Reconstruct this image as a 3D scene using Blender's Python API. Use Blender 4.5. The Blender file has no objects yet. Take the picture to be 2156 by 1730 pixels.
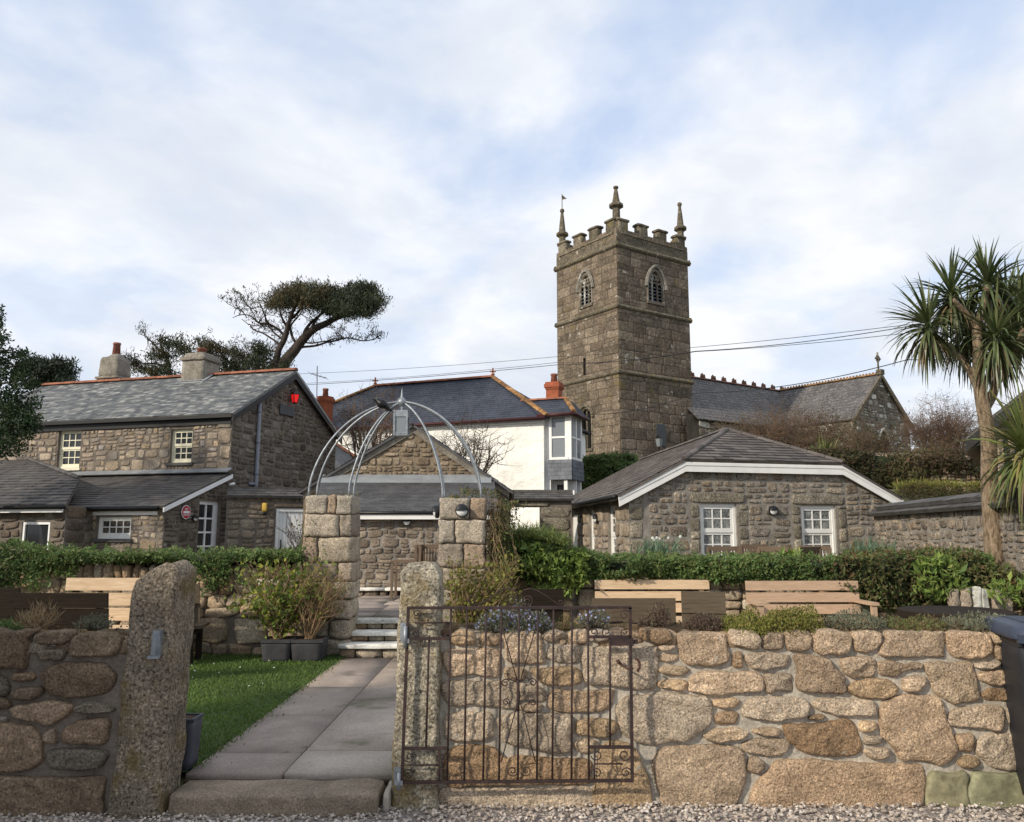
import bpy, bmesh, math, random
import numpy as np
from mathutils import Vector, noise
R = random.Random(7); NR = np.random.default_rng(7)
U = R.uniform
rad = math.radians
S = bpy.context.scene
COL = S.collection
# ---------------------------------------------------------------- camera
PITCH = rad(8.43); EYE = 1.6; FPX = 1720.0; CX = 1078.0; CY = 865.0
cam_d = bpy.data.cameras.new("camera"); cam = bpy.data.objects.new("camera", cam_d); COL.objects.link(cam)
cam.location = (0, 0, EYE); cam.rotation_euler = (math.pi / 2 + PITCH, 0, 0)
cam_d.sensor_width = 36; cam_d.lens = 36 * FPX / 2156; cam_d.clip_end = 3000; cam_d.clip_start = 0.05
S.camera = cam
# ---------------------------------------------------------------- sun, sky, exposure
SUN = Vector((-0.70, -0.56, 0.47)).normalized()
sd = bpy.data.lights.new("sun", 'SUN'); so = bpy.data.objects.new("sun", sd); COL.objects.link(so)
sd.energy = 2.75; sd.angle = rad(2.0); sd.color = (1.0, 0.90, 0.76)
so.location = SUN * 60; so.rotation_euler = (-SUN).to_track_quat('-Z', 'Y').to_euler()
S.view_settings.view_transform = 'Standard'; S.view_settings.look = 'None'
S.view_settings.exposure = 0.50; S.view_settings.gamma = 1.0

class NT:
    """small node helper"""
    def __init__(s, tree): s.t = tree; s.n = tree.nodes; s.l = tree.links
    def add(s, typ, ins=None, **kw):
        n = s.n.new(typ)
        for k, v in kw.items(): setattr(n, k, v)
        for k, v in (ins or {}).items(): s.set(n, k, v)
        return n
    def set(s, n, k, v):
        i = n.inputs[k]
        if hasattr(v, 'is_linked') or isinstance(v, bpy.types.NodeSocket): s.l.new(v, i)
        elif isinstance(v, (tuple, list)) and len(v) == 3 and len(i.default_value) == 4: i.default_value = (*v, 1)
        else: i.default_value = v
    def ramp(s, fac, stops, interp='LINEAR'):
        if len(stops) == 1: stops = [stops[0], (1.0, stops[0][1])]
        n = s.n.new('ShaderNodeValToRGB'); cr = n.color_ramp; cr.interpolation = interp
        while len(cr.elements) < len(stops): cr.elements.new(1.0)
        for e, (p, c) in zip(cr.elements, stops):
            e.position = p; e.color = (c, c, c, 1) if isinstance(c, (int, float)) else (*c, 1)
        s.l.new(fac, n.inputs[0]); return n.outputs[0]
    def noise(s, vec, scale, detail=4, rough=.55, dist=0):
        n = s.add('ShaderNodeTexNoise', {'Scale': scale, 'Detail': detail, 'Roughness': rough, 'Distortion': dist})
        if vec is not None: s.l.new(vec, n.inputs['Vector'])
        return n.outputs['Fac']
    def math(s, op, a, b=0.0, c=0.0):
        n = s.n.new('ShaderNodeMath'); n.operation = op
        for i, v in enumerate((a, b, c)):
            if isinstance(v, (int, float)): n.inputs[i].default_value = v
            else: s.l.new(v, n.inputs[i])
        return n.outputs[0]
    def mix(s, fac, a, b, mode='MIX'):
        n = s.n.new('ShaderNodeMix'); n.data_type = 'RGBA'; n.blend_type = mode
        for k, v in ((0, fac), (6, a), (7, b)):
            if isinstance(v, (int, float)): n.inputs[k].default_value = v if k == 0 else (v, v, v, 1)
            elif isinstance(v, tuple): n.inputs[k].default_value = (*v, 1)
            else: s.l.new(v, n.inputs[k])
        return n.outputs[2]

w = bpy.data.worlds.new("World"); S.world = w; w.use_nodes = True
T = NT(w.node_tree); T.n.clear()
sky = T.add('ShaderNodeTexSky', sky_type='NISHITA', sun_disc=False, sun_elevation=math.asin(SUN.z),
            sun_rotation=math.atan2(SUN.x, SUN.y), air_density=1.0, dust_density=0.6, ozone_density=1.3)
tc = T.add('ShaderNodeTexCoord')
sep = T.add('ShaderNodeSeparateXYZ'); T.l.new(tc.outputs['Generated'], sep.inputs[0])
zz = T.math('ADD', T.math('MAXIMUM', sep.outputs[2], 0.0), 0.22)
comb = T.add('ShaderNodeCombineXYZ'); T.l.new(T.math('DIVIDE', sep.outputs[0], zz), comb.inputs[0])
T.l.new(T.math('DIVIDE', sep.outputs[1], zz), comb.inputs[1]); comb.inputs[2].default_value = 12.4
c1 = T.noise(comb.outputs[0], 1.6, 6, .5, .4)
c2 = T.noise(comb.outputs[0], 3.0, 6, .6, .2)
cover = T.ramp(T.math('ADD', T.math('MULTIPLY', c1, .76), T.math('MULTIPLY', c2, .24)), [(.37, .30), (.44, .56), (.50, .86), (.56, 1.0)])
hz = T.ramp(sep.outputs[2], [(0.0, .95), (.16, .80), (.34, .45), (.60, 0.0)])
cov = T.math('MAXIMUM', cover, hz)
shade = T.noise(comb.outputs[0], 2.6, 6, .56, .3)
ccol = T.ramp(shade, [(.32, (.535, .575, .645)), (.48, (.61, .637, .685)), (.62, (.70, .713, .742))])
skyb = T.mix(.62, T.mix(1.0, sky.outputs[0], (.15, .14, .135), 'MULTIPLY'), (.34, .475, .72))
bg = T.add('ShaderNodeBackground'); T.l.new(T.mix(cov, skyb, ccol), bg.inputs[0])
T.l.new(bg.outputs[0], T.add('ShaderNodeOutputWorld').inputs[0])

# ---------------------------------------------------------------- measuring helpers
cp, sp = math.cos(PITCH), math.sin(PITCH)
def ray(x, y):
    dx = (x - CX) / FPX; dy = (CY - y) / FPX
    return Vector((dx, cp - dy * sp, sp + dy * cp))
def at(x, y, Y):
    d = ray(x, y); return Vector((0, 0, EYE)) + d * (Y / d.y)
def atz(x, y, z):
    d = ray(x, y); return Vector((0, 0, EYE)) + d * ((z - EYE) / d.z)
Z = Vector((0, 0, 1))
class Fr:
    """a wall plane: a runs left to right seen from outside, z up, d outwards"""
    def __init__(s, o, u):
        s.o = Vector((o[0], o[1], 0)); s.u = Vector((u[0], u[1], 0)).normalized(); s.n = Vector((s.u.y, -s.u.x, 0))
    def P(s, a, z, d=0.0): return s.o + s.u * a + Z * z + s.n * d
    def px(s, x, y):
        d = ray(x, y); c = Vector((0, 0, EYE)); t = (s.o - c).dot(s.n) / d.dot(s.n); q = c + d * t
        return (q - s.o).dot(s.u), q.z

# ---------------------------------------------------------------- mesh builder
ROOT = {}
class MB:
    def __init__(s): s.V = []; s.F = []; s.nv = 0
    def add(s, V, F, mi=0, smooth=False):
        V = np.asarray(V, dtype=np.float64).reshape(-1, 3)
        if isinstance(F, np.ndarray): groups = [F]
        else:
            d = {}
            for f in F: d.setdefault(len(f), []).append(f)
            groups = [np.array(v) for v in d.values()]
        for g in groups:
            if len(g): s.F.append((g + s.nv, mi, smooth))
        s.V.append(V); s.nv += len(V)
    def poly(s, pts, mi=0): s.add([tuple(p) for p in pts], [tuple(range(len(pts)))], mi)
    def obox(s, o, a, b, c, mi=0):
        o, a, b, c = map(Vector, (o, a, b, c))
        if a.cross(b).dot(c) < 0: a, b = b, a
        V = [o, o + a, o + a + b, o + b, o + c, o + a + c, o + a + b + c, o + b + c]
        s.add([tuple(v) for v in V], [(0, 3, 2, 1), (4, 5, 6, 7), (0, 1, 5, 4), (1, 2, 6, 5), (2, 3, 7, 6), (3, 0, 4, 7)], mi)
    def box(s, x0, x1, y0, y1, z0, z1, mi=0): s.obox((x0, y0, z0), (x1 - x0, 0, 0), (0, y1 - y0, 0), (0, 0, z1 - z0), mi)
    def fbox(s, fr, a0, a1, z0, z1, d0, d1, mi=0):
        s.obox(fr.P(a0, z0, d0), fr.u * (a1 - a0), Z * (z1 - z0), fr.n * (d1 - d0), mi)
    def prism(s, pts, ext, mi=0):
        pts = [Vector(p) for p in pts]; n = len(pts); e = Vector(ext)
        nrm = sum(((pts[i] - pts[0]).cross(pts[(i + 1) % n] - pts[0]) for i in range(1, n - 1)), Vector())
        if nrm.dot(e) > 0: pts.reverse()
        V = pts + [p + e for p in pts]
        s.add([tuple(v) for v in V], [tuple(range(n)), tuple(range(2 * n - 1, n - 1, -1))] + [(i, i + n, (i + 1) % n + n, (i + 1) % n) for i in range(n)], mi)
    def tube(s, path, r, n=6, mi=0, cap=True, smooth=True):
        path = [Vector(p) for p in path]; m = len(path)
        rr = r if isinstance(r, (list, tuple)) else [r] * m
        V = []; ref = None
        for i, p in enumerate(path):
            t = (path[min(i + 1, m - 1)] - path[max(i - 1, 0)])
            t = t.normalized() if t.length > 1e-9 else Vector((0, 0, 1))
            if ref is None: ref = Vector((1, 0, 0)) if abs(t.x) < .8 else Vector((0, 1, 0))
            a = (ref - t * ref.dot(t)).normalized(); b = t.cross(a); ref = a
            for k in range(n):
                q = 2 * math.pi * k / n; V.append(tuple(p + (a * math.cos(q) + b * math.sin(q)) * rr[i]))
        Fq = [(i * n + k, i * n + (k + 1) % n, (i + 1) * n + (k + 1) % n, (i + 1) * n + k) for i in range(m - 1) for k in range(n)]
        if cap: Fq += [tuple(range(n - 1, -1, -1)), tuple(range((m - 1) * n, m * n))]
        s.add(V, Fq, mi, smooth)
    def lathe(s, c, prof, n=16, mi=0, smooth=True, squash=(1, 1)):
        c = Vector(c); V = []
        for r, z in prof:
            for k in range(n):
                q = 2 * math.pi * k / n; V.append((c.x + r * math.cos(q) * squash[0], c.y + r * math.sin(q) * squash[1], c.z + z))
        m = len(prof)
        Fq = [(i * n + k, i * n + (k + 1) % n, (i + 1) * n + (k + 1) % n, (i + 1) * n + k) for i in range(m - 1) for k in range(n)]
        Fq += [tuple(range(n - 1, -1, -1)), tuple(range((m - 1) * n, m * n))]
        s.add(V, Fq, mi, smooth)
    def disc(s, c, n, r, thick, seg=20, mi=0, dome=0.0):
        """round plate facing n, optionally domed"""
        c = Vector(c); n = Vector(n).normalized(); a = n.orthogonal().normalized(); b = n.cross(a); V = []
        prof = [(1, 0), (1, thick), (.8, thick + dome * .5), (.45, thick + dome * .9), (.02, thick + dome)] if dome else [(1, 0), (1, thick)]
        for q, h in prof:
            for k in range(seg):
                t = 2 * math.pi * k / seg; V.append(tuple(c + (a * math.cos(t) + b * math.sin(t)) * r * q + n * h))
        m = len(prof)
        Fq = [(i * seg + k, i * seg + (k + 1) % seg, (i + 1) * seg + (k + 1) % seg, (i + 1) * seg + k) for i in range(m - 1) for k in range(seg)]
        Fq += [tuple(range(seg - 1, -1, -1)), tuple(range((m - 1) * seg, m * seg))]
        s.add(V, Fq, mi, bool(dome))
    def leaves(s, P, size, asp=.45, up=0.0, lay=0.0, mi=0):
        """rhombic leaves: P (N,3) roots, size (N,), up pulls the long axis upwards, lay turns the face skywards"""
        P = np.asarray(P, float); N = len(P); size = np.broadcast_to(np.asarray(size, float), (N,))
        d = NR.normal(size=(N, 3)); d[:, 2] += up * 2; d /= np.linalg.norm(d, axis=1)[:, None] + 1e-9
        q = NR.normal(size=(N, 3)); q[:, 2] += lay * 2
        sd_ = np.cross(d, q); sd_ /= np.linalg.norm(sd_, axis=1)[:, None] + 1e-9
        L = size[:, None]; hw = L * asp * .5
        nn = np.cross(sd_, d) * L * .12
        V = np.empty((N, 4, 3)); V[:, 0] = P; V[:, 1] = P + d * L * .5 + sd_ * hw + nn; V[:, 2] = P + d * L; V[:, 3] = P + d * L * .5 - sd_ * hw + nn
        s.add(V.reshape(-1, 3), np.arange(N * 4).reshape(N, 4), mi)
    def blades(s, P, D, length, width, droop=.5, seg=4, mi=0):
        """strap leaves: root P, start direction D, bending down under droop"""
        P = np.asarray(P, float); D = np.asarray(D, float); N = len(P)
        D = D / (np.linalg.norm(D, axis=1)[:, None] + 1e-9)
        L = np.broadcast_to(np.asarray(length, float), (N,)); W = np.broadcast_to(np.asarray(width, float), (N,)); dr = np.broadcast_to(np.asarray(droop, float), (N,))
        side = np.cross(D, np.array([0, 0, 1.0])); side += NR.normal(size=(N, 3)) * .15; side /= np.linalg.norm(side, axis=1)[:, None] + 1e-9
        V = np.empty((N, seg + 1, 2, 3)); p = P.copy(); d = D.copy()
        prof = [.55, 1.0, .9, .6, .08] if seg == 4 else list(np.interp(np.linspace(0, 1, seg + 1), [0, .3, .7, 1], [.6, 1, .7, .05]))
        for i in range(seg + 1):
            ww = (W * prof[i] * .5)[:, None]; V[:, i, 0] = p - side * ww; V[:, i, 1] = p + side * ww
            d = d + np.array([0, 0, -1.0]) * (dr / seg * (0.5 + i * .35))[:, None]; d /= np.linalg.norm(d, axis=1)[:, None] + 1e-9
            p = p + d * (L / seg)[:, None]
        base = np.arange(N)[:, None, None] * (2 * (seg + 1)); i = np.arange(seg)[None, :, None] * 2
        Fq = base + i + np.array([0, 1, 3, 2])[None, None, :]
        s.add(V.reshape(-1, 3), Fq.reshape(-1, 4), mi)
    def build(s, name, mats, parent=None, local=False):
        V = np.concatenate(s.V) if s.V else np.zeros((0, 3))
        off = Vector((0, 0, 0))
        if parent is not None: off = ROOT.get(parent, Vector((0, 0, 0)))
        if not local: V = V - np.array(off)
        me = bpy.data.meshes.new(name)
        tot = [g.shape[1] for g, _, _ in s.F for _ in range(len(g))]
        loops = np.concatenate([g.ravel() for g, _, _ in s.F]) if s.F else np.zeros(0, int)
        me.vertices.add(len(V)); me.vertices.foreach_set('co', V.ravel().astype(np.float32))
        me.loops.add(len(loops)); me.loops.foreach_set('vertex_index', loops.astype(np.int32))
        tot = np.array(tot, np.int32); st = np.concatenate([[0], np.cumsum(tot)[:-1]]).astype(np.int32) if len(tot) else tot
        me.polygons.add(len(tot)); me.polygons.foreach_set('loop_start', st); me.polygons.foreach_set('loop_total', tot)
        me.polygons.foreach_set('material_index', np.concatenate([np.full(len(g), mi) for g, mi, _ in s.F]).astype(np.int32))
        me.polygons.foreach_set('use_smooth', np.concatenate([np.full(len(g), sm) for g, _, sm in s.F]))
        for m in (mats if isinstance(mats, (list, tuple)) else [mats]): me.materials.append(m)
        me.update(calc_edges=True); me.validate()
        o = bpy.data.objects.new(name, me); COL.objects.link(o)
        if parent is not None: o.parent = parent; ROOT[o] = off
        return o
def tag(o, label, cat, group=None, kind=None):
    if label: o['label'] = label
    if cat: o['category'] = cat
    if group: o['group'] = group
    if kind: o['kind'] = kind
    return o
def thing(name, label, cat, loc=(0, 0, 0), rz=0.0, group=None):
    o = bpy.data.objects.new(name, None); COL.objects.link(o); o.location = loc; o.rotation_euler = (0, 0, rz)
    o.empty_display_size = .2
    ROOT[o] = Vector(loc); return tag(o, label, cat, group)
def structure(o): o['kind'] = 'structure'; return o
def dup(root, loc, rz, label=None, group=None):
    r = root.copy(); COL.objects.link(r); r.location = loc; r.rotation_euler = (0, 0, rz); r['label'] = label
    if group: r['group'] = group
    for ch in list(root.children):
        c = ch.copy(); COL.objects.link(c); c.parent = r
        for g in list(ch.children):
            d = g.copy(); COL.objects.link(d); d.parent = c
    return r
# ---------------------------------------------------------------- masonry
def stone(mb, fr, a0, a1, z0, z1, gap, h, n=12, sq=.5, top=None, jit=.06, mi=0):
    ca, cz = (a0 + a1) / 2, (z0 + z1) / 2; ha, hz_ = (a1 - a0) / 2 - gap / 2, (z1 - z0) / 2 - gap / 2
    if ha < .015 or hz_ < .012: return
    ph = U(0, 1); pts = []
    sh = U(-.10, .10) * hz_; wq = jit * 2.2; cw = [(U(-wq, wq * .3), U(-wq, wq * .3)) for _ in range(4)]
    for k in range(n):
        t = 2 * math.pi * (k + ph * .6) / n; c, s_ = math.cos(t), math.sin(t)
        x = math.copysign(abs(c) ** sq, c) * ha; y = math.copysign(abs(s_) ** sq, s_) * hz_
        j = 1 + U(-jit, jit) - jit * .6
        fx, fy = .5 + x / ha / 2, .5 + y / hz_ / 2; wx = [(1 - fx) * (1 - fy), fx * (1 - fy), fx * fy, (1 - fx) * fy]
        kx = 1 + sum(wx[i] * cw[i][0] for i in range(4)); ky = 1 + sum(wx[i] * cw[i][1] for i in range(4))
        pts.append((x * j * kx, y * j * ky + sh * x / ha))
    hh = h * U(.6, 1.3); ti, tj = U(-.25, .25) * h, U(-.3, .3) * h
    V = []
    def wp_(A, B): return (A + noise.noise(Vector((A * 1.6, B * 1.6, 3.3))) * WARP[0], B + noise.noise(Vector((A * 1.3, B * 1.9, 8.1))) * WARP[0] * 1.3) if WARP[0] else (A, B)
    for q, d in ((1, -.02), (.975, hh * .7), (.87, hh), (.45, hh * 1.04)):
        for x, y in pts:
            A, B = wp_(ca + x * q, cz + y * q)
            if top: B = min(B, top(A) - .01)
            V.append(tuple(fr.P(A, B, d + (ti * x / ha + tj * y / hz_ + U(-.08, .08) * h if d > 0 else 0))))
    Fq = [(i * n + k, i * n + (k + 1) % n, (i + 1) * n + (k + 1) % n, (i + 1) * n + k) for i in range(3) for k in range(n)]
    Fq.append(tuple(range(3 * n, 4 * n)))
    mb.add(V, Fq, mi, True)
WARP = [0.0]
def rubble(mb, fr, *a, warp=.045, **k):
    WARP[0] = warp; rubble_(mb, fr, *a, **k); WARP[0] = 0.0
def rubble_(mb, fr, a0, a1, z0, z1, holes=(), top=None, hm=.22, wr=(1.0, 2.4), gap=.022, h=.03, n=12, sq=.5, split=.35, jit=.07, mi=0):
    sq = sq * .72; gap = gap * .75; z = z0
    while z < z1 - .03:
        H = hm * U(.75, 1.35)
        if z1 - z - H < hm * .45: H = z1 - z
        segs = [(a0, a1, z, z + H)]
        for (h0, h1, g0, g1) in holes:
            new = []
            for (p, q, b, t) in segs:
                if h1 <= p or h0 >= q or g1 <= b or g0 >= t: new.append((p, q, b, t)); continue
                if h0 - p > .05: new.append((p, h0, b, t))
                if q - h1 > .05: new.append((h1, q, b, t))
                m0, m1 = max(p, h0), min(q, h1)
                if g0 - b > .05: new.append((m0, m1, b, g0))
                if t - g1 > .05: new.append((m0, m1, g1, t))
            segs = new
        for (p, q, b, t) in segs:
            a = p
            while a < q - .02:
                ww = (t - b) * U(*wr); 
                if q - a - ww < (t - b) * .5: ww = q - a
                ww = min(ww, q - a)
                c = a + ww / 2
                if top is None or b < top(c) - .05:
                    if R.random() < split and t - b > hm * .7:
                        m = b + (t - b) * U(.38, .62); 
                        if R.random() < .4 and ww > .2:
                            k = a + ww * U(.35, .65)
                            stone(mb, fr, a, a + ww, b, m, gap, h, n, sq, top, jit, mi); stone(mb, fr, a, k, m, t, gap, h, n, sq, top, jit, mi); stone(mb, fr, k, a + ww, m, t, gap, h, n, sq, top, jit, mi)
                        else:
                            stone(mb, fr, a, a + ww, b, m, gap, h, n, sq, top, jit, mi); stone(mb, fr, a, a + ww, m, t, gap, h, n, sq, top, jit, mi)
                    else: stone(mb, fr, a, a + ww, b, t, gap, h, n, sq, top, jit, mi)
                a += ww
        z += H
def plate(mb, fr, a0, a1, z0, top, brk=(), holes=(), d=0.0, mi=0, reveal=.14):
    """mortar face behind the stones with real openings; top is a number or a function with kinks at brk"""
    tf = top if callable(top) else (lambda a: top)
    xs = sorted({a0, a1, *[b for b in brk if a0 < b < a1], *[v for h in holes for v in h[:2] if a0 < v < a1]})
    for p, q in zip(xs, xs[1:]):
        m = (p + q) / 2; cut = sorted((h[2], h[3]) for h in holes if h[0] < m < h[1]); z = z0
        for g0, g1 in cut:
            if g0 > z: mb.poly([fr.P(p, z, d), fr.P(q, z, d), fr.P(q, g0, d), fr.P(p, g0, d)], mi)
            z = g1
        mb.poly([fr.P(p, z, d), fr.P(q, z, d), fr.P(q, tf(q), d), fr.P(p, tf(p), d)], mi)
    for h0, h1, g0, g1 in holes:
        e = d - reveal
        for A, B in (((h0, g0), (h0, g1)), ((h0, g1), (h1, g1)), ((h1, g1), (h1, g0)), ((h1, g0), (h0, g0))):
            mb.poly([fr.P(*A, d), fr.P(*A, e), fr.P(*B, e), fr.P(*B, d)], mi)
def slates(mb, pts, sw=.3, e=.22, th=.012, mi=0, jit=.02, ends=True, lift=0.004):
    """overlapping slates over the convex polygon pts, pts[0]->pts[1] is the eave"""
    pts = [Vector(p) for p in pts]; o = pts[0]; u = (pts[1] - pts[0]).normalized()
    n = u.cross(pts[2] - pts[0]).normalized(); v = n.cross(u)
    if n.z < 0: n = -n; v = n.cross(u)
    if (pts[2] - o).dot(v) < 0: v = -v
    uv = [((p - o).dot(u), (p - o).dot(v)) for p in pts]
    u0, u1 = min(a for a, _ in uv), max(a for a, _ in uv); v1 = max(b for _, b in uv)
    bm = bmesh.new(); r = 0; y = 0.0
    while y < v1:
        x = u0 - (sw * .5 if r % 2 else 0) - U(0, sw * .2)
        while x < u1:
            wd = sw * U(.92, 1.08); j = U(-jit, jit) * e; k = th * U(.7, 1.3)
            gp_ = max(.003, sw * .014); a, b = x + gp_, x + wd - gp_; lo, hi = y + j, y + e * 1.12
            q = [(a, lo, k + lift), (b, lo, k * U(.85, 1.15) + lift), (b, hi, lift), (a, hi, lift)]
            vs = [bm.verts.new(o + u * c[0] + v * c[1] + n * c[2]) for c in q]; bm.faces.new(vs)
            w0 = bm.verts.new(o + u * a + v * lo); w1 = bm.verts.new(o + u * b + v * lo); bm.faces.new((vs[0], w0, w1, vs[1]))
            x += wd
        y += e; r += 1
    cen = sum(pts, Vector()) / len(pts)
    for i in range(len(pts)):
        p, q = pts[i], pts[(i + 1) % len(pts)]; no = (q - p).cross(n).normalized()
        if (cen - p).dot(no) > 0: no = -no
        off = .02 if i == 0 else 0.0
        bmesh.ops.bisect_plane(bm, geom=bm.verts[:] + bm.edges[:] + bm.faces[:], plane_co=p + no * off, plane_no=no, clear_outer=True, dist=1e-5)
    bm.verts.index_update()
    V = [tuple(x.co) for x in bm.verts]; Fq = [tuple(x.index for x in f.verts) for f in bm.faces]
    mb.add(V, Fq, mi); bm.free()
    # solid deck below the slates
    d = n * -.05
    mb.prism([p + n * -.002 for p in pts], d, mi)
def ridge(mb, p0, p1, r=.09, seg=.45, mi=0, lift=.02):
    p0, p1 = Vector(p0), Vector(p1); L = (p1 - p0).length; t = (p1 - p0) / L; k = max(1, round(L / seg)); s_ = L / k
    sd_ = t.cross(Z).normalized(); up = sd_.cross(t)
    for i in range(k):
        A, B = p0 + t * (i * s_ + .006), p0 + t * ((i + 1) * s_ - .006); V = []; rr = r * U(.97, 1.04)
        for q in (A, B):
            for j in range(7):
                g = math.pi * j / 6; V.append(tuple(q + sd_ * math.cos(g) * rr + up * (math.sin(g) * rr * .8 + lift - .02)))
        Fq = [(j, j + 1, j + 8, j + 7) for j in range(6)] + [tuple(range(6, -1, -1)), tuple(range(7, 14))]
        mb.add(V, Fq, mi, False)
def window(parent, fr, a0, a1, z0, z1, cols=3, rows=2, sashes=2, d=-.09, fw=.05, mats=None, sill=None, curtain=None, name='window'):
    """sash window part with one mesh of panes (and a sill) as sub-parts"""
    M_f, M_g = mats; f = MB()
    f.fbox(fr, a0, a0 + fw, z0, z1, d - .05, d); f.fbox(fr, a1 - fw, a1, z0, z1, d - .05, d)
    f.fbox(fr, a0 + fw, a1 - fw, z1 - fw, z1, d - .05, d - .002); f.fbox(fr, a0 + fw, a1 - fw, z0, z0 + fw, d - .05, d - .002)
    A0, A1 = a0 + fw, a1 - fw; B0, B1 = z0 + fw, z1 - fw; hs = (B1 - B0) / sashes; g = MB()
    for s_ in range(sashes):
        y0, y1 = B0 + s_ * hs, B0 + (s_ + 1) * hs; dd = d - .012 - (.018 if s_ == 0 and sashes > 1 else 0.0); st = fw * .8; br_ = fw * 1.5; tr_ = fw * .8
        f.fbox(fr, A0, A1, y0, y0 + br_, dd - .03, dd); f.fbox(fr, A0, A1, y1 - tr_, y1 - .002, dd - .03, dd)
        f.fbox(fr, A0, A0 + st, y0 + br_, y1 - tr_, dd - .03, dd - .001); f.fbox(fr, A1 - st, A1, y0 + br_, y1 - tr_, dd - .03, dd - .001)
        x0, x1, v0, v1 = A0 + st, A1 - st, y0 + br_, y1 - tr_; b = .011 * max(1, fw / .05)
        for c in range(1, cols): x = x0 + (x1 - x0) * c / cols; f.fbox(fr, x - b, x + b, v0, v1, dd - .026, dd - .004)
        for r_ in range(1, rows): y = v0 + (v1 - v0) * r_ / rows; f.fbox(fr, x0, x1, y - b, y + b, dd - .025, dd - .006)
        for c in range(cols):
            for r_ in range(rows):
                q = [(x0 + (x1 - x0) * (c + i) / cols, v0 + (v1 - v0) * (r_ + j) / rows) for i, j in ((0, 0), (1, 0), (1, 1), (0, 1))]
                tl = U(-.004, .004); tk = U(-.004, .004)
                g.poly([fr.P(*q[0], dd - .02 + tl), fr.P(*q[1], dd - .02 - tl), fr.P(*q[2], dd - .02 - tk), fr.P(*q[3], dd - .02 + tk)])
    o = f.build(name, M_f, parent); g.build('pane', M_g, o)
    if sill: m = MB(); m.fbox(fr, a0 - .08, a1 + .08, z0 - .07, z0 - .002, -.1, .07); m.build('sill', sill, o)
    return o
# ---------------------------------------------------------------- materials
M = {}
def new_mat(name):
    m = bpy.data.materials.new(name); m.use_nodes = True; t = NT(m.node_tree); t.n.clear()
    out = t.add('ShaderNodeOutputMaterial'); b = t.add('ShaderNodeBsdfPrincipled'); t.l.new(b.outputs[0], out.inputs[0])
    M[name] = m; return t, b, out
def geo(t):
    g = t.add('ShaderNodeNewGeometry'); return g.outputs['Position'], g.outputs['Random Per Island']
def stone_mat(name, cols, speck=45., sa=.5, mott=3.0, bump=.5, bd=.02, lichen=0.0, lcol=(.55, .55, .50), lsc=9.0, moss=0.0, mcol=(.10, .10, .03), rough=.9, mot_lo=.62, mot_hi=1.25):
    t, b, out = new_mat(name); pos, rnd = geo(t)
    n = len(cols); c = t.ramp(rnd, [(i / max(1, n - 1), k) for i, k in enumerate(cols)])
    if n > 1: wn = t.add('ShaderNodeTexWhiteNoise', noise_dimensions='1D'); t.l.new(rnd, wn.inputs['W']); c = t.mix(1.0, c, t.ramp(wn.outputs['Value'], [(0, .72), (1, 1.24)]), 'MULTIPLY')
    mo = t.noise(pos, mott, 6, .62, .3); c = t.mix(1.0, c, t.ramp(mo, [(.3, mot_lo), (.7, mot_hi)]), 'MULTIPLY')
    s1 = t.noise(pos, speck, 3, .7); c = t.mix(sa, c, t.mix(1.0, c, t.ramp(s1, [(.36, .25), (.47, .95), (.56, 1.1), (.66, 2.1)]), 'MULTIPLY'))
    if moss: c = t.mix(t.ramp(t.noise(pos, mott * .7, 5, .6), [(.62 - moss * .2, 0.0), (.72 - moss * .2, .75)]), c, mcol)
    if lichen: c = t.mix(t.ramp(t.noise(pos, lsc, 5, .55, .4), [(.70 - lichen * .2, 0.0), (.75 - lichen * .2, .8)]), c, lcol)
    t.l.new(c, b.inputs['Base Color']); b.inputs['Roughness'].default_value = rough; b.inputs['Specular IOR Level'].default_value = .2
    h = t.math('ADD', t.noise(pos, mott * 4, 6, .65), t.math('MULTIPLY', s1, .35))
    bp = t.add('ShaderNodeBump', {'Strength': bump, 'Distance': bd, 'Height': h}); t.l.new(bp.outputs[0], b.inputs['Normal'])
    return M[name]
def plain(name, col, rough=.6, metal=0.0, var=.12, sc=6.0, bump=0.0, bsc=40., spec=.3, isl=0.0, obj=False):
    t, b, out = new_mat(name); pos, rnd = geo(t)
    if obj: pos = t.add('ShaderNodeTexCoord').outputs['Object']
    c = t.mix(1.0, col, t.ramp(t.noise(pos, sc, 6, .6, .2), [(.3, 1 - var * 1.6), (.7, 1 + var)]), 'MULTIPLY')
    if isl: c = t.mix(1.0, c, t.ramp(rnd, [(0, 1 - isl), (1, 1 + isl)]), 'MULTIPLY')
    t.l.new(c, b.inputs['Base Color']); b.inputs['Roughness'].default_value = rough; b.inputs['Metallic'].default_value = metal; b.inputs['Specular IOR Level'].default_value = spec
    if bump:
        bp = t.add('ShaderNodeBump', {'Strength': bump, 'Distance': .01, 'Height': t.noise(pos, bsc, 5, .6)}); t.l.new(bp.outputs[0], b.inputs['Normal'])
    return M[name]
def leaf_mat(name, cols, csc=1.5, cl=.5, trans=.25, rough=.55, spec=.25):
    t, b, out = new_mat(name); pos, rnd = geo(t); n = len(cols)
    c = t.ramp(rnd, [(i / max(1, n - 1), k) for i, k in enumerate(cols)])
    c = t.mix(1.0, c, t.ramp(t.noise(pos, csc, 3, .5), [(.3, 1 - cl), (.7, 1 + cl)]), 'MULTIPLY')
    t.l.new(c, b.inputs['Base Color']); b.inputs['Roughness'].default_value = rough; b.inputs['Specular IOR Level'].default_value = spec
    if trans:
        tr = t.add('ShaderNodeBsdfTranslucent'); t.l.new(c, tr.inputs[0]); mx = t.add('ShaderNodeMixShader', {0: trans})
        t.l.new(b.outputs[0], mx.inputs[1]); t.l.new(tr.outputs[0], mx.inputs[2]); t.l.new(mx.outputs[0], out.inputs[0])
    return M[name]
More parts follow.
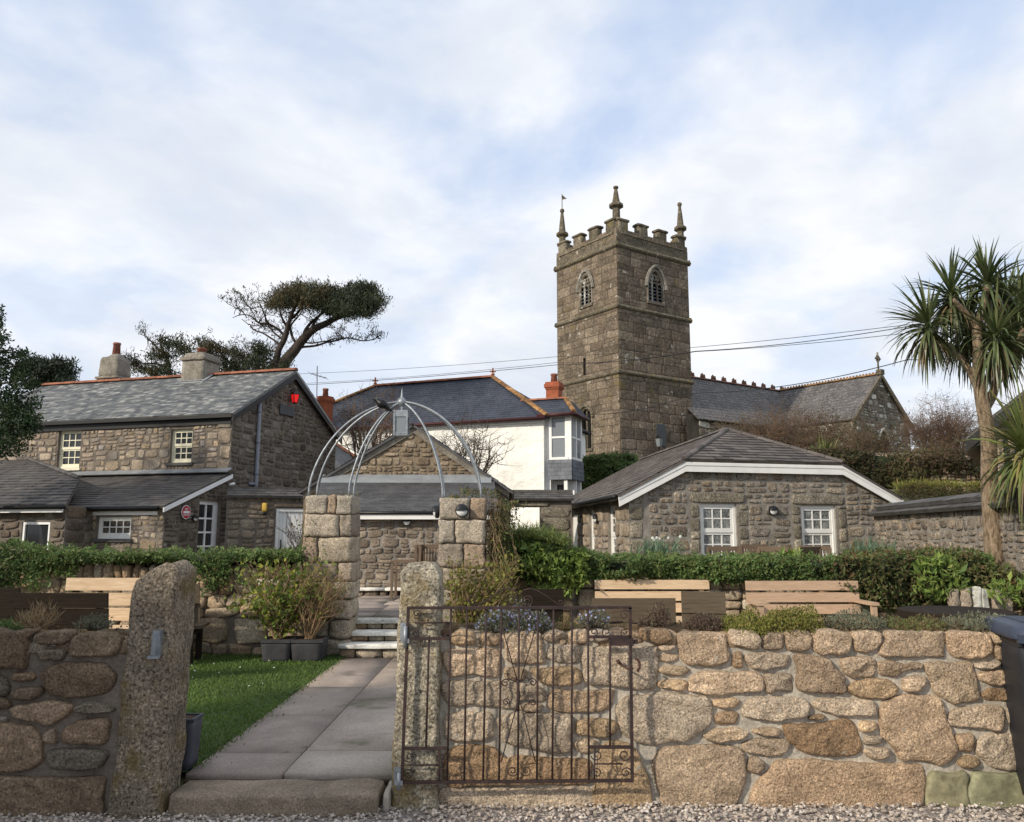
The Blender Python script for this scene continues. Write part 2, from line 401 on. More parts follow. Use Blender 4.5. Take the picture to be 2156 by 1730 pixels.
def slate_mat(name, cols, rough=.6, streak=0.0, lichen=0.0, lcol=(.4, .38, .30), sc=3.0, spec=.35):
    t, b, out = new_mat(name); pos, rnd = geo(t); n = len(cols)
    c = t.ramp(rnd, [(i / max(1, n - 1), k) for i, k in enumerate(cols)])
    c = t.mix(1.0, c, t.ramp(t.noise(pos, sc, 6, .6, .3), [(.3, .68), (.7, 1.25)]), 'MULTIPLY')
    if lichen: c = t.mix(t.ramp(t.noise(pos, 7.0, 6, .65, .3), [(.72 - lichen * .2, 0.0), (.80 - lichen * .2, .7)]), c, lcol)
    t.l.new(c, b.inputs['Base Color']); b.inputs['Roughness'].default_value = rough; b.inputs['Specular IOR Level'].default_value = spec
    bp = t.add('ShaderNodeBump', {'Strength': .4, 'Distance': .008, 'Height': t.noise(pos, 30., 5, .6)}); t.l.new(bp.outputs[0], b.inputs['Normal'])
    return M[name]
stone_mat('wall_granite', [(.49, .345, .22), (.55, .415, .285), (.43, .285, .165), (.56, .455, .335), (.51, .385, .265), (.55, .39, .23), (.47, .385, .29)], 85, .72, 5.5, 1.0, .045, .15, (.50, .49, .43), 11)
stone_mat('wall_granite_shaded', [(.20, .142, .092), (.24, .178, .12), (.165, .112, .07), (.225, .178, .13), (.16, .138, .105), (.225, .142, .08)], 70, .7, 5, .7, .02, .05, (.38, .36, .32), 13)  # darker brown copy of the wall granite, left wall's shade put into its colour
stone_mat('wall_slate_green', [(.23, .24, .15), (.29, .25, .15), (.20, .25, .18)], 25, .25, 4, .5, .012)
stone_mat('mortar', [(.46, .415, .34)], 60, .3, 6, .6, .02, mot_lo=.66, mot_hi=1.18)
stone_mat('mortar_shaded', [(.185, .155, .125)], 50, .25, 4, .4, .012)  # mortar darkened for the left wall, shade painted into the colour
stone_mat('post_granite_shaded', [(.245, .20, .145)], 58, 1.0, 5, 1.1, .035, .14, (.33, .32, .25), 5, .42, (.17, .125, .045))  # post granite darkened: the left post's shade is in the colour
stone_mat('mortar_dark', [(.17, .145, .12)], 50, .25, 4, .4, .012)
stone_mat('mortar_cottage', [(.255, .23, .195)], 45, .3, 4, .45, .012)
stone_mat('mortar_ochre', [(.22, .172, .118)], 45, .3, 4, .45, .012)
stone_mat('mortar_yard', [(.255, .23, .20)], 45, .3, 4, .45, .012)
stone_mat('post_granite', [(.38, .335, .25)], 58, 1.0, 5, 1.1, .035, .16, (.42, .44, .34), 5, .50, (.22, .155, .055))
stone_mat('pillar_granite', [(.34, .28, .21), (.40, .345, .27), (.32, .265, .19), (.37, .33, .275), (.30, .205, .13)], 55, .7, 4, .6, .02, .10, (.50, .48, .40), 10)
stone_mat('retaining_stone', [(.38, .28, .18), (.45, .36, .26), (.33, .23, .135), (.48, .43, .34), (.41, .27, .155), (.36, .31, .24)], 45, .55, 4, .7, .03, .08, (.46, .44, .36), 8)
stone_mat('cottage_stone', [(.22, .178, .135), (.285, .235, .178), (.165, .132, .102), (.325, .27, .20), (.235, .20, .16), (.275, .205, .138), (.195, .172, .146), (.255, .218, .178)], 30, .95, 4, .8, .03, .22, (.46, .43, .36), 16)
stone_mat('cottage_lintel', [(.27, .235, .175), (.24, .21, .16)], 30, .9, 4, .6, .02, .12, (.45, .43, .37), 14)
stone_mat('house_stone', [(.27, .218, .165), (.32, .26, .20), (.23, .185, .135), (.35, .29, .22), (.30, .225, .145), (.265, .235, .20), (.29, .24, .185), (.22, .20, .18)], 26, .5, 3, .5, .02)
stone_mat('house_stone_shaded', [(.115, .09, .068), (.15, .12, .095), (.09, .07, .055), (.17, .145, .12), (.13, .10, .07), (.24, .215, .18)], 26, .5, 3, .6, .02, .03, (.4, .38, .34), 12)  # house stone in darker tones, shade of the gable side painted in
stone_mat('yard_stone', [(.21, .165, .125), (.28, .225, .165), (.17, .135, .105), (.31, .26, .20), (.23, .18, .135)], 28, .55, 4, .6, .02, .05, (.4, .38, .33), 10)
stone_mat('gable_stone_ochre', [(.22, .17, .115), (.27, .215, .15), (.18, .135, .09), (.29, .24, .175)], 26, .6, 4, .7, .03, .06, (.36, .34, .28), 9)
stone_mat('tower_stone', [(.155, .122, .086), (.175, .14, .10), (.138, .108, .078), (.188, .152, .112), (.16, .126, .094), (.145, .112, .079)], 9, .6, 1.4, .6, .04, .30, (.46, .44, .37), 2.6, .06, (.15, .115, .035), mot_lo=.7)
stone_mat('tower_trim', [(.15, .128, .09), (.175, .15, .108)], 9, .6, 2.2, .6, .03, .26, (.46, .45, .37), 3.4, .24, (.20, .15, .045))
stone_mat('tower_mortar', [(.10, .082, .06)], 9, .3, 1.4, .3, .02)
stone_mat('church_lichen_stone', [(.16, .135, .10), (.20, .17, .13), (.145, .12, .09), (.55, .54, .48), (.19, .16, .12)], 12, .5, 2, .6, .03, .40, (.58, .58, .53), 2.6)
stone_mat('lime_pale', [(.50, .49, .44)], 12, .4, 3, .4, .02, .1, (.30, .25, .10), 5)
stone_mat('threshold_stone', [(.255, .205, .15)], 80, .5, 3, .6, .02, .03, (.36, .37, .30), 9, .30, (.13, .095, .05))
plain('white_paint', (.80, .79, .75), .5, 0, .06, 3)
plain('cream_paint', (.78, .74, .56), .5, 0, .05, 3)
plain('white_door_paint', (.84, .835, .82), .45, 0, .05, 3)
t, b, o_ = new_mat('white_render'); pos, _ = geo(t)
c = t.mix(t.ramp(t.noise(pos, 1.1, 7, .65, .4), [(.42, 0.0), (.72, .55)]), (.86, .85, .79), (.66, .64, .55)); t.l.new(c, b.inputs['Base Color']); b.inputs['Roughness'].default_value = .9
hh = t.math('ADD', t.noise(pos, 2.2, 6, .6, .5), t.math('MULTIPLY', t.noise(pos, 9, 4, .6), .25))
bp = t.add('ShaderNodeBump', {'Strength': .55, 'Distance': .14, 'Height': hh}); t.l.new(bp.outputs[0], b.inputs['Normal'])
slate_mat('slate_mottled', [(.085, .092, .098), (.14, .147, .148), (.068, .074, .08), (.18, .185, .18), (.10, .107, .108), (.33, .325, .305), (.085, .092, .096), (.125, .131, .132), (.25, .25, .235), (.11, .115, .115)], .65, sc=9)
slate_mat('slate_brown', [(.082, .074, .068), (.105, .094, .085), (.07, .064, .06), (.095, .088, .082)], .65)
slate_mat('slate_blue', [(.034, .04, .056), (.042, .048, .064), (.03, .035, .048)], .5, sc=2, lichen=.02, spec=.3)
slate_mat('tile_cottage', [(.085, .071, .062), (.125, .106, .093), (.066, .056, .05), (.108, .094, .085), (.15, .131, .115)], .75, lichen=.10, lcol=(.22, .20, .16))
slate_mat('slate_yard', [(.075, .074, .075), (.09, .088, .088), (.066, .065, .068)], .6)
slate_mat('slate_church', [(.085, .078, .076), (.11, .10, .096), (.07, .065, .064)], .7, lichen=.95, lcol=(.24, .232, .21), sc=1.2)
slate_mat('slate_hung', [(.12, .13, .15), (.15, .16, .18), (.10, .11, .125)], .6)
plain('ridge_terracotta', (.28, .11, .062), .8, 0, .25, 5, .3, isl=.25)
plain('ridge_brown', (.20, .095, .062), .85, 0, .3, 6, .3, isl=.3); plain('ridge_lichen', (.26, .14, .055), .85, 0, .5, 6, .3, isl=.3)
plain('brick_red', (.33, .095, .045), .85, 0, .2, 6, .3)
plain('pot_terracotta', (.30, .12, .08), .8, 0, .3, 9, .2)
stone_mat('chimney_render', [(.235, .212, .175)], 20, .4, 3, .5, .02, .15, (.24, .23, .20), 4)
plain('lead_grey', (.27, .285, .29), .55, .2, .15, 4)
plain('black_gutter', (.012, .012, .012), .4, 0, .1)
plain('maroon_gutter', (.06, .018, .018), .5, 0, .1)
plain('downpipe_grey', (.20, .21, .24), .5, 0, .1, 4)
plain('galvanised', (.30, .325, .345), .5, .55, .22, 14, .15, 60)
t, b, o_ = new_mat('rusty_iron'); pos, _ = geo(t)
c = t.ramp(t.noise(pos, 26, 6, .65), [(.34, (.024, .016, .016)), (.55, (.042, .024, .021)), (.74, (.10, .048, .034))]); t.l.new(c, b.inputs['Base Color']); b.inputs['Roughness'].default_value = .75; b.inputs['Metallic'].default_value = .25
t, b, o_ = new_mat('orange_rust'); b.inputs['Base Color'].default_value = (.07, .03, .018, 1); b.inputs['Roughness'].default_value = .9
def wood(name, a, c_, sc=7.0, isl=.12, rough=.65):
    t, b, out = new_mat(name); tcn = t.add('ShaderNodeTexCoord'); mp = t.add('ShaderNodeMapping', {'Scale': (.6, 9, 9)}); t.l.new(tcn.outputs['Object'], mp.inputs[0])
    g_ = t.add('ShaderNodeNewGeometry'); rnd = g_.outputs['Random Per Island']
    add = t.add('ShaderNodeVectorMath', operation='ADD'); t.l.new(mp.outputs[0], add.inputs[0]); sc_ = t.add('ShaderNodeVectorMath', operation='SCALE'); cmb = t.add('ShaderNodeCombineXYZ'); t.l.new(rnd, cmb.inputs[0]); t.l.new(rnd, cmb.inputs[1]); t.l.new(cmb.outputs[0], sc_.inputs[0]); sc_.inputs['Scale'].default_value = 37.; t.l.new(sc_.outputs[0], add.inputs[1])
    f = t.noise(add.outputs[0], sc, 5, .6, .9); c = t.ramp(f, [(.3, a), (.7, c_)]); c = t.mix(1.0, c, t.ramp(rnd, [(0, 1 - isl), (1, 1 + isl)]), 'MULTIPLY')
    vo = t.add('ShaderNodeTexVoronoi', {'Scale': 3.0}); t.l.new(add.outputs[0], vo.inputs['Vector'])
    c = t.mix(t.ramp(vo.outputs['Distance'], [(.06, .8), (.13, 0.0)]), c, tuple(x * .35 for x in a))
    t.l.new(c, b.inputs['Base Color']); b.inputs['Roughness'].default_value = .8; b.inputs['Specular IOR Level'].default_value = .15
    bp = t.add('ShaderNodeBump', {'Strength': .4, 'Distance': .005, 'Height': f}); t.l.new(bp.outputs[0], b.inputs['Normal'])
wood('pine_wood', (.47, .325, .195), (.69, .53, .36)); wood('pine_wood_aged', (.35, .235, .155), (.52, .37, .255))
wood('dark_wood', (.013, .009, .006), (.030, .021, .014)); wood('brown_wood', (.085, .062, .042), (.14, .108, .075)); wood('teak_wood', (.13, .09, .06), (.19, .14, .10))
def glass_mat(name, base, spec=.5, curtain=None):
    t, b, out = new_mat(name); pos, rnd = geo(t)
    c = t.mix(1.0, base, t.ramp(rnd, [(0, .7), (1, 1.5)]), 'MULTIPLY')
    if curtain: c = t.mix(t.ramp(t.noise(pos, 16., 5, .6, 1.2), [(.4, 0.0), (.62, .9)]), c, curtain)
    t.l.new(c, b.inputs['Base Color']); b.inputs['Roughness'].default_value = .06; b.inputs['Specular IOR Level'].default_value = spec
glass_mat('glass_dark', (.022, .024, .027)); glass_mat('glass_lace', (.10, .105, .105), .35, (.34, .35, .33)); glass_mat('glass_pale', (.17, .19, .20), .5); glass_mat('glass_items', (.03, .028, .028), .4, (.16, .13, .10))
plain('black_plastic', (.014, .015, .018), .45, 0, .1, 9, .1, 120); plain('bin_grey', (.022, .024, .029), .5, 0, .15, 10, .15, 150); plain('bin_lid_blue', (.040, .05, .078), .45, 0, .15, 10, .15, 150)
plain('planter_grey', (.045, .045, .048), .7, 0, .2, 9, .1); plain('planter_slate', (.06, .065, .08), .6, 0, .2, 6, .1)
plain('lamp_glass', (.72, .73, .72), .25, 0, .06); plain('yellow_plastic', (.50, .33, .06), .5, 0, .1); plain('red_glass', (.55, .01, .012), .3, 0, .1)
t, b, o_ = new_mat('red_lit'); b.inputs['Base Color'].default_value = (.6, .01, .01, 1); b.inputs['Emission Color'].default_value = (1, .02, .02, 1); b.inputs['Emission Strength'].default_value = .4; b.inputs['Roughness'].default_value = .3
plain('sign_red', (.42, .015, .03), .4, 0, .05); plain('sign_white', (.78, .78, .78), .4, 0, .03); plain('plaque_slate', (.06, .065, .07), .5, 0, .1)
plain('louvre_dark', (.05, .045, .04), .8); plain('opening_dark', (.012, .011, .010), .9)
plain('soil', (.065, .038, .020), .95, 0, .4, 14, .8, 50); plain('moss_soil', (.12, .075, .03), .95, 0, .5, 9, .8, 50)
plain('bark_pine', (.055, .042, .034), .9, 0, .3, 4, .6, 12); plain('twig_grey', (.115, .095, .075), .9, 0, .3, 3); plain('twig_brown', (.17, .112, .075), .9, 0, .3, 1.5, isl=.3); plain('stem_straw', (.33, .225, .125), .9, 0, .3, 3, isl=.3)
t, b, o_ = new_mat('palm_bark'); pos, _ = geo(t); mp = t.add('ShaderNodeMapping', {'Scale': (26, 26, 8)}); t.l.new(pos, mp.inputs[0])
f = t.noise(mp.outputs[0], 1.0, 6, .65, .4); f2 = t.noise(pos, 2.2, 4); c = t.mix(1.0, t.ramp(f, [(.36, (.085, .06, .036)), (.47, (.21, .15, .095)), (.60, (.29, .22, .145)), (.70, (.36, .28, .19))]), t.ramp(f2, [(.3, .8), (.7, 1.15)]), 'MULTIPLY'); t.l.new(c, b.inputs['Base Color']); b.inputs['Roughness'].default_value = .95
bp = t.add('ShaderNodeBump', {'Strength': 1.0, 'Distance': .03, 'Height': f}); t.l.new(bp.outputs[0], b.inputs['Normal'])
leaf_mat('hedge_leaf', [(.08, .135, .042), (.12, .19, .056), (.09, .155, .048), (.175, .23, .072), (.12, .16, .055), (.15, .14, .056)], 2.2, .3)
leaf_mat('hedge_leaf_dull', [(.075, .11, .035), (.12, .15, .045), (.10, .085, .04), (.16, .105, .05), (.09, .13, .045)], 2.5, .4)
leaf_mat('bright_leaf', [(.14, .21, .045), (.20, .27, .06), (.10, .16, .04), (.26, .30, .075)], 3, .3)
leaf_mat('yellow_green_leaf', [(.17, .19, .045), (.24, .235, .05), (.12, .14, .04), (.28, .21, .06)], 4, .3)
leaf_mat('hydrangea_leaf', [(.10, .16, .03), (.17, .23, .045), (.08, .12, .03), (.32, .32, .05), (.12, .17, .04)], 4, .3)
leaf_mat('heather_leaf', [(.11, .075, .055), (.16, .11, .08), (.09, .06, .05), (.13, .12, .06)], 5, .3)
leaf_mat('silver_leaf', [(.14, .16, .11), (.22, .22, .15), (.10, .13, .08), (.20, .16, .10)], 5, .3)
leaf_mat('grass_blade', [(.075, .13, .028), (.10, .16, .036), (.13, .19, .045), (.085, .14, .03)], .9, .45, .3)
leaf_mat('wild_grass', [(.17, .23, .055), (.23, .28, .08), (.13, .18, .045), (.28, .27, .10)], 2, .3, .3)
leaf_mat('dry_grass', [(.30, .22, .12), (.24, .16, .08), (.36, .28, .17)], 3, .2, .3)
leaf_mat('daffodil_leaf', [(.13, .21, .13), (.19, .27, .17), (.10, .17, .09)], 3, .2, .3)
leaf_mat('flower_blue', [(.34, .37, .60), (.45, .49, .70), (.28, .31, .52)], 5, .1, .3); leaf_mat('flower_white', [(.75, .75, .68), (.8, .8, .75)], 5, .05)
leaf_mat('pine_needle', [(.030, .043, .020), (.042, .056, .025), (.025, .036, .017), (.052, .062, .028)], .8, .4, .1)
leaf_mat('pine_needle_brown', [(.07, .05, .02), (.095, .068, .026), (.05, .045, .018), (.055, .06, .022)], 1.2, .4, .1)
leaf_mat('cypress_leaf', [(.012, .022, .010), (.02, .034, .014), (.014, .026, .012)], .8, .4, .05)
leaf_mat('holly_leaf', [(.030, .05, .024), (.042, .068, .032), (.024, .04, .02), (.07, .09, .045)], 1.5, .4, .1, .75, .08)
leaf_mat('palm_leaf', [(.07, .10, .036), (.10, .128, .048), (.056, .082, .032), (.145, .16, .065), (.095, .112, .045)], 1.5, .3, .2, .42, .5)
leaf_mat('palm_leaf_dead', [(.17, .12, .065), (.22, .165, .09), (.13, .095, .055)], 2, .3, .2)
leaf_mat('yucca_leaf', [(.13, .17, .05), (.19, .21, .06), (.10, .14, .045), (.28, .22, .08)], 1.5, .3, .25, .45, .4)
leaf_mat('bank_leaf', [(.06, .075, .03), (.09, .09, .035), (.12, .08, .045), (.085, .06, .036), (.07, .095, .034)], .7, .45, .15)
# ground materials
t, b, o_ = new_mat('ground_earth'); pos, _ = geo(t); c = t.ramp(t.noise(pos, .8, 8, .65), [(.35, (.05, .055, .02)), (.5, (.075, .075, .03)), (.65, (.09, .065, .035))]); t.l.new(c, b.inputs['Base Color']); b.inputs['Roughness'].default_value = .95
t, b, o_ = new_mat('gravel_bed'); pos, _ = geo(t); vo = t.add('ShaderNodeTexVoronoi', {'Scale': 55.0}); t.l.new(pos, vo.inputs['Vector']); sx = t.add('ShaderNodeSeparateColor'); t.l.new(vo.outputs['Color'], sx.inputs[0])
c = t.ramp(sx.outputs[0], [(0, (.20, .17, .15)), (.5, (.32, .27, .24)), (1, (.42, .38, .34))]); t.l.new(c, b.inputs['Base Color']); b.inputs['Roughness'].default_value = .9; bp = t.add('ShaderNodeBump', {'Strength': 1.0, 'Distance': .02, 'Height': vo.outputs['Distance']}); t.l.new(bp.outputs[0], b.inputs['Normal'])
stone_mat('pebble', [(.40, .34, .28), (.52, .455, .39), (.34, .285, .235), (.60, .55, .49), (.45, .37, .30), (.48, .435, .39)], 90, .35, 20, .3, .004)
t, b, o_ = new_mat('lawn_turf'); pos, _ = geo(t); c = t.ramp(t.noise(pos, 2.4, 8, .65), [(.35, (.035, .06, .014)), (.52, (.055, .09, .02)), (.7, (.08, .12, .028))]); t.l.new(c, b.inputs['Base Color']); b.inputs['Roughness'].default_value = .95
bp = t.add('ShaderNodeBump', {'Strength': .8, 'Distance': .03, 'Height': t.noise(pos, 45, 4)}); t.l.new(bp.outputs[0], b.inputs['Normal'])
stone_mat('paving', [(.32, .265, .225), (.335, .28, .235), (.305, .252, .215)], 60, .22, 1.9, .3, .008, .22, (.15, .13, .105), 2.2, .25, (.12, .115, .07), mot_lo=.72, mot_hi=1.18)
stone_mat('paving_pale', [(.41, .355, .30)], 60, .2, 2, .25, .006, .05, (.2, .19, .17), 3, mot_lo=.8, mot_hi=1.12)
stone_mat('nosing_white', [(.80, .78, .71)], 30, .12, 6, .3, .008, .02, (.36, .36, .28), 8)
plain('wire_black', (.02, .02, .022), .5); plain('crow_black', (.010, .010, .012), .45, 0, .2, 20); plain('crow_grey', (.06, .065, .07), .6)
plain('slate_coping', (.085, .08, .075), .7, 0, .25, 5, .4, isl=.2)
# ---------------------------------------------------------------- rounded stone block
def rblock(mb, c, half, r, n=5, jit=.008, mi=0, rot=0.0, nsc=9.0, taper=0.0, smooth=True):
    c = Vector(c); hx, hy, hz_ = half; g = [-1 + 2 * i / (n - 1) for i in range(n)]; idx = {}; V = []; Fq = []
    def vid(i, j, k):
        if (i, j, k) in idx: return idx[(i, j, k)]
        q = Vector((g[i] * hx, g[j] * hy, g[k] * hz_)); m = Vector((max(-(hx - r), min(hx - r, q.x)), max(-(hy - r), min(hy - r, q.y)), max(-(hz_ - r), min(hz_ - r, q.z))))
        d = q - m
        if d.length > 1e-6: q = m + d.normalized() * r
        if taper: f = 1 + taper * q.z / hz_; q.x *= f; q.y *= f
        p = Vector((q.x * math.cos(rot) - q.y * math.sin(rot), q.x * math.sin(rot) + q.y * math.cos(rot), q.z)) + c
        if jit: p += noise.noise_vector(p * nsc) * jit * 1.6 + noise.noise_vector(p * nsc * 3) * jit * .6
        idx[(i, j, k)] = len(V); V.append(tuple(p)); return idx[(i, j, k)]
    m = n - 1
    for a in range(m):
        for b_ in range(m):
            Fq += [(vid(a, b_, 0), vid(a, b_ + 1, 0), vid(a + 1, b_ + 1, 0), vid(a + 1, b_, 0)), (vid(a, b_, m), vid(a + 1, b_, m), vid(a + 1, b_ + 1, m), vid(a, b_ + 1, m)),
                   (vid(a, 0, b_), vid(a + 1, 0, b_), vid(a + 1, 0, b_ + 1), vid(a, 0, b_ + 1)), (vid(a, m, b_), vid(a, m, b_ + 1), vid(a + 1, m, b_ + 1), vid(a + 1, m, b_)),
                   (vid(0, a, b_), vid(0, a, b_ + 1), vid(0, a + 1, b_ + 1), vid(0, a + 1, b_)), (vid(m, a, b_), vid(m, a + 1, b_), vid(m, a + 1, b_ + 1), vid(m, a, b_ + 1))]
    mb.add(V, Fq, mi, smooth)
def sstep(a, b, x): t = max(0, min(1, (x - a) / (b - a))); return t * t * (3 - 2 * t)
# ---------------------------------------------------------------- the ground
LAWN = .11; TER = .47
def hgt(X, Y):
    if Y < 5.28: return -.03
    if Y < 10.44 or (Y < 11.24 and X > -.36) or (Y < 11.1 and X > -2.64): return .06
    h = TER
    if X < -2.64: h = TER + .62 * (1 - sstep(10.6, 12.6, Y))
    elif X > -.36: h = TER + .55 * (1 - sstep(11.6, 13.4, Y))
    h += 2.3 * sstep(8.9, 10.2, X) * sstep(18.5, 23.0, Y) * (1 - sstep(36, 44, Y) * .0)
    h += .9 * sstep(8.9, 10.2, X) * sstep(25.0, 25.15, Y) + .8 * sstep(9, 11, X) * sstep(25.2, 34, Y)
    far = 4.0 * sstep(29.5, 38, Y) * sstep(-4, 2.5, X); lo = 1.6 * sstep(24, 34, Y)
    h = max(h, TER + max(far, lo))
    h += .35 * sstep(38, 60, Y) * 0 - 7.0 * sstep(75, 300, Y)
    return h
def fill(a, b, k): return [a + (b - a) * i / k for i in range(k)]
ys = [-300, -60, -10, 0] + fill(3, 5.26, 3) + [5.26, 5.30] + fill(5.6, 10.3, 4) + [10.42, 10.46, 10.6, 11.08, 11.12, 11.22, 11.26, 11.6, 12, 12.4, 12.8, 13.4] + fill(14, 25, 22) + [25, 25.15] + fill(25.6, 46, 36) + [46, 60, 75, 110, 160, 300, 900]
xs = [-900, -200, -60, -30, -20] + fill(-15, -2.66, 14) + [-2.66, -2.62, -.38, -.34] + fill(0, 8.9, 9) + fill(8.9, 12, 10) + fill(12, 26, 14) + [26, 40, 80, 200, 900]
g = MB(); V = [(x, y, hgt(x, y) + (noise.noise(Vector((x * .5, y * .5, 0))) * .06 if y > 14 and abs(x) < 60 else 0)) for y in ys for x in xs]; nx = len(xs)
g.add(V, [(j * nx + i, j * nx + i + 1, (j + 1) * nx + i + 1, (j + 1) * nx + i) for j in range(len(ys) - 1) for i in range(nx - 1)], 0, True)
structure(g.build('ground', M['ground_earth']))
g = MB(); g.poly([(-40, -30, 0), (40, -30, 0), (40, 5.2, 0), (-40, 5.2, 0)]); structure(g.build('gravel_lane', M['gravel_bed']))
# loose chippings
N = 9000; P = np.stack([NR.uniform(-4.2, 4.6, N), NR.uniform(4.35, 5.2, N) , np.zeros(N)], 1); P[:, 2] = .004 + NR.uniform(0, .014, N) + np.clip((P[:, 1] - 5.05) * .12, 0, 1)
sz = NR.uniform(.007, .017, N); o8 = np.array([(1, 0, 0), (-1, 0, 0), (0, 1, 0), (0, -1, 0), (0, 0, 1), (0, 0, -1)], float)
f8 = np.array([(0, 2, 4), (2, 1, 4), (1, 3, 4), (3, 0, 4), (2, 0, 5), (1, 2, 5), (3, 1, 5), (0, 3, 5)])
A = NR.normal(size=(N, 3, 3)); q, _ = np.linalg.qr(A); pv = np.einsum('nij,kj->nki', q, o8) * (sz[:, None, None] * NR.uniform(.6, 1.4, (N, 6, 1))); pv[:, :, 2] *= .75
g = MB(); g.add((pv + P[:, None, :]).reshape(-1, 3), (f8[None] + (np.arange(N) * 6)[:, None, None]).reshape(-1, 3)); tag(g.build('gravel', M['pebble']), 'pale pinkish gravel chippings along the foot of the walls', 'gravel', kind='stuff')
# lawns
def sheet(name, x0, x1, y0, y1, z, mat, k=24):
    g = MB(); V = []; 
    for j in range(k + 1):
        for i in range(k + 1):
            x = x0 + (x1 - x0) * i / k; y = y0 + (y1 - y0) * j / k; V.append((x, y, z + noise.noise(Vector((x * 1.3, y * 1.3, 2))) * .012))
    g.add(V, [(j * (k + 1) + i, j * (k + 1) + i + 1, (j + 1) * (k + 1) + i + 1, (j + 1) * (k + 1) + i) for j in range(k) for i in range(k)], 0, True)
    return structure(g.build(name, M[mat]))
PXL, PXM, PXR = -2.03, -1.42, -.72      # path edges and its middle joint
sheet('lawn', -14, PXL - .01, 5.40, 10.34, LAWN, 'lawn_turf'); sheet('lawn_beside_path', PXR + .3, 10, 5.6, 11.14, LAWN - .02, 'lawn_turf')
N = 52000; P = np.stack([PXL + .01 - np.abs(NR.uniform(0, 2.9, N)) + .035 * np.abs(NR.normal(size=N)), NR.uniform(5.45, 10.3, N), np.full(N, LAWN)], 1)
g = MB(); g.leaves(P, NR.uniform(.022, .05, N), .22, .75); tag(g.build('lawn_grass', M['grass_blade']), 'short mown green grass of the lawn left of the path', 'grass', kind='stuff')
N = 30; P = np.stack([NR.uniform(-4.3, -2.3, N), NR.uniform(7.0, 10.2, N), np.full(N, LAWN + .03)], 1); g = MB()
for p in P: g.disc(p, (U(-.3, .3), -.3, 1), U(.005, .011), .003, 6)
tag(g.build('daisies', M['flower_white']), 'tiny white daisies and fallen petals scattered on the lawn', 'flowers', kind='stuff')
# path slabs
g = MB()
def slab(x0, x1, y0, y1, z, mi=0, t=.06): 
    rblock(g, ((x0 + x1) / 2, (y0 + y1) / 2, z - t / 2), ((x1 - x0) / 2 - .007, (y1 - y0) / 2 - .0035, t / 2), .006, 4, .0012, mi)
YL = [atz(600, y, .12).y for y in (1629, 1584, 1504, 1445, 1386)] ; YL[-1] = 10.06
for a, b_ in zip(YL, YL[1:]): slab(PXL, PXM, a, b_, .12)
YR = [YL[0], atz(700, 1580, .12).y, atz(700, 1475, .12).y, 10.06]
for i, (a, b_) in enumerate(zip(YR, YR[1:])): slab(PXM, PXR, a, b_, .12 + .002, 1 if i == 0 else 0)
structure(g.build('path', [M['paving'], M['paving_pale']]))
g = MB(); g.box(PXL + .01, PXR - .01, 5.3, 10.05, .02, .085); structure(g.build('path_bed', M['soil']))
P = np.stack([NR.uniform(PXL, PXR, 46), NR.uniform(5.4, 10, 46), np.full(46, .126)], 1); P[:30, 0] = PXL + np.abs(NR.normal(size=30)) * .10; g = MB(); g.leaves(P, NR.uniform(.012, .035, 46), .6, -.02, 1.5); tag(g.build('fallen_leaves', M['palm_leaf_dead']), 'few dry brown leaves lying on the path slabs', 'leaves', kind='stuff')
# terrace paving beyond the steps
g = MB()
y = 11.02
while y < 14.9:
    x = -2.62
    while x < -.42:
        w_ = U(.62, .78); x1 = min(x + w_, -.40); slab(x, x1, y, min(y + .62, 14.92), .50 + U(-.002, .002)); x = x1
    y += .62
y = 12.7
for X0, X1 in ((-7, -2.63), (-.39, 4.2)):
    y = 13.0
    while y < 14.9: slab(X0, X1, y, min(y + .62, 14.9), .495); y += .62
structure(g.build('terrace', M['paving'])); g = MB(); g.box(-2.6, -.42, 10.95, 14.9, .3, .46); structure(g.build('terrace_bed', M['soil']))
# ---------------------------------------------------------------- threshold, steps
t = thing('threshold_stone', 'long worn granite threshold block lying on the gravel between the two gateposts', 'threshold', (-1.4, 5.0, 0))
g = MB(); x0, x1 = at(352, 1690, 4.93).x, at(793, 1690, 4.93).x; rblock(g, ((x0 + x1) / 2, 5.09, .05), ((x1 - x0) / 2, .165, .068), .028, 13, .007, 0, 0, 5); g.build('slab', M['threshold_stone'], t)
g = MB(); x2 = at(819, 1690, 4.98).x; rblock(g, ((x1 + x2) / 2 + .012, 5.12, .045), ((x2 - x1) / 2 - .012, .13, .062), .012, 4, .004); g.build('filler_block', M['mortar'], t)
t = thing('stone_steps', 'three low stone steps with white painted edges climbing between the pillars', 'steps', (-1.4, 10.3, .1))
SX0 = [at(710, 1362, 10.1).x, at(729, 1336, 10.4).x, at(730, 1310, 10.7).x]; ST = [.262, .375, .49]; SY = [10.1, 10.4, 10.7]
for i in range(3):
    g = MB(); x0, x1 = SX0[i], -.80
    for a, b_ in ((x0, x0 + (x1 - x0) * U(.6, .75)), (None, x1)):
        if a is None: a = last
        rblock(g, ((a + b_) / 2, SY[i] + .16, ST[i] - .024), ((b_ - a) / 2 - .003, .165, .026), .012, 7, .004); last = b_
    g.build('tread', M['nosing_white'] if i < 2 else M['lime_pale'], t, )
    g = MB(); a = x0 + .02; z0 = (.10, .262, .375)[i]
    while a < x1 - .05:
        b_ = min(a + U(.18, .34), x1); rblock(g, ((a + b_) / 2, SY[i] + .19, (z0 + ST[i] - .05) / 2), ((b_ - a) / 2 - .006, .15, max(.02, (ST[i] - .05 - z0) / 2 + .004)), .012, 4, .005); a = b_
    g.build('riser', M['retaining_stone'], t)
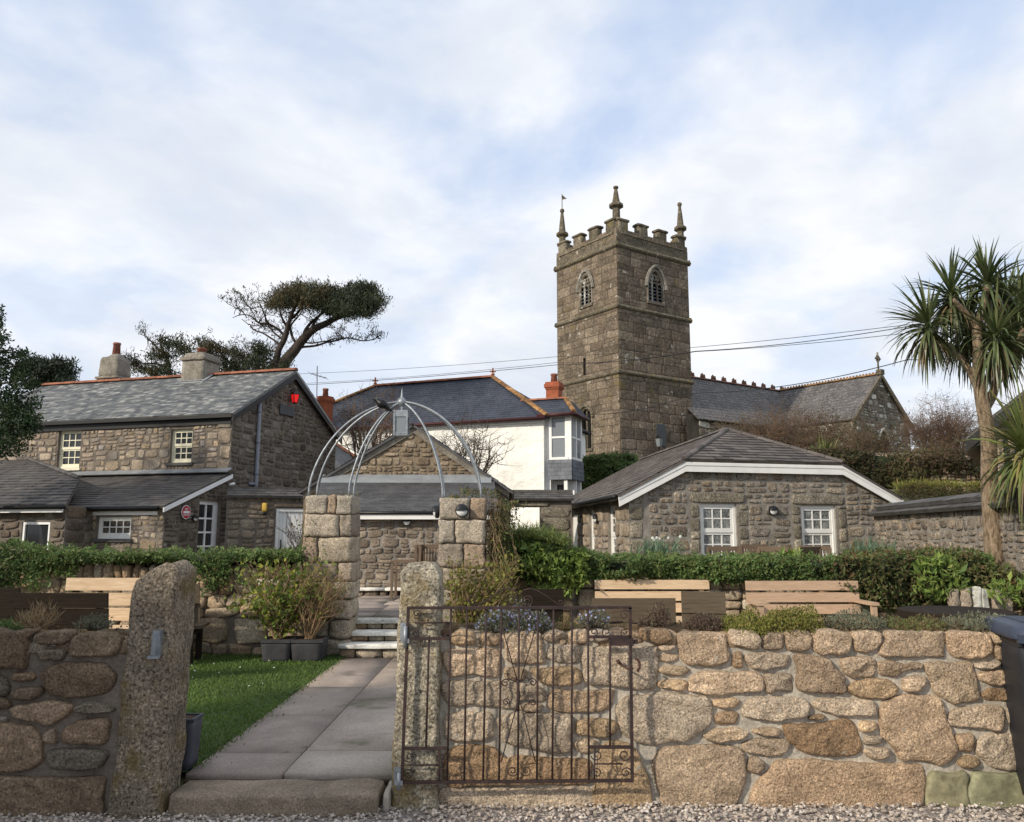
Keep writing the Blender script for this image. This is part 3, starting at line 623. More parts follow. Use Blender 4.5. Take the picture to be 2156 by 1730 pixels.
# ---------------------------------------------------------------- front garden walls
def cat(pts, k=4):
    n = len(pts); out = []
    for i in range(n):
        p0, p1, p2, p3 = (Vector(pts[(i + j - 1) % n]) for j in range(4))
        for s_ in range(k):
            t_ = s_ / k; out.append(.5 * ((2 * p1) + (p2 - p0) * t_ + (2 * p0 - 5 * p1 + 4 * p2 - p3) * t_ ** 2 + (3 * p1 - p0 - 3 * p2 + p3) * t_ ** 3))
    return out
def traced(mb, fr, s, ox, oy, sc, h=.04, mi=0, grow=1.0):
    nums = [float(v) for v in s.replace(',', ' ').split()]; pts = [fr.px(ox + nums[i] * sc, oy + nums[i + 1] * sc) for i in range(0, len(nums), 2)]
    c = Vector((sum(p[0] for p in pts) / len(pts), sum(p[1] for p in pts) / len(pts))); pts = [c + (Vector(p) - c) * grow for p in pts]
    o = cat(pts, 5); n = len(o); size = max((p - c).length for p in o)
    sd_ = U(0, 99); o = [p + Vector((noise.noise(Vector((p.x * 22, p.y * 22, sd_))), noise.noise(Vector((p.x * 22, p.y * 22, sd_ + 7))))) * .009 for p in o]
    V = []; e1, e2 = min(.012 / size, .16), min(.026 / size, .36); hh = h * U(.75, 1.25); tx, ty = U(-.25, .25) * hh / size, U(-.2, .2) * hh / size
    rings = [(1, -.02), (1 - e1 * .3, hh * .45), (1 - e1, hh * .8), (1 - e2, hh)] + [(q * (1 - e2), hh * (1.06 + .04 * (1 - q))) for q in ((.88, .76, .64, .52, .40, .28, .14) if size > .12 else (.75, .5, .25))]
    for q, d in rings:
        for p in o:
            w_ = c + (p - c) * q; dn = (noise.noise(Vector((w_.x * 13, w_.y * 13, sd_))) * .010 + noise.noise(Vector((w_.x * 38, w_.y * 38, sd_))) * .006 + noise.noise(Vector((w_.x * 5, w_.y * 5, sd_))) * .014 - abs(noise.noise(Vector((w_.x * 8, w_.y * 11, sd_ + 4)))) * .022 + .006) if d > 0 else 0
            V.append(tuple(fr.P(w_.x, w_.y, d + dn * min(1, d / hh) + (w_.x - c.x) * tx * (d > 0) + (w_.y - c.y) * ty * (d > 0))))
    m = len(rings); Fq = [(i * n + k, i * n + (k + 1) % n, (i + 1) * n + (k + 1) % n, (i + 1) * n + k) for i in range(m - 1) for k in range(n)] + [tuple(range((m - 1) * n, m * n))]
    # px frames run clockwise or not: make the faces look outwards
    area = sum(o[i].x * o[(i + 1) % n].y - o[(i + 1) % n].x * o[i].y for i in range(n))
    if area < 0: Fq = [tuple(reversed(f)) for f in Fq]
    mb.add(V, Fq, mi, True)
RS = """118,135 200,128 270,150 285,185 262,205 215,213 165,205 125,185|315,165 400,160 460,155 555,165 570,225 585,280 565,315 480,330 400,328 340,310 318,250|212,225 250,218 293,220 290,245 245,255 215,245|212,280 250,272 308,275 308,300 265,313 213,305|210,350 250,330 320,332 375,352 355,375 290,382 225,375|205,415 260,405 350,408 358,440 330,465 270,455 208,445|590,150 640,138 700,145 745,170 748,215 730,245 680,240 640,230 595,215|765,170 810,158 865,162 875,200 870,240 820,250 765,245 760,205|885,155 950,143 1010,150 1025,185 1015,235 975,252 915,255 885,225|1045,145 1130,138 1200,155 1228,180 1225,235 1200,265 1130,273 1060,270 1032,235|1245,155 1320,143 1390,160 1392,200 1365,240 1310,262 1255,250 1243,200|1430,150 1560,150 1690,152 1725,165 1725,270 1720,285 1600,285 1480,283 1390,278 1382,255 1410,205|1745,155 1830,152 1930,160 1965,175 1972,250 1940,285 1880,293 1800,290 1755,265 1742,215|1980,158 2040,155 2060,200 2030,215 1985,212|1980,235 2040,225 2062,250 2050,290 2010,303 1985,270|603,270 640,262 655,300 650,338 605,338 598,315|670,285 720,265 830,265 890,272 908,300 880,335 800,350 720,348 680,325|925,285 970,270 1040,280 1110,300 1140,340 1190,390 1200,440 1190,478 1100,475 1010,472 950,455 940,400 945,340|1178,300 1240,285 1340,285 1360,320 1355,375 1310,393 1230,393 1185,360|1380,310 1440,308 1520,320 1600,315 1605,345 1520,360 1470,390 1395,380 1378,345|1625,325 1690,310 1780,318 1870,315 1885,360 1905,440 1910,505 1860,520 1780,535 1725,505 1680,475 1650,400|1890,325 1960,318 2025,318 2020,335 1950,348 1895,343|1898,385 1960,360 2095,358 2110,425 2020,435 1945,425|1925,475 1970,452 2040,460 2100,455 2110,505 2040,518 1950,515|375,430 400,375 480,362 600,365 720,365 760,405 760,455 680,470 580,480 500,485 380,465|770,380 830,375 905,372 920,410 915,465 840,465 785,475 772,430|1218,440 1270,410 1350,398 1430,410 1480,445 1470,480 1400,503 1330,505 1250,490 1220,465|1508,405 1560,388 1625,390 1625,440 1590,468 1515,465|-15,560 40,500 150,485 240,470 350,490 460,500 490,570 480,640 420,690 350,730 260,735 190,750 100,735 20,690 0,620|498,515 550,502 620,505 640,530 620,550 560,558 500,548|515,585 580,577 628,585 628,625 600,642 520,638|655,560 700,510 800,497 900,498 980,510 1007,550 990,600 900,612 820,628 740,615 665,600|1035,525 1100,505 1200,507 1310,508 1355,530 1362,595 1280,590 1180,600 1110,580 1050,555|1003,605 1050,590 1100,600 1080,618 1015,618|1390,560 1430,515 1510,490 1610,492 1690,500 1715,560 1745,640 1775,720 1788,800 1720,855 1650,840 1560,830 1490,825 1450,760 1400,700 1385,640|1745,610 1790,560 1880,550 2020,545 2040,590 2035,655 2000,675 1900,660 1780,655 1740,640|2060,550 2110,545 2150,560 2150,640 2115,655 2070,635|452,690 520,668 640,665 683,690 640,720 520,738 460,722|712,670 760,662 848,668 845,700 790,705 715,690|660,745 730,722 850,720 900,735 900,775 840,810 740,805 670,785|870,655 930,640 1000,640 1080,640 1160,620 1220,620 1260,670 1285,760 1270,795 1180,810 1060,805 960,780 900,720|1275,640 1320,622 1365,630 1368,665 1330,683 1280,675|1298,720 1340,703 1390,710 1392,740 1340,753 1300,748|1297,780 1340,767 1420,770 1435,800 1390,825 1320,820|1790,700 1830,692 1878,700 1880,760 1860,788 1800,782 1788,740|1800,830 1850,808 1905,820 1915,850 1870,878 1810,865|1895,760 1930,710 2000,695 2100,690 2180,700 2230,790 2200,880 2060,885 1960,860 1900,800|180,830 230,775 330,760 450,755 600,765 655,800 668,920 640,1010 580,1095 430,1100 250,1095 215,1000 185,920|680,835 720,815 770,840 775,875 735,905 680,885|710,1020 760,930 810,880 860,838 980,830 1150,840 1300,850 1500,855 1600,870 1615,960 1605,1050 1590,1110 1300,1115 1000,1115 730,1110|2120,150 2230,150 2230,290 2120,295|2090,320 2230,315 2230,420 2130,425|2130,450 2230,450 2235,530 2135,520|2170,560 2260,555 2265,670 2165,660|2250,700 2400,690 2420,870 2260,890"""
RG = "1640,905 1750,900 1845,898 1850,1000 1852,1110 1640,1110|1872,905 2000,900 2150,900 2250,905 2255,1110 1875,1110|2275,900 2420,900 2420,1110 2275,1110"
GS = """465,590 520,560 590,565 612,610 590,650 500,650 460,630|650,590 720,580 765,600 760,650 690,655 650,630|800,600 900,575 1000,580 1020,650 1035,740 1000,765 880,760 810,750 795,680|1030,590 1090,560 1150,575 1150,610 1080,635 1030,615|1185,575 1280,560 1300,600 1290,635 1240,640 1185,620|1310,570 1380,560 1435,570 1440,600 1380,632 1312,625|415,720 450,680 560,680 700,675 755,700 755,830 700,845 600,830 470,840 430,790|1045,690 1090,655 1200,650 1250,660 1245,730 1200,765 1100,755 1045,725|790,800 850,785 920,800 915,860 830,865 790,845|950,800 1010,790 1200,785 1255,820 1250,880 1180,895 1040,890 985,850|1275,700 1310,665 1450,660 1690,660 1715,700 1710,890 1640,920 1540,910 1420,895 1300,885 1270,800|415,920 440,875 600,870 850,880 1000,905 1045,950 1030,990 900,985 860,1030 780,1035 600,1010 460,1015|1060,960 1090,925 1250,930 1440,925 1452,960 1420,1040 1250,1060 1090,1050 1060,1010|890,1010 1000,1005 1028,1030 1000,1055 895,1050|430,1100 470,1062 600,1062 700,1065 725,1150 710,1210 600,1240 450,1225 425,1170|760,1090 850,1065 1000,1070 1190,1075 1195,1200 1185,1290 1120,1300 900,1270 780,1230 755,1150|1230,1130 1270,1105 1400,1100 1470,1120 1475,1180 1420,1210 1300,1200 1235,1190|1215,1250 1270,1225 1345,1235 1355,1280 1300,1310 1230,1300|440,1320 520,1270 650,1262 740,1280 780,1340 900,1322 1100,1340 1290,1350 1300,1440 1290,1490 900,1495 600,1500 450,1495|1370,1300 1420,1250 1500,1240 1590,1290 1630,1380 1670,1480 1680,1660 1500,1660 1340,1650 1350,1450|420,1525 700,1515 1000,1525 1290,1515 1300,1660 1000,1665 600,1665 420,1660"""
LS = """-120,95 150,95 320,75 335,110 270,160 240,400 150,410 -120,400|320,140 420,100 560,90 650,115 610,195 480,210 340,205|330,265 420,250 555,255 570,310 520,345 400,348 330,330|640,150 760,115 900,105 1030,140 1045,200 1020,290 860,320 720,315 620,290|370,470 430,395 560,365 750,360 900,375 980,440 1000,500 960,590 860,640 700,660 520,655 420,590|135,455 220,440 300,450 310,510 200,525 135,520|125,600 220,570 380,570 370,640 300,675 150,680|-60,480 60,485 85,560 80,640 -60,650|-60,660 90,670 100,740 -60,780|95,760 200,720 350,700 480,685 620,710 615,800 520,860 440,900 330,870 200,850 130,810|660,740 760,700 880,705 975,745 965,785 800,795 670,780|550,940 640,870 800,835 930,840 945,920 930,1030 870,1065 700,1060 540,1050|400,960 470,920 490,960 500,1040 450,1060 400,1020|410,1150 460,1110 640,1095 850,1100 930,1130 920,1200 850,1260 650,1280 480,1270 410,1220|-150,900 150,890 300,920 360,1000 380,1090 370,1200 300,1270 180,1290 -150,1270|-250,1350 300,1345 600,1340 890,1335 885,1480 860,1690 500,1690 -250,1690|-60,800 80,830 60,880 -60,880|-400,480 -90,480 -80,760 -250,800 -400,790|-400,90 -150,95 -150,400 -400,420|-450,850 -180,880 -180,1280 -450,1290"""
WY, WYL = 5.13, 4.985
frw = Fr((0, WY), (1, 0)); frl = Fr((0, WYL), (1, 0))
WX0 = at(922, 1690, WY).x
t = thing('garden_wall', 'waist high wall of big honey granite stones in pale mortar right of the gate', 'wall', (2.2, 5.3, 0))
g = MB(); g.box(WX0 - .03, 6.5, WY, WY + .46, -.1, .955); g.build('mortar', M['mortar'], t)
g = MB()
for s_ in RS.split('|'): traced(g, frw, s_, 1303.8, 1269.5, .3953, .034, 0, 1.04)
for s_ in GS.split('|'): traced(g, frw, s_, 789.1, 1132.2, .34541, .032, 0, 1.04)
for s_ in RG.split('|'): traced(g, frw, s_, 1303.8, 1269.5, .3953, .03, 1, 1.0)
rubble(g, frw, 3.74, 6.48, -.03, .97, hm=.24, wr=(.9, 2.2), gap=.03, h=.034, n=16, sq=.7, split=.45, jit=.09)
x = WX0 + .05      # top stones seen from above, bedded behind the face
while x < 6.4:
    w_ = U(.16, .34); rblock(g, (x + w_ / 2, WY + .12, .945), (w_ / 2 - .01, .13, .05), .04, 5, .012); x += w_
g.build('stones', [M['wall_granite'], M['wall_slate_green']], t)
LX1 = at(238, 1700, WYL).x
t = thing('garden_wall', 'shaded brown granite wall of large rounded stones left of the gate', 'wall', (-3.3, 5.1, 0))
g = MB(); g.box(-6.2, LX1 + .06, WYL, WYL + .46, -.1, .93); g.build('mortar', M['mortar_shaded'], t)
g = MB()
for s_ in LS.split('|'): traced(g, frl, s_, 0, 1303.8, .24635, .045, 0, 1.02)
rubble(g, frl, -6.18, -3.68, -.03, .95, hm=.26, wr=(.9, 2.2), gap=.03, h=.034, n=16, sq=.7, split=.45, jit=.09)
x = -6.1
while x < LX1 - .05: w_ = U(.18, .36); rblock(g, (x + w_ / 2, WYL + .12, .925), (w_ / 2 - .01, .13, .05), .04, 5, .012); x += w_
g.build('stones', M['wall_granite_shaded'], t)
# soil beds on the wall tops
def bed(x0, x1, y0, y1, z, label):
    g = MB(); nx, ny = int((x1 - x0) / .04), 12; V = []
    for j in range(ny + 1):
        for i in range(nx + 1):
            x = x0 + (x1 - x0) * i / nx; y = y0 + (y1 - y0) * j / ny; e = math.sin(math.pi * min(1, max(0, j / ny))) ** .5
            V.append((x, y, z + e * .045 + noise.noise(Vector((x * 7, y * 7, 1))) * .018 + noise.noise(Vector((x * 22, y * 22, 1))) * .010))
    g.add(V, [(j * (nx + 1) + i, j * (nx + 1) + i + 1, (j + 1) * (nx + 1) + i + 1, (j + 1) * (nx + 1) + i) for j in range(ny) for i in range(nx)], 0, True)
    P = np.stack([NR.uniform(x0, x1, 700), NR.uniform(y0, y1, 700), np.full(700, z + .045)], 1); g.leaves(P, NR.uniform(.01, .03, 700), .6, .1)
    tag(g.build('soil_bed', M['moss_soil']), label, 'soil', kind='stuff')
bed(WX0, 6.4, WY + .12, WY + .50, .965, 'brown mossy soil on top of the right hand garden wall'); bed(-6, LX1, WYL + .14, WYL + .5, .94, 'dark soil on top of the left hand garden wall')
# ---------------------------------------------------------------- gateposts
def roughpost(mb, b4, t4, z0, z1, rows=26, per=10, r=.05, amp=.018, shoulder=.0, sd_=0):
    """b4/t4: (x0,x1,y0,y1) at the foot and the head"""
    V = []; n = per * 4
    for i in range(rows + 1):
        f = i / rows; z = z0 + (z1 - z0) * f; q = [b4[k] + (t4[k] - b4[k]) * f for k in range(4)]; sh = 1.0
        d = (1 - f) * (z1 - z0); 
        if d < .09: sh = .62 + .38 * math.sqrt(max(0, 1 - (1 - d / .09) ** 2)); 
        cx, cy = (q[0] + q[1]) / 2, (q[2] + q[3]) / 2; hx, hy = (q[1] - q[0]) / 2 * sh, (q[3] - q[2]) / 2 * sh
        for k in range(n):
            t_ = 2 * math.pi * (k + .5) / n; c, s_ = math.cos(t_), math.sin(t_); m = 1 / max(abs(c), abs(s_)); ex = .22
            px, py = math.copysign(abs(c) ** ex, c), math.copysign(abs(s_) ** ex, s_)
            p = Vector((cx + px * hx, cy + py * hy, z - (shoulder * max(0, -px) * sstep(.86, 1, f)))); a = noise.noise_vector(p * 6 + Vector((sd_, 0, 0))) * amp + noise.noise_vector(p * 17 + Vector((sd_, 0, 0))) * amp * .5 + noise.noise_vector(p * 40) * amp * .25
            V.append(tuple(p + a))
    Fq = [(i * n + k, i * n + (k + 1) % n, (i + 1) * n + (k + 1) % n, (i + 1) * n + k) for i in range(rows) for k in range(n)]
    c = len(V); V.append(tuple(sum((Vector(v) for v in V[-n:]), Vector()) / n + Vector((0, 0, .012)))); Fq += [(rows * n + k, rows * n + (k + 1) % n, c) for k in range(n)]
    mb.add(V, Fq, 0, True)
PYF = 4.90
t = thing('gatepost', 'leaning granite gatepost with a rounded head and grey latch plate left of the path', 'gatepost', (at(285, 1700, PYF).x, PYF + .15, 0)); g = MB()
roughpost(g, (at(221, 1708, PYF).x, at(336, 1708, PYF).x, PYF, PYF + .33), (at(273, 1230, PYF).x, at(372, 1230, PYF).x, PYF + .02, PYF + .34), -.08, at(350, 1184, PYF).z, 30, 11, .05, .017, .07, 3)
g.build('shaft', M['post_granite_shaded'], t); g = MB(); a = at(330, 1355, PYF - .012)
g.box(a.x - .022, a.x + .022, a.y - .014, a.y + .05, a.z - .075, a.z + .075); g.box(a.x - .012, a.x + .012, a.y - .045, a.y - .012, a.z - .06, a.z + .03); g.box(a.x - .03, a.x + .03, a.y - .05, a.y - .014, a.z - .078, a.z - .062)
for dz in (.055, .035): g.disc((a.x, a.y - .0145, a.z + dz), (0, -1, 0), .007, .006, 8)
g.build('latch_plate', M['galvanised'], t)
PYR = 5.03
t = thing('gatepost', 'upright mossy granite gatepost carrying the iron gate right of the path', 'gatepost', (at(870, 1690, PYR).x, PYR + .15, 0)); g = MB()
roughpost(g, (at(820, 1700, PYR).x, at(924, 1700, PYR).x, PYR, PYR + .34), (at(840, 1230, PYR).x, at(924, 1230, PYR).x, PYR + .015, PYR + .33), -.08, at(880, 1188, PYR).z, 30, 11, .05, .016, .0, 11)
g.build('shaft', M['post_granite'], t)
GY = 4.985
for (x, y0, y1) in ((849.5, 1312, 1355), (835.5, 1619, 1654)):
    g = MB(); a, b_ = at(x, y1, GY), at(x, y0, GY); g.box(a.x - .02, a.x + .02, a.y, a.y + .09, a.z + .02, b_.z); g.tube([(a.x + .012, a.y - .01, a.z - .02), (a.x + .012, a.y - .01, b_.z - .015)], .012, 8); g.box(a.x - .012, a.x + .035, a.y - .014, a.y + .004, a.z + .005, a.z + .03)
    for dz in (.028, .012): g.disc((a.x - .006, a.y, b_.z - dz), (0, -1, 0), .0055, .006, 8)
    g.build('hinge', M['galvanised'], t)
# ---------------------------------------------------------------- the iron gate, open flat against the wall
GS_, GX, GYO = .34541, 789.1, 1132.2
def gp(x, y, dy=0.0): p = at(GX + x * GS_, GYO + y * GS_, GY); return Vector((p.x, p.y + dy, p.z))
t = thing('iron_gate', 'rusty wrought iron gate with scrolls swung open flat against the garden wall', 'gate', (gp(870, 1500).x, GY, .1)); RI = M['rusty_iron']
def bar(mb, p, q, r=.0062, n=6): mb.tube([gp(*p), gp(*q)], r, n)
g = MB(); hw = .0085
for p, q in (((196, 427), (1564, 424)), ((157, 1490), (1576, 1478)), ((205, 425), (165, 1492)), ((1557, 424), (1570, 1480)), ((198, 613), (462, 613)), ((178, 1283), (442, 1283)), ((1300, 603), (1558, 603)), ((1306, 1275), (1568, 1275))):
    a, b_ = gp(*p), gp(*q); d = (b_ - a).normalized(); s_ = d.cross(Vector((0, 1, 0))); g.obox(a - s_ * hw - Vector((0, hw, 0)), b_ - a, s_ * hw * 2, (0, hw * 2, 0))
g.build('frame', RI, t)
for x0, x1 in ((465, 440), (562, 545), (680, 660), (772, 757), (880, 872), (995, 988), (1090, 1082), (1202, 1199), (1299, 1305)):
    g = MB(); bar(g, (x0, 430), (x1, 1482)); g.build('bar', RI, t)
for p, q in (((330, 618), (312, 1280)), ((1434, 608), (1434, 1272))): g = MB(); bar(g, p, q); g.build('bar', RI, t)
for p, q in (((245, 518), (462, 516)), ((200, 1384), (396, 1384)), ((394, 1286), (392, 1480)), ((1385, 511), (1512, 511)), ((1345, 1377), (1512, 1377)), ((1342, 1280), (1338, 1478))): g = MB(); bar(g, p, q, .005); g.build('cross_bar', RI, t)
for p, q in (((775, 545), (868, 868)), ((982, 540), (884, 880)), ((770, 1365), (870, 1005)), ((978, 1365), (888, 1005))): g = MB(); bar(g, p, q, .0035, 5); g.build('brace', RI, t)
def scroll(cx, cy, r, turn=1.5, a0=0.0, cw=1, w_=.0035, tail=None):
    pts = []; k = 22
    for i in range(k + 1):
        f = i / k; rr = r * (1 - .8 * f); a = a0 + cw * f * turn * 2 * math.pi; pts.append(gp(cx + rr * math.cos(a), cy + rr * math.sin(a), -.002))
    if tail: pts = [gp(*q, -.002) for q in tail] + pts
    g = MB(); g.tube(pts, w_, 5); g.build('scroll', RI, t)
for a in ((255, 462, 30, 1.4, 2.2, -1), (245, 580, 28, 1.5, 3.6, 1), (425, 582, 34, 1.4, .6, -1), (210, 1335, 36, 1.3, 3.0, -1), (402, 1335, 36, 1.3, 0, 1), (205, 1440, 34, 1.4, 3.2, 1), (405, 1435, 34, 1.4, 0, -1), (1340, 478, 30, 1.4, 3, 1), (1522, 470, 34, 1.4, .3, -1), (1335, 575, 30, 1.3, 2.5, -1), (1412, 572, 34, 1.3, .4, 1), (1522, 576, 28, 1.4, .5, 1), (1522, 1322, 38, 1.3, .2, 1), (1352, 1322, 36, 1.3, 3, -1), (1530, 1430, 34, 1.4, 0, -1), (1352, 1432, 34, 1.4, 3, 1), (838, 1420, 34, 1.5, .3, 1), (922, 1420, 34, 1.5, 2.9, -1), (800, 1000, 24, 1.5, .6, -1), (962, 1005, 24, 1.5, 2.6, 1)): scroll(*a)
scroll(795, 885, 27, 1.4, -.3, -1, .004, [(872, 880), (862, 862), (840, 850), (815, 868)]); scroll(962, 880, 27, 1.4, 3.4, 1, .004, [(884, 880), (895, 862), (920, 848), (942, 862)])
scroll(600, 372, 36, 1.3, 1.0, 1, .004, [(872, 350), (850, 318), (810, 306), (770, 316), (720, 350), (670, 388), (645, 402), (620, 405)]); scroll(1130, 392, 18, 1.0, 2.0, -1, .004, [(884, 350), (905, 318), (945, 308), (985, 318), (1040, 350), (1090, 385), (1112, 402)])
scroll(840, 385, 34, 1.5, .1, -1, .004); scroll(934, 386, 36, 1.6, 3.1, 1, .004); scroll(850, 480, 40, 1.2, .2, -1); scroll(930, 480, 40, 1.2, 3, 1)
g = MB(); q = [gp(872, 865), gp(876, 960), gp(868, 1055)]; g.tube([q[0], q[0].lerp(q[1], .5), q[1], q[1].lerp(q[2], .6), q[2]], [.011, .008, .012, .008, .010], 8); g.build('boss', RI, t)
g = MB(); a, b_ = gp(1440, 655), gp(1575, 612); g.box(a.x, b_.x, GY - .016, GY + .016, a.z, b_.z); a = gp(1590, 632); g.box(a.x - .012, a.x + .012, GY - .01, GY + .01, a.z - .012, a.z + .012); g.build('lock_case', RI, t)
g = MB(); pts = [gp(1488, 758, .07), gp(1500, 772, .06), gp(1518, 790, .05), gp(1545, 802, .02), gp(1575, 795, .0)]; g.tube(pts, [.013, .011, .007, .006, .006], 6)
pts = [gp(1598, 812, -.012), gp(1612, 790, -.012), gp(1612, 760, -.012), gp(1600, 738, -.012), gp(1585, 735, -.012)]; g.tube(pts, .008, 6); g.build('hook', M['orange_rust'], t)
# ---------------------------------------------------------------- wheelie bin at the right edge
bl = at(2109, 1345, 4.72); BX, BY = bl.x + .46, bl.y + .28
t = thing('wheelie_bin', 'dark grey wheelie bin with a blue black lid by the garden wall', 'bin', (BX, BY, 0), rad(-14))
g = MB(); rblock(g, (0, 0, .53), (.25, .29, .47), .04, 9, 0, 0, 0, 9, .10); g.box(-.27, .27, -.30, .32, .955, .985); g.build('body', M['bin_grey'], t, True)
g = MB(); rblock(g, (0, -.01, 1.035), (.30, .36, .045), .03, 9, 0, 0, 0, 9, -.06); g.box(-.295, .295, -.385, -.35, .985, 1.03); g.box(-.2, .2, -.22, .2, 1.07, 1.085); g.build('lid', M['bin_lid_blue'], t, True)
g = MB(); g.tube([(-.22, .40, .99), (.22, .40, .99)], .016, 8); g.box(-.24, -.2, .28, .41, .96, 1.0); g.box(.2, .24, .28, .41, .96, 1.0); g.build('handle', M['bin_grey'], t, True)
for sx in (-1, 1):
    g = MB(); g.tube([(sx * .24, .27, .1), (sx * .29, .27, .1)], .1, 20); wv = g.build('wheel', M['black_plastic'], t, True)
    g = MB(); g.tube([(sx * .291, .27, .1), (sx * .297, .27, .1)], .05, 14); g.build('hub', M['bin_grey'], wv, True)
# ---------------------------------------------------------------- retaining walls behind the lawn
RYL, RYR = 10.34, 11.14
PLX0, PLX1 = at(636, 1250, 10.3).x, at(740, 1250, 10.3).x; PRX0, PRX1 = at(921, 1250, 10.3).x, at(1024, 1250, 10.3).x
def retaining(name, label, Y, x0, x1, z0, zt, up0, up1):
    t = thing(name, label, 'wall', ((x0 + x1) / 2, Y, .1)); fr = Fr((0, Y), (1, 0)); g = MB(); g.box(x0, x1, Y, Y + .3, z0, zt); g.build('earth_core', M['mortar_dark'], t)
    g = MB(); rubble(g, fr, x0, x1, z0, zt, hm=.27, wr=(.8, 1.9), gap=-.035, h=.055, n=14, sq=.72, split=.42, jit=.11, warp=.07)
    x = up0
    while x < up1:
        w_ = U(.075, .15); hh = U(.13, .21); rblock(g, (x + w_ / 2, Y + .06 + U(-.03, .03), zt + hh / 2 - .01), (w_ / 2 - .004, .10, hh / 2), .035, 5, .012); x += w_
    g.build('stones', M['retaining_stone'], t); return t
retaining('retaining_wall', 'low dry stone retaining wall under the green hedge at the back of the lawn', RYL, -14, PLX0 + .08, .02, 1.03, -9, PLX0)
retaining('retaining_wall', 'low dry stone retaining wall behind the two wooden benches and ivy', RYR, PRX1 - .2, 9.5, .02, .98, PRX1, 6.0)
# ---------------------------------------------------------------- the two pillars
def pillar(label, X0, X1, courses, fx):
    t = thing('stone_pillar', label, 'pillar', ((X0 + X1) / 2, 10.55, .1)); D = .56; zb = .08; g = MB(); fr = Fr((0, 10.3), (1, 0))
    for yt, yb, blocks in courses:
        zt, z0 = fr.px(0, yt)[1], fr.px(0, yb)[1]
        for i, (a, b_) in enumerate(blocks):
            xa, xb = fr.px(a, (yt + yb) / 2)[0], fr.px(b_, (yt + yb) / 2)[0]
            rblock(g, ((xa + xb) / 2, 10.3 + D / 2 + U(-.012, .012), (zt + z0) / 2), ((xb - xa) / 2 - .0015, D / 2, (zt - z0) / 2 - .0015), .016, 8, .013)
        last = z0
    z = last
    while z > zb + .05:
        h_ = min(U(.2, .3), z - zb); k = X0 + (X1 - X0) * U(.35, .65)
        rblock(g, ((X0 + k) / 2, 10.3 + D / 2, z - h_ / 2), ((k - X0) / 2 - .004, D / 2, h_ / 2 - .004), .035, 6, .014); rblock(g, ((X1 + k) / 2, 10.3 + D / 2, z - h_ / 2), ((X1 - k) / 2 - .004, D / 2 + .01, h_ / 2 - .004), .035, 6, .014); z -= h_
    g.build('blocks', M['pillar_granite'], t); g = MB(); g.box(X0 + .04, X1 - .04, 10.34, 10.3 + D - .04, .05, fr.px(0, courses[0][0])[1] - .03); g.build('mortar', M['mortar_dark'], t)
    return fr.px(0, courses[0][0])[1]
PTL = pillar('square pillar of rough granite blocks left of the steps, beside the potted shrubs', PLX0, PLX1, [(1042, 1081, ((641, 687), (689, 707), (709, 742))), (1082, 1130, ((639, 713), (715, 742))), (1131, 1184, ((635, 667), (669, 741))), (1185, 1224, ((637, 709), (711, 742))), (1225, 1262, ((636, 700), (702, 741)))], 0)
PTR = pillar('square pillar of rough granite blocks right of the steps, with two round lamps', PRX0, PRX1, [(1047, 1093, ((924, 988), (990, 1023))), (1094, 1144, ((922, 957), (959, 1022))), (1145, 1194, ((921, 976), (978, 1021))), (1195, 1240, ((921, 950), (952, 1022)))], 0)
# ---------------------------------------------------------------- iron dome over the steps
bc = at(846, 846, 10.58)
t = thing('dome_frame', 'grey metal dome of curved tubes with a ball finial spanning the two pillars', 'garden arch', (bc.x, 10.58, PTL))
legs = [(at(x, 1040, y).x, y, PTL - .02, 'o') for x, y in ((650, 10.36), (667, 10.80))] + [(at(x, 1040, y).x, y, PTL - .02, 'i') for x, y in ((735, 10.36), (745, 10.80))] + [(at(x, 1046, y).x, y, PTR - .02, k) for x, y, k in ((932, 10.36, 'i'), (936, 10.80, 'i'), (1013, 10.36, 'o'), (1011, 10.80, 'o'))]
for lx, ly, lz, k in legs:
    g = MB(); pts = []; e = Vector((bc.x, 10.58, bc.z + .005))
    for i in range(25):
        f = i / 24; a = f * math.pi / 2; 
        if k == 'o': u_, v_ = 1 - math.cos(a), math.sin(a); L_ = .12
        else: u_, v_ = 1 - math.cos(a), math.sin(a); L_ = .34
        u_ = u_ * (1 - L_) + L_ * max(0, f * 1.1 - .1); v_ = v_ * (1 - L_) + L_ * f
        pts.append((lx + (e.x - lx) * u_, ly + (e.y - ly) * u_, lz + (e.z - lz) * v_))
    g.tube(pts, .0145, 8); g.build('rib', M['galvanised'], t)
g = MB(); g.lathe((bc.x, 10.58, bc.z), [(.002, -.06), (.03, -.052), (.052, -.028), (.06, 0), (.052, .028), (.03, .052), (.016, .062), (.018, .075), (.012, .082), (.016, .092), (.010, .10), (.012, .12), (.002, .19)], 16); g.build('finial', M['galvanised'], t)
lz1 = at(846, 883, 10.58).z; lz0 = at(846, 918, 10.58).z
t = thing('hanging_lantern', 'galvanised rectangular lantern hanging under the ball of the metal dome', 'lantern', (bc.x, 10.58, lz0)); lt = at(846, 865, 10.58).z
g = MB(); g.box(bc.x - .012, bc.x + .012, 10.57, 10.59, lt - .005, bc.z - .058); g.build('strap', M['galvanised'], t)
g = MB(); w2 = .082
for sx in (-1, 1):
    for sy in (-1, 1): g.box(bc.x + sx * w2 - .012, bc.x + sx * w2 + .012, 10.58 + sy * w2 - .012, 10.58 + sy * w2 + .012, lz0, lt - .002)
g.box(bc.x - w2 - .008, bc.x + w2 + .008, 10.58 - w2 - .008, 10.58 + w2 + .008, lt - .085, lt); g.box(bc.x - w2 - .006, bc.x + w2 + .006, 10.58 - w2 - .006, 10.58 + w2 + .006, lz0, lz0 + .045)
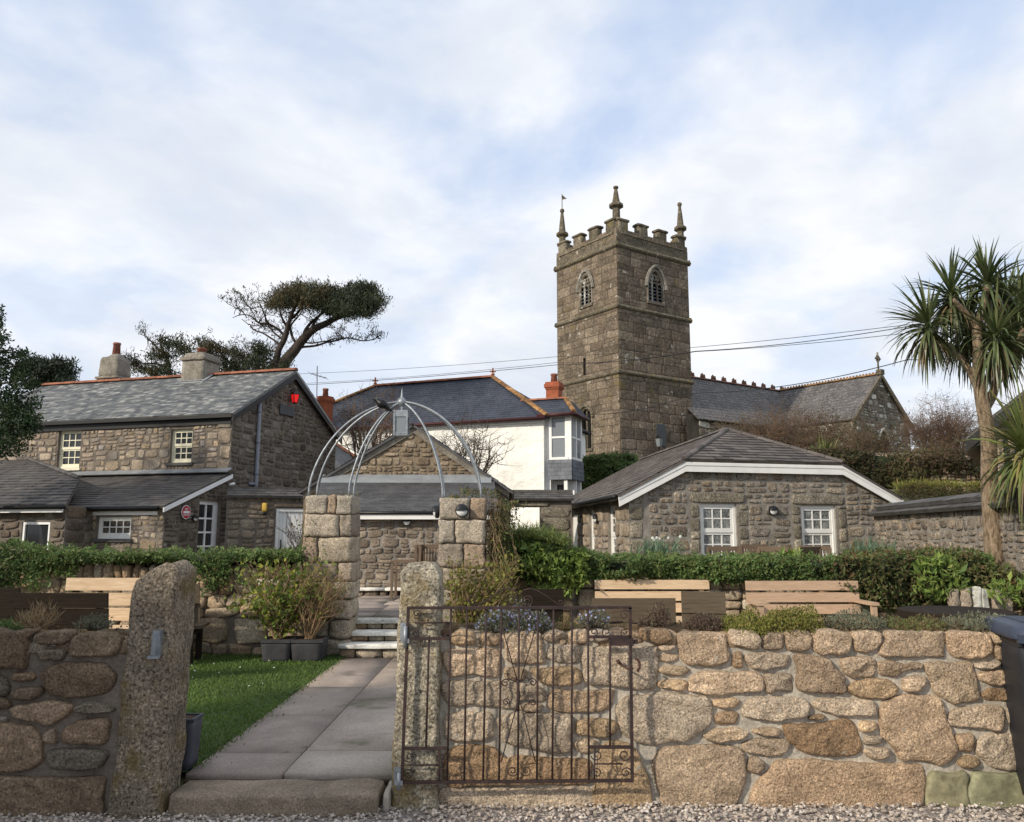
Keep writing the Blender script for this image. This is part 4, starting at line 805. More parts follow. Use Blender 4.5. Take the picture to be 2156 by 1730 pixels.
for i in range(7): g.disc((bc.x - .07 + i * .0233, 10.58 - w2 - .0065, lz0 + .02), (0, -1, 0), .006, .0008, 6, 1)
g.build('case', [M['galvanised'], M['opening_dark']], t); g = MB(); g.box(bc.x - w2 + .013, bc.x + w2 - .013, 10.58 - w2 + .004, 10.58 + w2 - .004, lz0 + .047, lt - .088); g.build('pane', M['glass_pale'], t)
# jackdaw on the ribs
cpz = at(803, 856, 10.5); cz = cpz.z + .045
t = thing('jackdaw', 'black jackdaw perched on the metal dome left of its ball', 'bird', (cpz.x, 10.47, cpz.z))
g = MB(); hd = at(791, 840, 10.47); tl = at(823, 864, 10.47); bd = at(803, 849, 10.47)
path = [hd + Vector((-.046, 0, -.016)), hd + Vector((-.030, 0, -.006)), hd + Vector((-.024, 0, -.001)), hd, hd + Vector((.022, 0, -.012)), bd + Vector((-.022, 0, .012)), bd, bd + Vector((.03, 0, -.02)), bd + Vector((.06, 0, -.042)), tl + Vector((-.02, 0, .012)), tl + Vector((.015, 0, -.008))]
g.tube(path, [.002, .010, .024, .034, .034, .052, .064, .056, .036, .018, .009], 12); g.build('body', M['crow_black'], t)
g = MB(); g.tube([hd + Vector((.004, 0, .004)), hd + Vector((.018, 0, -.006)), hd + Vector((.03, 0, -.016))], [.030, .0355, .034], 12); g.build('nape', M['crow_grey'], t)
for sx in (-.012, .014):
    g = MB(); g.tube([bd + Vector((sx, -.01, -.03)), bd + Vector((sx + .003, -.012, -.055)), bd + Vector((sx - .012, -.014, -.072))], .0045, 5); g.build('leg', M['crow_black'], t)
g = MB(); g.tube([bd + Vector((-.015, -.04, .0)), bd + Vector((.03, -.042, -.02)), bd + Vector((.085, -.02, -.055))], [.012, .02, .004], 8); g.tube([bd + Vector((-.015, .04, .0)), bd + Vector((.03, .042, -.02)), bd + Vector((.085, .02, -.055))], [.012, .02, .004], 8); g.build('wings', M['crow_black'], t)
# ---------------------------------------------------------------- round wall lamps
def wall_lamp(p, n, r, label, group='round bulkhead lamps with a black hood'):
    p = Vector(p); n = Vector(n).normalized(); t = thing('wall_lamp', label, 'lamp', p, 0, group)
    g = MB(); g.disc(p, n, r, .035, 24); g.disc(p + n * .03, n, r * .98, .012, 24); g.build('case', M['black_plastic'], t)
    g = MB(); g.disc(p + n * .038, n, r * .84, .008, 24, 0, r * .35); g.build('lens', M['lamp_glass'], t)
    a = Z.cross(n).normalized(); V = []; m = 14
    for q, h in ((1, .04), (1, .052 + r * .05), (.86, .05 + r * .36), (.55, .05 + r * .46), (.02, .05 + r * .50)):
        for k in range(m + 1):
            s_ = math.pi * k / m * .96 + .063; V.append(tuple(p + (a * math.cos(s_) + Z * math.sin(s_)) * r * q + n * h))
    g = MB(); g.add(V, [(i * (m + 1) + k, i * (m + 1) + k + 1, (i + 1) * (m + 1) + k + 1, (i + 1) * (m + 1) + k) for i in range(4) for k in range(m)], 0, True); g.build('hood', M['black_plastic'], t)
a = at(973, 1075, 10.29); wall_lamp((a.x, 10.285, a.z), (0, -1, 0), .083, 'round black hooded lamp on the front of the right granite pillar')
wall_lamp((PRX0 - .005, 10.42, at(922, 1077, 10.4).z), (-1, 0, 0), .083, 'round lamp seen edge on at the left side of the right granite pillar')
# ---------------------------------------------------------------- foliage helpers
def band(g, prof, Yf, depth, n, size, bulge=.18, mi=0, core=None, asp=.5, up=.1, lay=.25, top=.35, nsc=1.6, zback=None):
    """leaves over the front and the top of a hedge whose outline was measured as (x, ytop, ybot)"""
    xs_ = [p[0] for p in prof]; yt = [p[1] for p in prof]; yb = [p[2] for p in prof]; P = []
    def bul(x, z): return bulge * (.5 + noise.noise(Vector((x * nsc, z * nsc * 1.4, 5.))) * .9 + noise.noise(Vector((x * 5, z * 5, 9.))) * .35)
    for _ in range(n):
        x = U(xs_[0], xs_[-1]); a, b_ = float(np.interp(x, xs_, yt)), float(np.interp(x, xs_, yb)); pz = at(x, a, Yf); zt = pz.z + noise.noise(Vector((x * .05, 3, 3))) * .05
        if R.random() < top:
            f = R.random(); P.append((pz.x * (1 + f * depth / Yf), Yf + f * depth, zt - .02 + U(-.05, .05) + noise.noise(Vector((pz.x * 3, f * depth * 3, 4))) * .05))
        else:
            y = a + (b_ - a) * R.random() ** .9; q = at(x, y, Yf); f = (y - a) / (b_ - a + 1e-6); P.append((q.x, Yf - bul(q.x, q.z) * math.sin(math.pi * min(1, .15 + f * .8)) + U(-.02, .07), q.z))
    P = np.array([p for p in P if noise.noise(Vector((p[0] * 2.3, p[1] * 2.3, p[2] * 3.1))) + .35 * noise.noise(Vector((p[0] * 9, p[1] * 9, p[2] * 9))) > -.36])
    sz_ = NR.uniform(size * .55, size * 1.25, len(P)) * np.where(NR.random(len(P)) < .12, 1.7, 1.0); g.leaves(P, sz_, asp, up, lay, mi)
    if core is not None:
        V = []; k = 60
        for i in range(k + 1):
            x = xs_[0] + (xs_[-1] - xs_[0]) * i / k; a, b_ = float(np.interp(x, xs_, yt)), float(np.interp(x, xs_, yb)); qa, qb = at(x, a, Yf), at(x, b_, Yf)
            rows = [(qb.x, Yf + .10, qb.z + .06), (qb.x, Yf + .04, (qa.z + qb.z) / 2), (qa.x, Yf + .06, qa.z - .07), (qa.x * (1 + depth / Yf), Yf + depth, qa.z - .08), (qa.x * (1 + depth / Yf), Yf + depth + .02, .4)]; V += rows
        g.add(V, [(i * 5 + j, (i + 1) * 5 + j, (i + 1) * 5 + j + 1, i * 5 + j + 1) for i in range(k) for j in range(4)], core, True)
plain('hedge_core', (.018, .026, .010), .95, 0, .4, 4)
g = MB(); prof = [(-260, 1135, 1290), (0, 1146, 1250), (60, 1149, 1225), (100, 1154, 1195), (160, 1160, 1188), (215, 1164, 1184), (300, 1165, 1182), (375, 1164, 1182), (420, 1164, 1200), (460, 1164, 1212), (500, 1164, 1195), (560, 1163, 1182), (640, 1160, 1180)]
band(g, prof, 10.2, .9, 21000, .042, .2, 0, 1)
tag(g.build('hedge', [M['hedge_leaf'], M['hedge_core']]), 'clipped green hedge on top of the retaining wall behind the lawn', 'hedge')
g = MB(); band(g, [(62, 1180, 1250), (90, 1180, 1275), (135, 1190, 1285), (165, 1190, 1240)], 10.16, .12, 1100, .05, .12); band(g, [(395, 1190, 1215), (425, 1190, 1250), (455, 1190, 1245), (485, 1190, 1212)], 10.16, .12, 900, .05, .12); band(g, [(500, 1208, 1225), (515, 1200, 1238), (545, 1205, 1230)], 10.16, .12, 350, .04, .12)
tag(g.build('ivy', M['hedge_leaf']), 'strands of ivy trailing down the retaining wall left of the pots', 'ivy')
g = MB(); prof = [(1035, 1140, 1205), (1070, 1132, 1212), (1110, 1128, 1222), (1150, 1132, 1230), (1190, 1152, 1228), (1240, 1168, 1220), (1300, 1175, 1218), (1400, 1176, 1216), (1490, 1175, 1222), (1560, 1174, 1230), (1640, 1176, 1222), (1720, 1177, 1232), (1810, 1177, 1244), (1870, 1174, 1282), (1930, 1168, 1292), (1990, 1165, 1292), (2050, 1168, 1270), (2090, 1176, 1264)]
band(g, prof, 11.0, 1.0, 34000, .045, .22, 0, 1)
tag(g.build('hedge', [M['hedge_leaf'], M['hedge_core']]), 'long clipped green hedge above the two pale wooden benches', 'hedge')
g = MB(); band(g, [(1040, 1150, 1180), (1080, 1140, 1200), (1120, 1145, 1235), (1160, 1160, 1262), (1200, 1165, 1255), (1235, 1170, 1225)], 10.86, .3, 2600, .075, .22, 0, None, .5, .1, .4)
tag(g.build('ivy', M['bright_leaf']), 'bright leafy climber spilling from the hedge beside the left end of the benches', 'climber')
g = MB(); P = np.stack([NR.uniform(at(1035, 1150, 11.1).x, at(1190, 1150, 11.1).x, 1800), NR.uniform(10.8, 11.6, 1800), np.full(1800, 1.40)], 1); P[:, 2] += .12 * np.cos((P[:, 0] - at(1100, 1150, 11.3).x) * 2.6)
D = NR.normal(size=(1800, 3)) * .5; D[:, 2] = 1; g.blades(P, D, NR.uniform(.12, .30, 1800), .012, 1.3); tag(g.build('grass_tuft', M['wild_grass']), 'long pale grass growing on the hedge bank right of the pillar', 'grass')
g = MB(); band(g, [(1760, 1170, 1240), (1850, 1165, 1280), (1950, 1160, 1290), (2050, 1165, 1275), (2100, 1200, 1270), (2170, 1210, 1275), (2230, 1210, 1280)], 10.82, .6, 5200, .06, .28, 0, 1, .5, .1, .3, .3)
tag(g.build('bush', [M['hedge_leaf_dull'], M['hedge_core']]), 'dull green and reddish bush spreading round the foot of the palm', 'bush')
g = MB(); band(g, [(1930, 1190, 1250), (1985, 1180, 1270), (2030, 1200, 1250)], 10.5, .3, 500, .09, .2, 0, None, .4, .5, .3); band(g, [(2080, 1230, 1262), (2140, 1225, 1268), (2200, 1230, 1270)], 10.3, .3, 380, .08, .2, 0, None, .4, .5, .3)
tag(g.build('weeds', M['bright_leaf']), 'fresh green weeds in front of the palm trunk and round table', 'weeds')
t = thing('edging_stones', 'row of pale upright stones behind the dark round table', 'stones', (5.4, 10.45, .1))
for x, y0, y1, m in ((2013, 1274, 1240, 0), (2036, 1276, 1238, 0), (2060, 1276, 1236, 1), (2076, 1276, 1240, 1), (2104, 1278, 1244, 0), (2124, 1278, 1250, 0)):
    g = MB(); a, b_ = at(x, y0 + 12, 10.45), at(x, y1, 10.45); rblock(g, (a.x, 10.5, (a.z + b_.z) / 2), (.055 + U(-.01, .015), .07, (b_.z - a.z) / 2), .03, 6, .02); g.build('stone', M['pillar_granite'] if m == 0 else M['lime_pale'], t)
def tuft(cx, cy, Y, n, L, mat, label, cat, w_=.012, spread=.5, r=.12, flowers=0, name='tuft', z=None):
    c = at(cx, cy, Y) if z is None else Vector((at(cx, cy, Y).x, Y, z)); P = np.stack([NR.normal(c.x, r, n), NR.normal(Y, r, n), np.full(n, c.z)], 1); D = NR.normal(size=(n, 3)) * spread; D[:, 2] = 1
    g = MB(); g.blades(P, D, NR.uniform(L * .6, L * 1.2, n), w_, .5); o = g.build(name, M[mat]); tag(o, label, cat)
    if flowers:
        g = MB()
        for _ in range(flowers):
            p = Vector((R.gauss(c.x, r), Y - .05, c.z + L * U(.7, 1.0))); g.disc(p, (U(-.4, .4), -1, U(-.2, .4)), .022, .006, 6); g.disc(p + Vector((0, -.008, 0)), (0, -1, 0), .010, .02, 6)
        g.build('flower', M['flower_white'], o)
tuft(1385, 1168, 12.2, 150, .30, 'daffodil_leaf', 'grey green daffodil clump with white flowers above the hedge near the cottage corner', 'flowers', .016, .45, .16, 6, 'daffodils')
tuft(1832, 1172, 12.6, 170, .34, 'daffodil_leaf', 'grey green daffodil leaves above the hedge in front of the boundary wall', 'flowers', .016, .5, .16, 0, 'daffodils')
tuft(1660, 1170, 11.4, 60, .14, 'bright_leaf', 'small bright leafy plant poking out of the hedge in front of the cottage chairs', 'plant', .03, .7, .1, 0, 'leafy_plant')
# ---------------------------------------------------------------- potted shrubs by the steps
for x0, x1, lab in ((598, 651, 'left'), (655, 713, 'right')):
    a, b_ = atz(x0, 1369, LAWN), atz(x1, 1372, LAWN); cx = (a.x + b_.x) / 2; Y = 9.88
    t = thing('plant_pot', f'square dark grey plant pot, the {lab} one of two beside the white edged steps', 'plant pot', (cx, Y, LAWN)); hwid = (b_.x - a.x) / 2
    g = MB(); rblock(g, (cx, Y, LAWN + .12), (hwid * .94, .16, .125), .02, 6, 0, 0, 0, 9, .07); g.build('pot', M['planter_grey'], t)
    g = MB()
    for bx in ((cx - hwid, cx + hwid, Y - .18, Y - .155), (cx - hwid, cx + hwid, Y + .155, Y + .18), (cx - hwid, cx - hwid + .025, Y - .155, Y + .155), (cx + hwid - .025, cx + hwid, Y - .155, Y + .155)): g.box(*bx, LAWN + .225, LAWN + .262)
    g.build('rim', M['planter_grey'], t); g = MB(); g.box(cx - hwid * .95, cx + hwid * .95, Y - .155, Y + .155, LAWN + .2, LAWN + .247); g.build('earth', M['soil'], t)
def stems(g, root, n, targets, r=.005, mi=0, bend=.12, sides=4, spread=.05):
    tips = []
    for _ in range(n):
        tx = targets(); p0 = Vector(root) + Vector((U(-spread, spread), U(-spread, spread), 0)); p3 = Vector(tx); m1 = p0.lerp(p3, .35) + Vector((U(-bend, bend), U(-bend, bend), bend * .8)); m2 = p0.lerp(p3, .7) + Vector((U(-bend, bend), U(-bend, bend), bend * .5))
        pts = [p0, m1, m2, p3]; rr = r * U(.6, 1.2); g.tube(pts, [rr, rr * .8, rr * .6, rr * .35], sides, mi, False); tips.append(pts)
    return tips
def shrub(name, label, root, n, box, leafmat, stemmat, nl, ls, r=.005, twigs=3, clump=.05, low=.3, cat='shrub'):
    """box = xpx0,xpx1,ytop,ybot at depth root.y : where the stem tips end"""
    Y = root[1]; t = thing(name, label, cat, root); g = MB()
    def tg():
        x = U(box[0], box[1]); y = U(box[2], box[3]); q = at(x, y, Y); return (q.x, Y + U(-.28, .28), q.z)
    tips = stems(g, root, n, tg, r)
    for pts in tips:
        for _ in range(twigs):
            f = U(.35, .95); i = min(2, int(f * 3)); p = pts[i].lerp(pts[i + 1], f * 3 - i); q = p + Vector((U(-.09, .09), U(-.09, .09), U(.02, .16))); g.tube([p, q], [r * .45, r * .2], 3, 0, False)
    g.build('stems', M[stemmat], t); P = []
    for _ in range(nl):
        pts = R.choice(tips); f = U(low, 1.0); i = min(2, int(f * 3)); p = pts[i].lerp(pts[i + 1], f * 3 - i); P.append((p.x + R.gauss(0, clump), p.y + R.gauss(0, clump), p.z + R.gauss(0, clump)))
    if nl: g = MB(); g.leaves(np.array(P), NR.uniform(ls * .6, ls * 1.3, nl), .62, .15, .4); g.build('leaves', M[leafmat], t)
    return t
c = atz(625, 1369, LAWN); shrub('potted_shrub', 'half bare hydrangea with green and yellow leaves growing in the left pot', (c.x, 9.9, LAWN + .25), 120, (500, 695, 1165, 1290), 'hydrangea_leaf', 'stem_straw', 1700, .068, .0055, 3, .065, .15)
c = atz(684, 1369, LAWN); shrub('potted_shrub', 'dry brown twiggy hydrangea growing in the right pot beside the steps', (c.x, 9.9, LAWN + .25), 130, (640, 735, 1185, 1300), 'hydrangea_leaf', 'stem_straw', 200, .045, .005, 5, .05, .3)
t = shrub('hydrangea', 'tall straw coloured hydrangea stems with yellow green leaves behind the right gatepost', (at(985, 1290, 9.7).x, 9.75, LAWN), 130, (925, 1095, 1170, 1255), 'yellow_green_leaf', 'stem_straw', 2300, .058, .0055, 4, .05, .2)
g = MB(); P = np.stack([NR.normal(PRX1 + .12, .08, 1500), NR.uniform(10.3, 10.9, 1500), NR.uniform(1.15, 2.0, 1500)], 1); P[:, 0] += .22 * np.abs(np.sin(P[:, 2] * 2.2)) * NR.uniform(0, 1, 1500); g.leaves(P, NR.uniform(.025, .065, 1500), .5, -.1, .2)
for _ in range(80):
    x = PRX1 + abs(R.gauss(.05, .12)); z = U(1.3, 2.08); y = U(10.35, 10.9); g.tube([(x, y, z), (x + U(-.05, .1), y - U(0, .1), z - U(.1, .3)), (x + U(-.05, .14), y - U(0, .1), z - U(.3, .55))], .004, 3, 1, False)
P = np.stack([NR.uniform(PRX0 + .05, PRX1 + .15, 260), NR.uniform(10.45, 10.85, 260), np.full(260, PTR)], 1); P[:, 2] += NR.uniform(0, .12, 260) * (P[:, 0] > PRX0 + .25); g.leaves(P, NR.uniform(.03, .07, 260), .4, .3)
tag(g.build('creeper', [M['hedge_leaf_dull'], M['stem_straw']]), 'straggly brown and green creeper hanging on the right pillar', 'creeper')
g = MB(); P = np.stack([NR.uniform(PLX0 - .05, PLX1, 110), NR.uniform(10.5, 10.85, 110), np.full(110, PTL)], 1); D = NR.normal(size=(110, 3)) * .6; D[:, 2] = 1; g.blades(P, D, NR.uniform(.04, .13, 110), .006, .7)
P = np.stack([NR.normal(PLX0 - .05, .09, 260), NR.uniform(10.2, 10.6, 260), NR.uniform(1.2, 1.75, 260)], 1); g.leaves(P, NR.uniform(.02, .05, 260), .5, .1)
for _ in range(22):
    x = PLX0 - U(0, .12); z = U(1.2, 1.5); g.tube([(x, 10.4, z), (x - U(.0, .2), 10.35, z + U(.1, .3)), (x - U(-.02, .3), 10.3, z + U(.0, .5))], .0035, 3, 1, False)
tag(g.build('climber', [M['hedge_leaf_dull'], M['twig_grey']]), 'wispy climbing twigs and weeds on the left pillar in front of the white door', 'climber')
# ---------------------------------------------------------------- planting on the wall tops
WT = .99
def clump(name, label, x0, x1, yt, yb, Y, n, ls, mats, cat='plant', asp=.4, up=.5, stem='twig_grey', ns=30, extra=None):
    a, b_ = at(x0, yb, Y), at(x1, yb, Y); zt = at(x0, yt, Y).z; zb = a.z; cx = (a.x + b_.x) / 2; rx = (b_.x - a.x) / 2; hh = zt - zb; t = thing(name, label, cat, (cx, Y, zb)); ry = min(.16, rx)
    th = NR.uniform(0, 2 * np.pi, n); q = NR.uniform(0, 1, n) ** .5; ph = NR.uniform(0, 1, n) ** .7
    P = np.stack([cx + rx * q * np.cos(th), Y + ry * q * np.sin(th), np.zeros(n)], 1); lump = np.array([.75 + .5 * noise.noise(Vector((p[0] * 9, p[1] * 9, zb * 3))) for p in P])
    P[:, 2] = zb + hh * ph * np.sqrt(np.clip(1 - q ** 2 * .8, 0, 1)) * lump - .01
    g = MB(); g.leaves(P, NR.uniform(ls * .6, ls * 1.3, n), asp, up, .1); g.build('leaves', M[mats], t)
    g = MB()
    for _ in range(ns):
        p = P[R.randrange(n)]; g.tube([(cx + (p[0] - cx) * .4, Y, zb - .01), (p[0], p[1], max(p[2], zb + .01))], [.004, .002], 3, 0, False)
    g.build('stems', M[stem], t)
    if extra:
        k, mat, s_ = extra; g = MB(); idx = NR.choice(n, k); Q = P[idx] + np.array([0, -.01, .012])
        for p in Q:
            ax = Vector((U(-.5, .5), -1, U(-.2, .8))); 
            g.disc(p, ax, s_ * U(.7, 1.2), .003, 5)
        g.build('flowers', M[mat], t)['kind'] = 'stuff'
    return t
clump('flowering_plant', 'trailing plant with small blue flowers behind the top of the iron gate', 1000, 1165, 1258, 1330, 5.24, 1500, .028, 'silver_leaf', 'flowers', .35, .4, 'twig_grey', 60, (170, 'flower_blue', .0075))
clump('flowering_plant', 'small grey leaved plant with a few blue flowers at the right end of the gate', 1215, 1285, 1262, 1318, 5.26, 420, .024, 'silver_leaf', 'flowers', .35, .5, 'twig_grey', 40, (28, 'flower_blue', .0075))
clump('heather', 'brown faded heather just right of the gate on the wall', 1342, 1412, 1266, 1318, 5.27, 1500, .016, 'heather_leaf', 'plant', .5, .5, 'twig_brown', 90)
clump('heather', 'brown heather with green tips beside the yellow green shrub on the wall', 1440, 1525, 1275, 1325, 5.27, 1700, .016, 'heather_leaf', 'plant', .5, .5, 'twig_brown', 90)
clump('hebe', 'wide yellow green low shrub sprawling over the top of the wall', 1515, 1625, 1268, 1334, 5.24, 3000, .018, 'yellow_green_leaf', 'shrub', .5, .8, 'twig_brown', 60)
clump('hebe', 'taller yellow green shrub in front of the second bench', 1600, 1735, 1256, 1330, 5.24, 3600, .018, 'yellow_green_leaf', 'shrub', .5, .8, 'twig_brown', 60)
clump('lavender', 'grey green straggly plant on the wall right of the yellow green shrubs', 1735, 1865, 1272, 1322, 5.26, 1500, .024, 'silver_leaf', 'plant', .3, .6, 'stem_straw', 110)
clump('low_plant', 'low scrubby plant on the wall in front of the round table', 1865, 1990, 1286, 1324, 5.27, 1100, .022, 'hedge_leaf_dull', 'plant', .4, .6, 'stem_straw', 70)
clump('low_plant', 'low pale scrubby plant on the wall beside the wheelie bin', 1985, 2135, 1278, 1326, 5.27, 1500, .022, 'silver_leaf', 'plant', .35, .6, 'stem_straw', 110)
clump('trailing_plant', 'thin bare trailing stems on the wall behind the gate lock', 1165, 1215, 1285, 1322, 5.25, 200, .018, 'hedge_leaf_dull', 'plant', .4, .3, 'stem_straw', 40)
clump('dry_grass', 'tuft of dry straw coloured grass on the left garden wall', 42, 115, 1262, 1318, 5.12, 260, .07, 'dry_grass', 'grass', .06, 1.0, 'stem_straw', 40)
clump('low_plant', 'small green cushion plant at the left edge on the shaded wall', -40, 45, 1296, 1328, 5.12, 900, .02, 'hedge_leaf', 'plant', .5, .3)
clump('lavender', 'small grey green plant on the shaded wall next to the left gatepost', 160, 235, 1280, 1324, 5.12, 380, .024, 'silver_leaf', 'plant', .3, .5)
# ---------------------------------------------------------------- tall planter by the gatepost
c = atz(398, 1622, LAWN); t = thing('tall_planter', 'tall slate grey square planter standing behind the left gatepost', 'planter', (c.x - .07, c.y + .05, LAWN)); c.x -= .05
hh = at(398, 1516, c.y).z - LAWN; g = MB(); rblock(g, (c.x - .02, c.y + .06, LAWN + hh / 2), (.083, .083, hh / 2), .012, 7, 0, 0, 0, 9, .10); g.build('body', M['planter_slate'], t)
g = MB(); k = .092
for bx in ((-k, k, -k, -k + .016), (-k, k, k - .016, k), (-k, -k + .016, -k + .016, k - .016), (k - .016, k, -k + .016, k - .016)): g.box(c.x - .02 + bx[0], c.x - .02 + bx[1], c.y + .06 + bx[2], c.y + .06 + bx[3], LAWN + hh - .005, LAWN + hh + .012)
g.build('rim', M['planter_slate'], t); g = MB(); g.box(c.x - .10, c.x + .06, c.y - .02, c.y + .14, LAWN + hh - .03, LAWN + hh + .002); g.build('earth', M['soil'], t)
# ---------------------------------------------------------------- benches, tables, chairs
def bench(loc, rz, w_, wood_, label, arms=(False, False), leg='dark_wood', group=None, slats=3, top=.88, solid=False, lean=.10, name='garden_bench', cat='bench'):
    t = thing(name, label, cat, loc, rz, group); hw = w_ / 2; sl = (top - .44) / slats
    for i in range(slats):
        z0 = .476 + i * sl; g = MB(); dy = .22 + lean * (z0 - .44); g.obox((-hw, dy, z0), (w_, 0, 0), (0, .028, 0), (0, lean * .1, sl - (.004 if solid else .028))); g.build('back_slat', M[wood_], t, True)
    for i in range(4): g = MB(); g.box(-hw, hw, -.22 + i * .108, -.22 + i * .108 + .094, .40, .432); g.build('seat_slat', M[wood_], t, True)
    for sx in (-1, 1):
        g = MB(); x = sx * (hw - .10); g.obox((x - .03, .252 if not solid else .165, .0), (.06, 0, 0), (0, .045, 0), (0, lean * .4, top - .02)); g.build('rear_leg', M[leg], t, True)
        g = MB(); g.box(x - .03, x + .03, -.2, -.14, 0, .398); g.build('front_leg', M[leg], t, True)
        g = MB(); g.box(x - .025, x + .025, -.138, .25, .33, .396); g.build('seat_rail', M[leg], t, True)
    for k, on in zip((-1, 1), arms):
        if on:
            x = k * (hw - .03); g = MB(); g.box(x - .05, x + .05, -.26, .24, .62, .655); g.box(x - .03, x + .03, -.24, -.18, .0, .618); g.build('armrest', M[wood_], t, True)
    return t
def bpos(x0, x1, ytop, ztop, lean=.0):
    d = ray((x0 + x1) / 2, ytop); Y = (ztop - EYE) * d.y / d.z; return at((x0 + x1) / 2, ytop, Y).x, Y, at(x1, ytop, Y).x - at(x0, ytop, Y).x
x, Y, w_ = bpos(1252, 1493, 1222, LAWN + .86); bench((x, Y - .26, LAWN - .02), 0, w_, 'pine_wood', 'new pale pine bench nearest the gate, in front of the hedge', leg='pine_wood')
x, Y, w_ = bpos(1570, 1808, 1224, LAWN + .86); bench((x, Y - .26, LAWN - .02), rad(1), w_, 'pine_wood_aged', 'pale pinkish wooden bench with an armrest, nearer the round table', (True, True), leg='pine_wood_aged')
x, Y, w_ = bpos(136, 400, 1220, LAWN + .94); bench((x, min(Y, 10.0) - .26, LAWN), rad(-1.5), w_, 'pine_wood', 'pale pine bench by the left retaining wall, partly behind the gatepost', leg='dark_wood', top=.95)
x, Y, w_ = bpos(66, 258, 1259, LAWN + .84); bench((x, Y, LAWN), math.pi, w_, 'dark_wood', 'dark stained bench seen from behind, in front of the left pale bench', slats=3, solid=True, lean=.16)
x, Y, w_ = bpos(-150, 82, 1247, LAWN + .84); bench((x, Y, LAWN), math.pi - .05, w_, 'dark_wood', 'dark stained bench seen from behind at the left edge of the garden', slats=3, solid=True, lean=.16)
x, Y, w_ = bpos(330, 434, 1246, LAWN + .80); bench((x, Y, LAWN), math.pi + .12, w_, 'brown_wood', 'dark brown bench end showing right of the left gatepost', slats=2, solid=True, lean=.35)
x, Y, w_ = bpos(1241, 1410, 1275, LAWN + .80); bench((x, Y, LAWN - .02), math.pi, w_, 'brown_wood', 'brown weathered bench back in front of the bench nearest the gate', slats=2, solid=True, lean=.14)
x, Y, w_ = bpos(1438, 1526, 1260, LAWN + .80); bench((x, Y, LAWN - .02), math.pi - .25, w_, 'brown_wood', 'small brown wooden seat turned askew between the two pale benches', slats=2, solid=True, lean=.14, name='garden_chair', cat='chair')
x, Y, w_ = bpos(1095, 1178, 1254, LAWN + .80); bench((x, Y, LAWN - .02), math.pi + .1, w_, 'dark_wood', 'dark wooden seat back behind the blue flowers', slats=2, solid=True, lean=.14, name='garden_chair', cat='chair')
c = atz(2012, 1284, .78); t = thing('round_table', 'round dark wooden cable drum table behind the right end of the wall', 'table', (c.x, c.y, LAWN)); r = (at(2125, 1284, c.y).x - at(1899, 1284, c.y).x) / 2
g = MB(); V = []; k = 28
g.lathe((c.x, c.y, 0), [(.02, .70), (r * .98, .70), (r, .71), (r, .77), (r * .985, .78), (.05, .784)], 12, 0, False); g.build('tabletop', M['dark_wood'], t)
g = MB(); g.lathe((c.x, c.y, 0), [(.16, .16), (.15, .43), (.16, .70)], 14); g.build('drum', M['dark_wood'], t); g = MB(); g.lathe((c.x, c.y, 0), [(r * .8, .09), (r * .8, .16)], 20, 0, False); g.build('base', M['dark_wood'], t)
def chair(loc, rz, label, group):
    t = thing('terrace_chair', label, 'chair', loc, rz, group)
    g = MB(); [g.box(-.22, .22, -.22 + i * .075, -.22 + i * .075 + .062, .42, .44) for i in range(6)]; g.build('seat', M['teak_wood'], t, True)
    g = MB(); g.obox((-.25, .225, .82), (.5, 0, 0), (0, .03, 0), (0, .012, .07)); g.obox((-.22, .21, .50), (.44, 0, 0), (0, .026, 0), (0, .006, .045))
    for i in range(9): x = -.20 + i * .05; g.obox((x - .012, .214, .545), (.024, 0, 0), (0, .016, 0), (0, .018, .275))
    g.build('backrest', M['teak_wood'], t, True)
    for sx in (-1, 1):
        g = MB(); g.obox((sx * .24 - .02, .215, 0), (.04, 0, 0), (0, .04, 0), (0, .018, .86)); g.build('leg', M['teak_wood'], t, True)
        g = MB(); g.box(sx * .24 - .02, sx * .24 + .02, -.23, -.19, 0, .60); g.build('leg', M['teak_wood'], t, True)
        g = MB(); g.box(sx * .24 - .03, sx * .24 + .03, -.25, .21, .60, .625); g.build('armrest', M['teak_wood'], t, True)
    return t
GC = 'slatted wooden chairs on the terrace by the cottage'
def cpos(x0, x1, yt): Y = 14.6; d = ray((x0 + x1) / 2, yt); Y = (TER + .02 + .885 - EYE) * d.y / d.z; Y = min(max(Y, 12.6), 15.5); return at((x0 + x1) / 2, yt, Y).x, Y
x, Y = cpos(1486, 1542, 1150); ch0 = chair((x, Y, TER + .02), math.pi, 'slatted chair back below the left cottage window', GC)
for x0, x1, yt, rz, lab in ((1547, 1607, 1146, math.pi + .06, 'tallest slatted chair back, under the right edge of the left cottage window'), (1618, 1658, 1151, math.pi - .5, 'slatted chair turned slightly, below the round lamp of the cottage'), (1657, 1694, 1153, math.pi + .6, 'lowest slatted chair back, left of the right cottage window'), (1696, 1736, 1149, math.pi - .4, 'solid looking slatted chair back below the right cottage window'), (1425, 1450, 1149, math.pi / 2 + .2, 'slatted chair seen from the side at the left of the cottage chairs')):
    x, Y = cpos(x0, x1, yt); dup(ch0, (x, Y, TER + .02), rz, lab, GC)
dup(ch0, (at(845, 1200, 14.2).x + .1, 14.1, .5), -math.pi / 2 + .0, 'wooden chair seen from the side on the terrace, just left of the right gatepost', 'wooden chairs on the paved yard'); dup(ch0, (at(908, 1170, 14.4).x, 14.4, .5), math.pi, 'wooden chair back showing between the right gatepost and the pillar', 'wooden chairs on the paved yard')
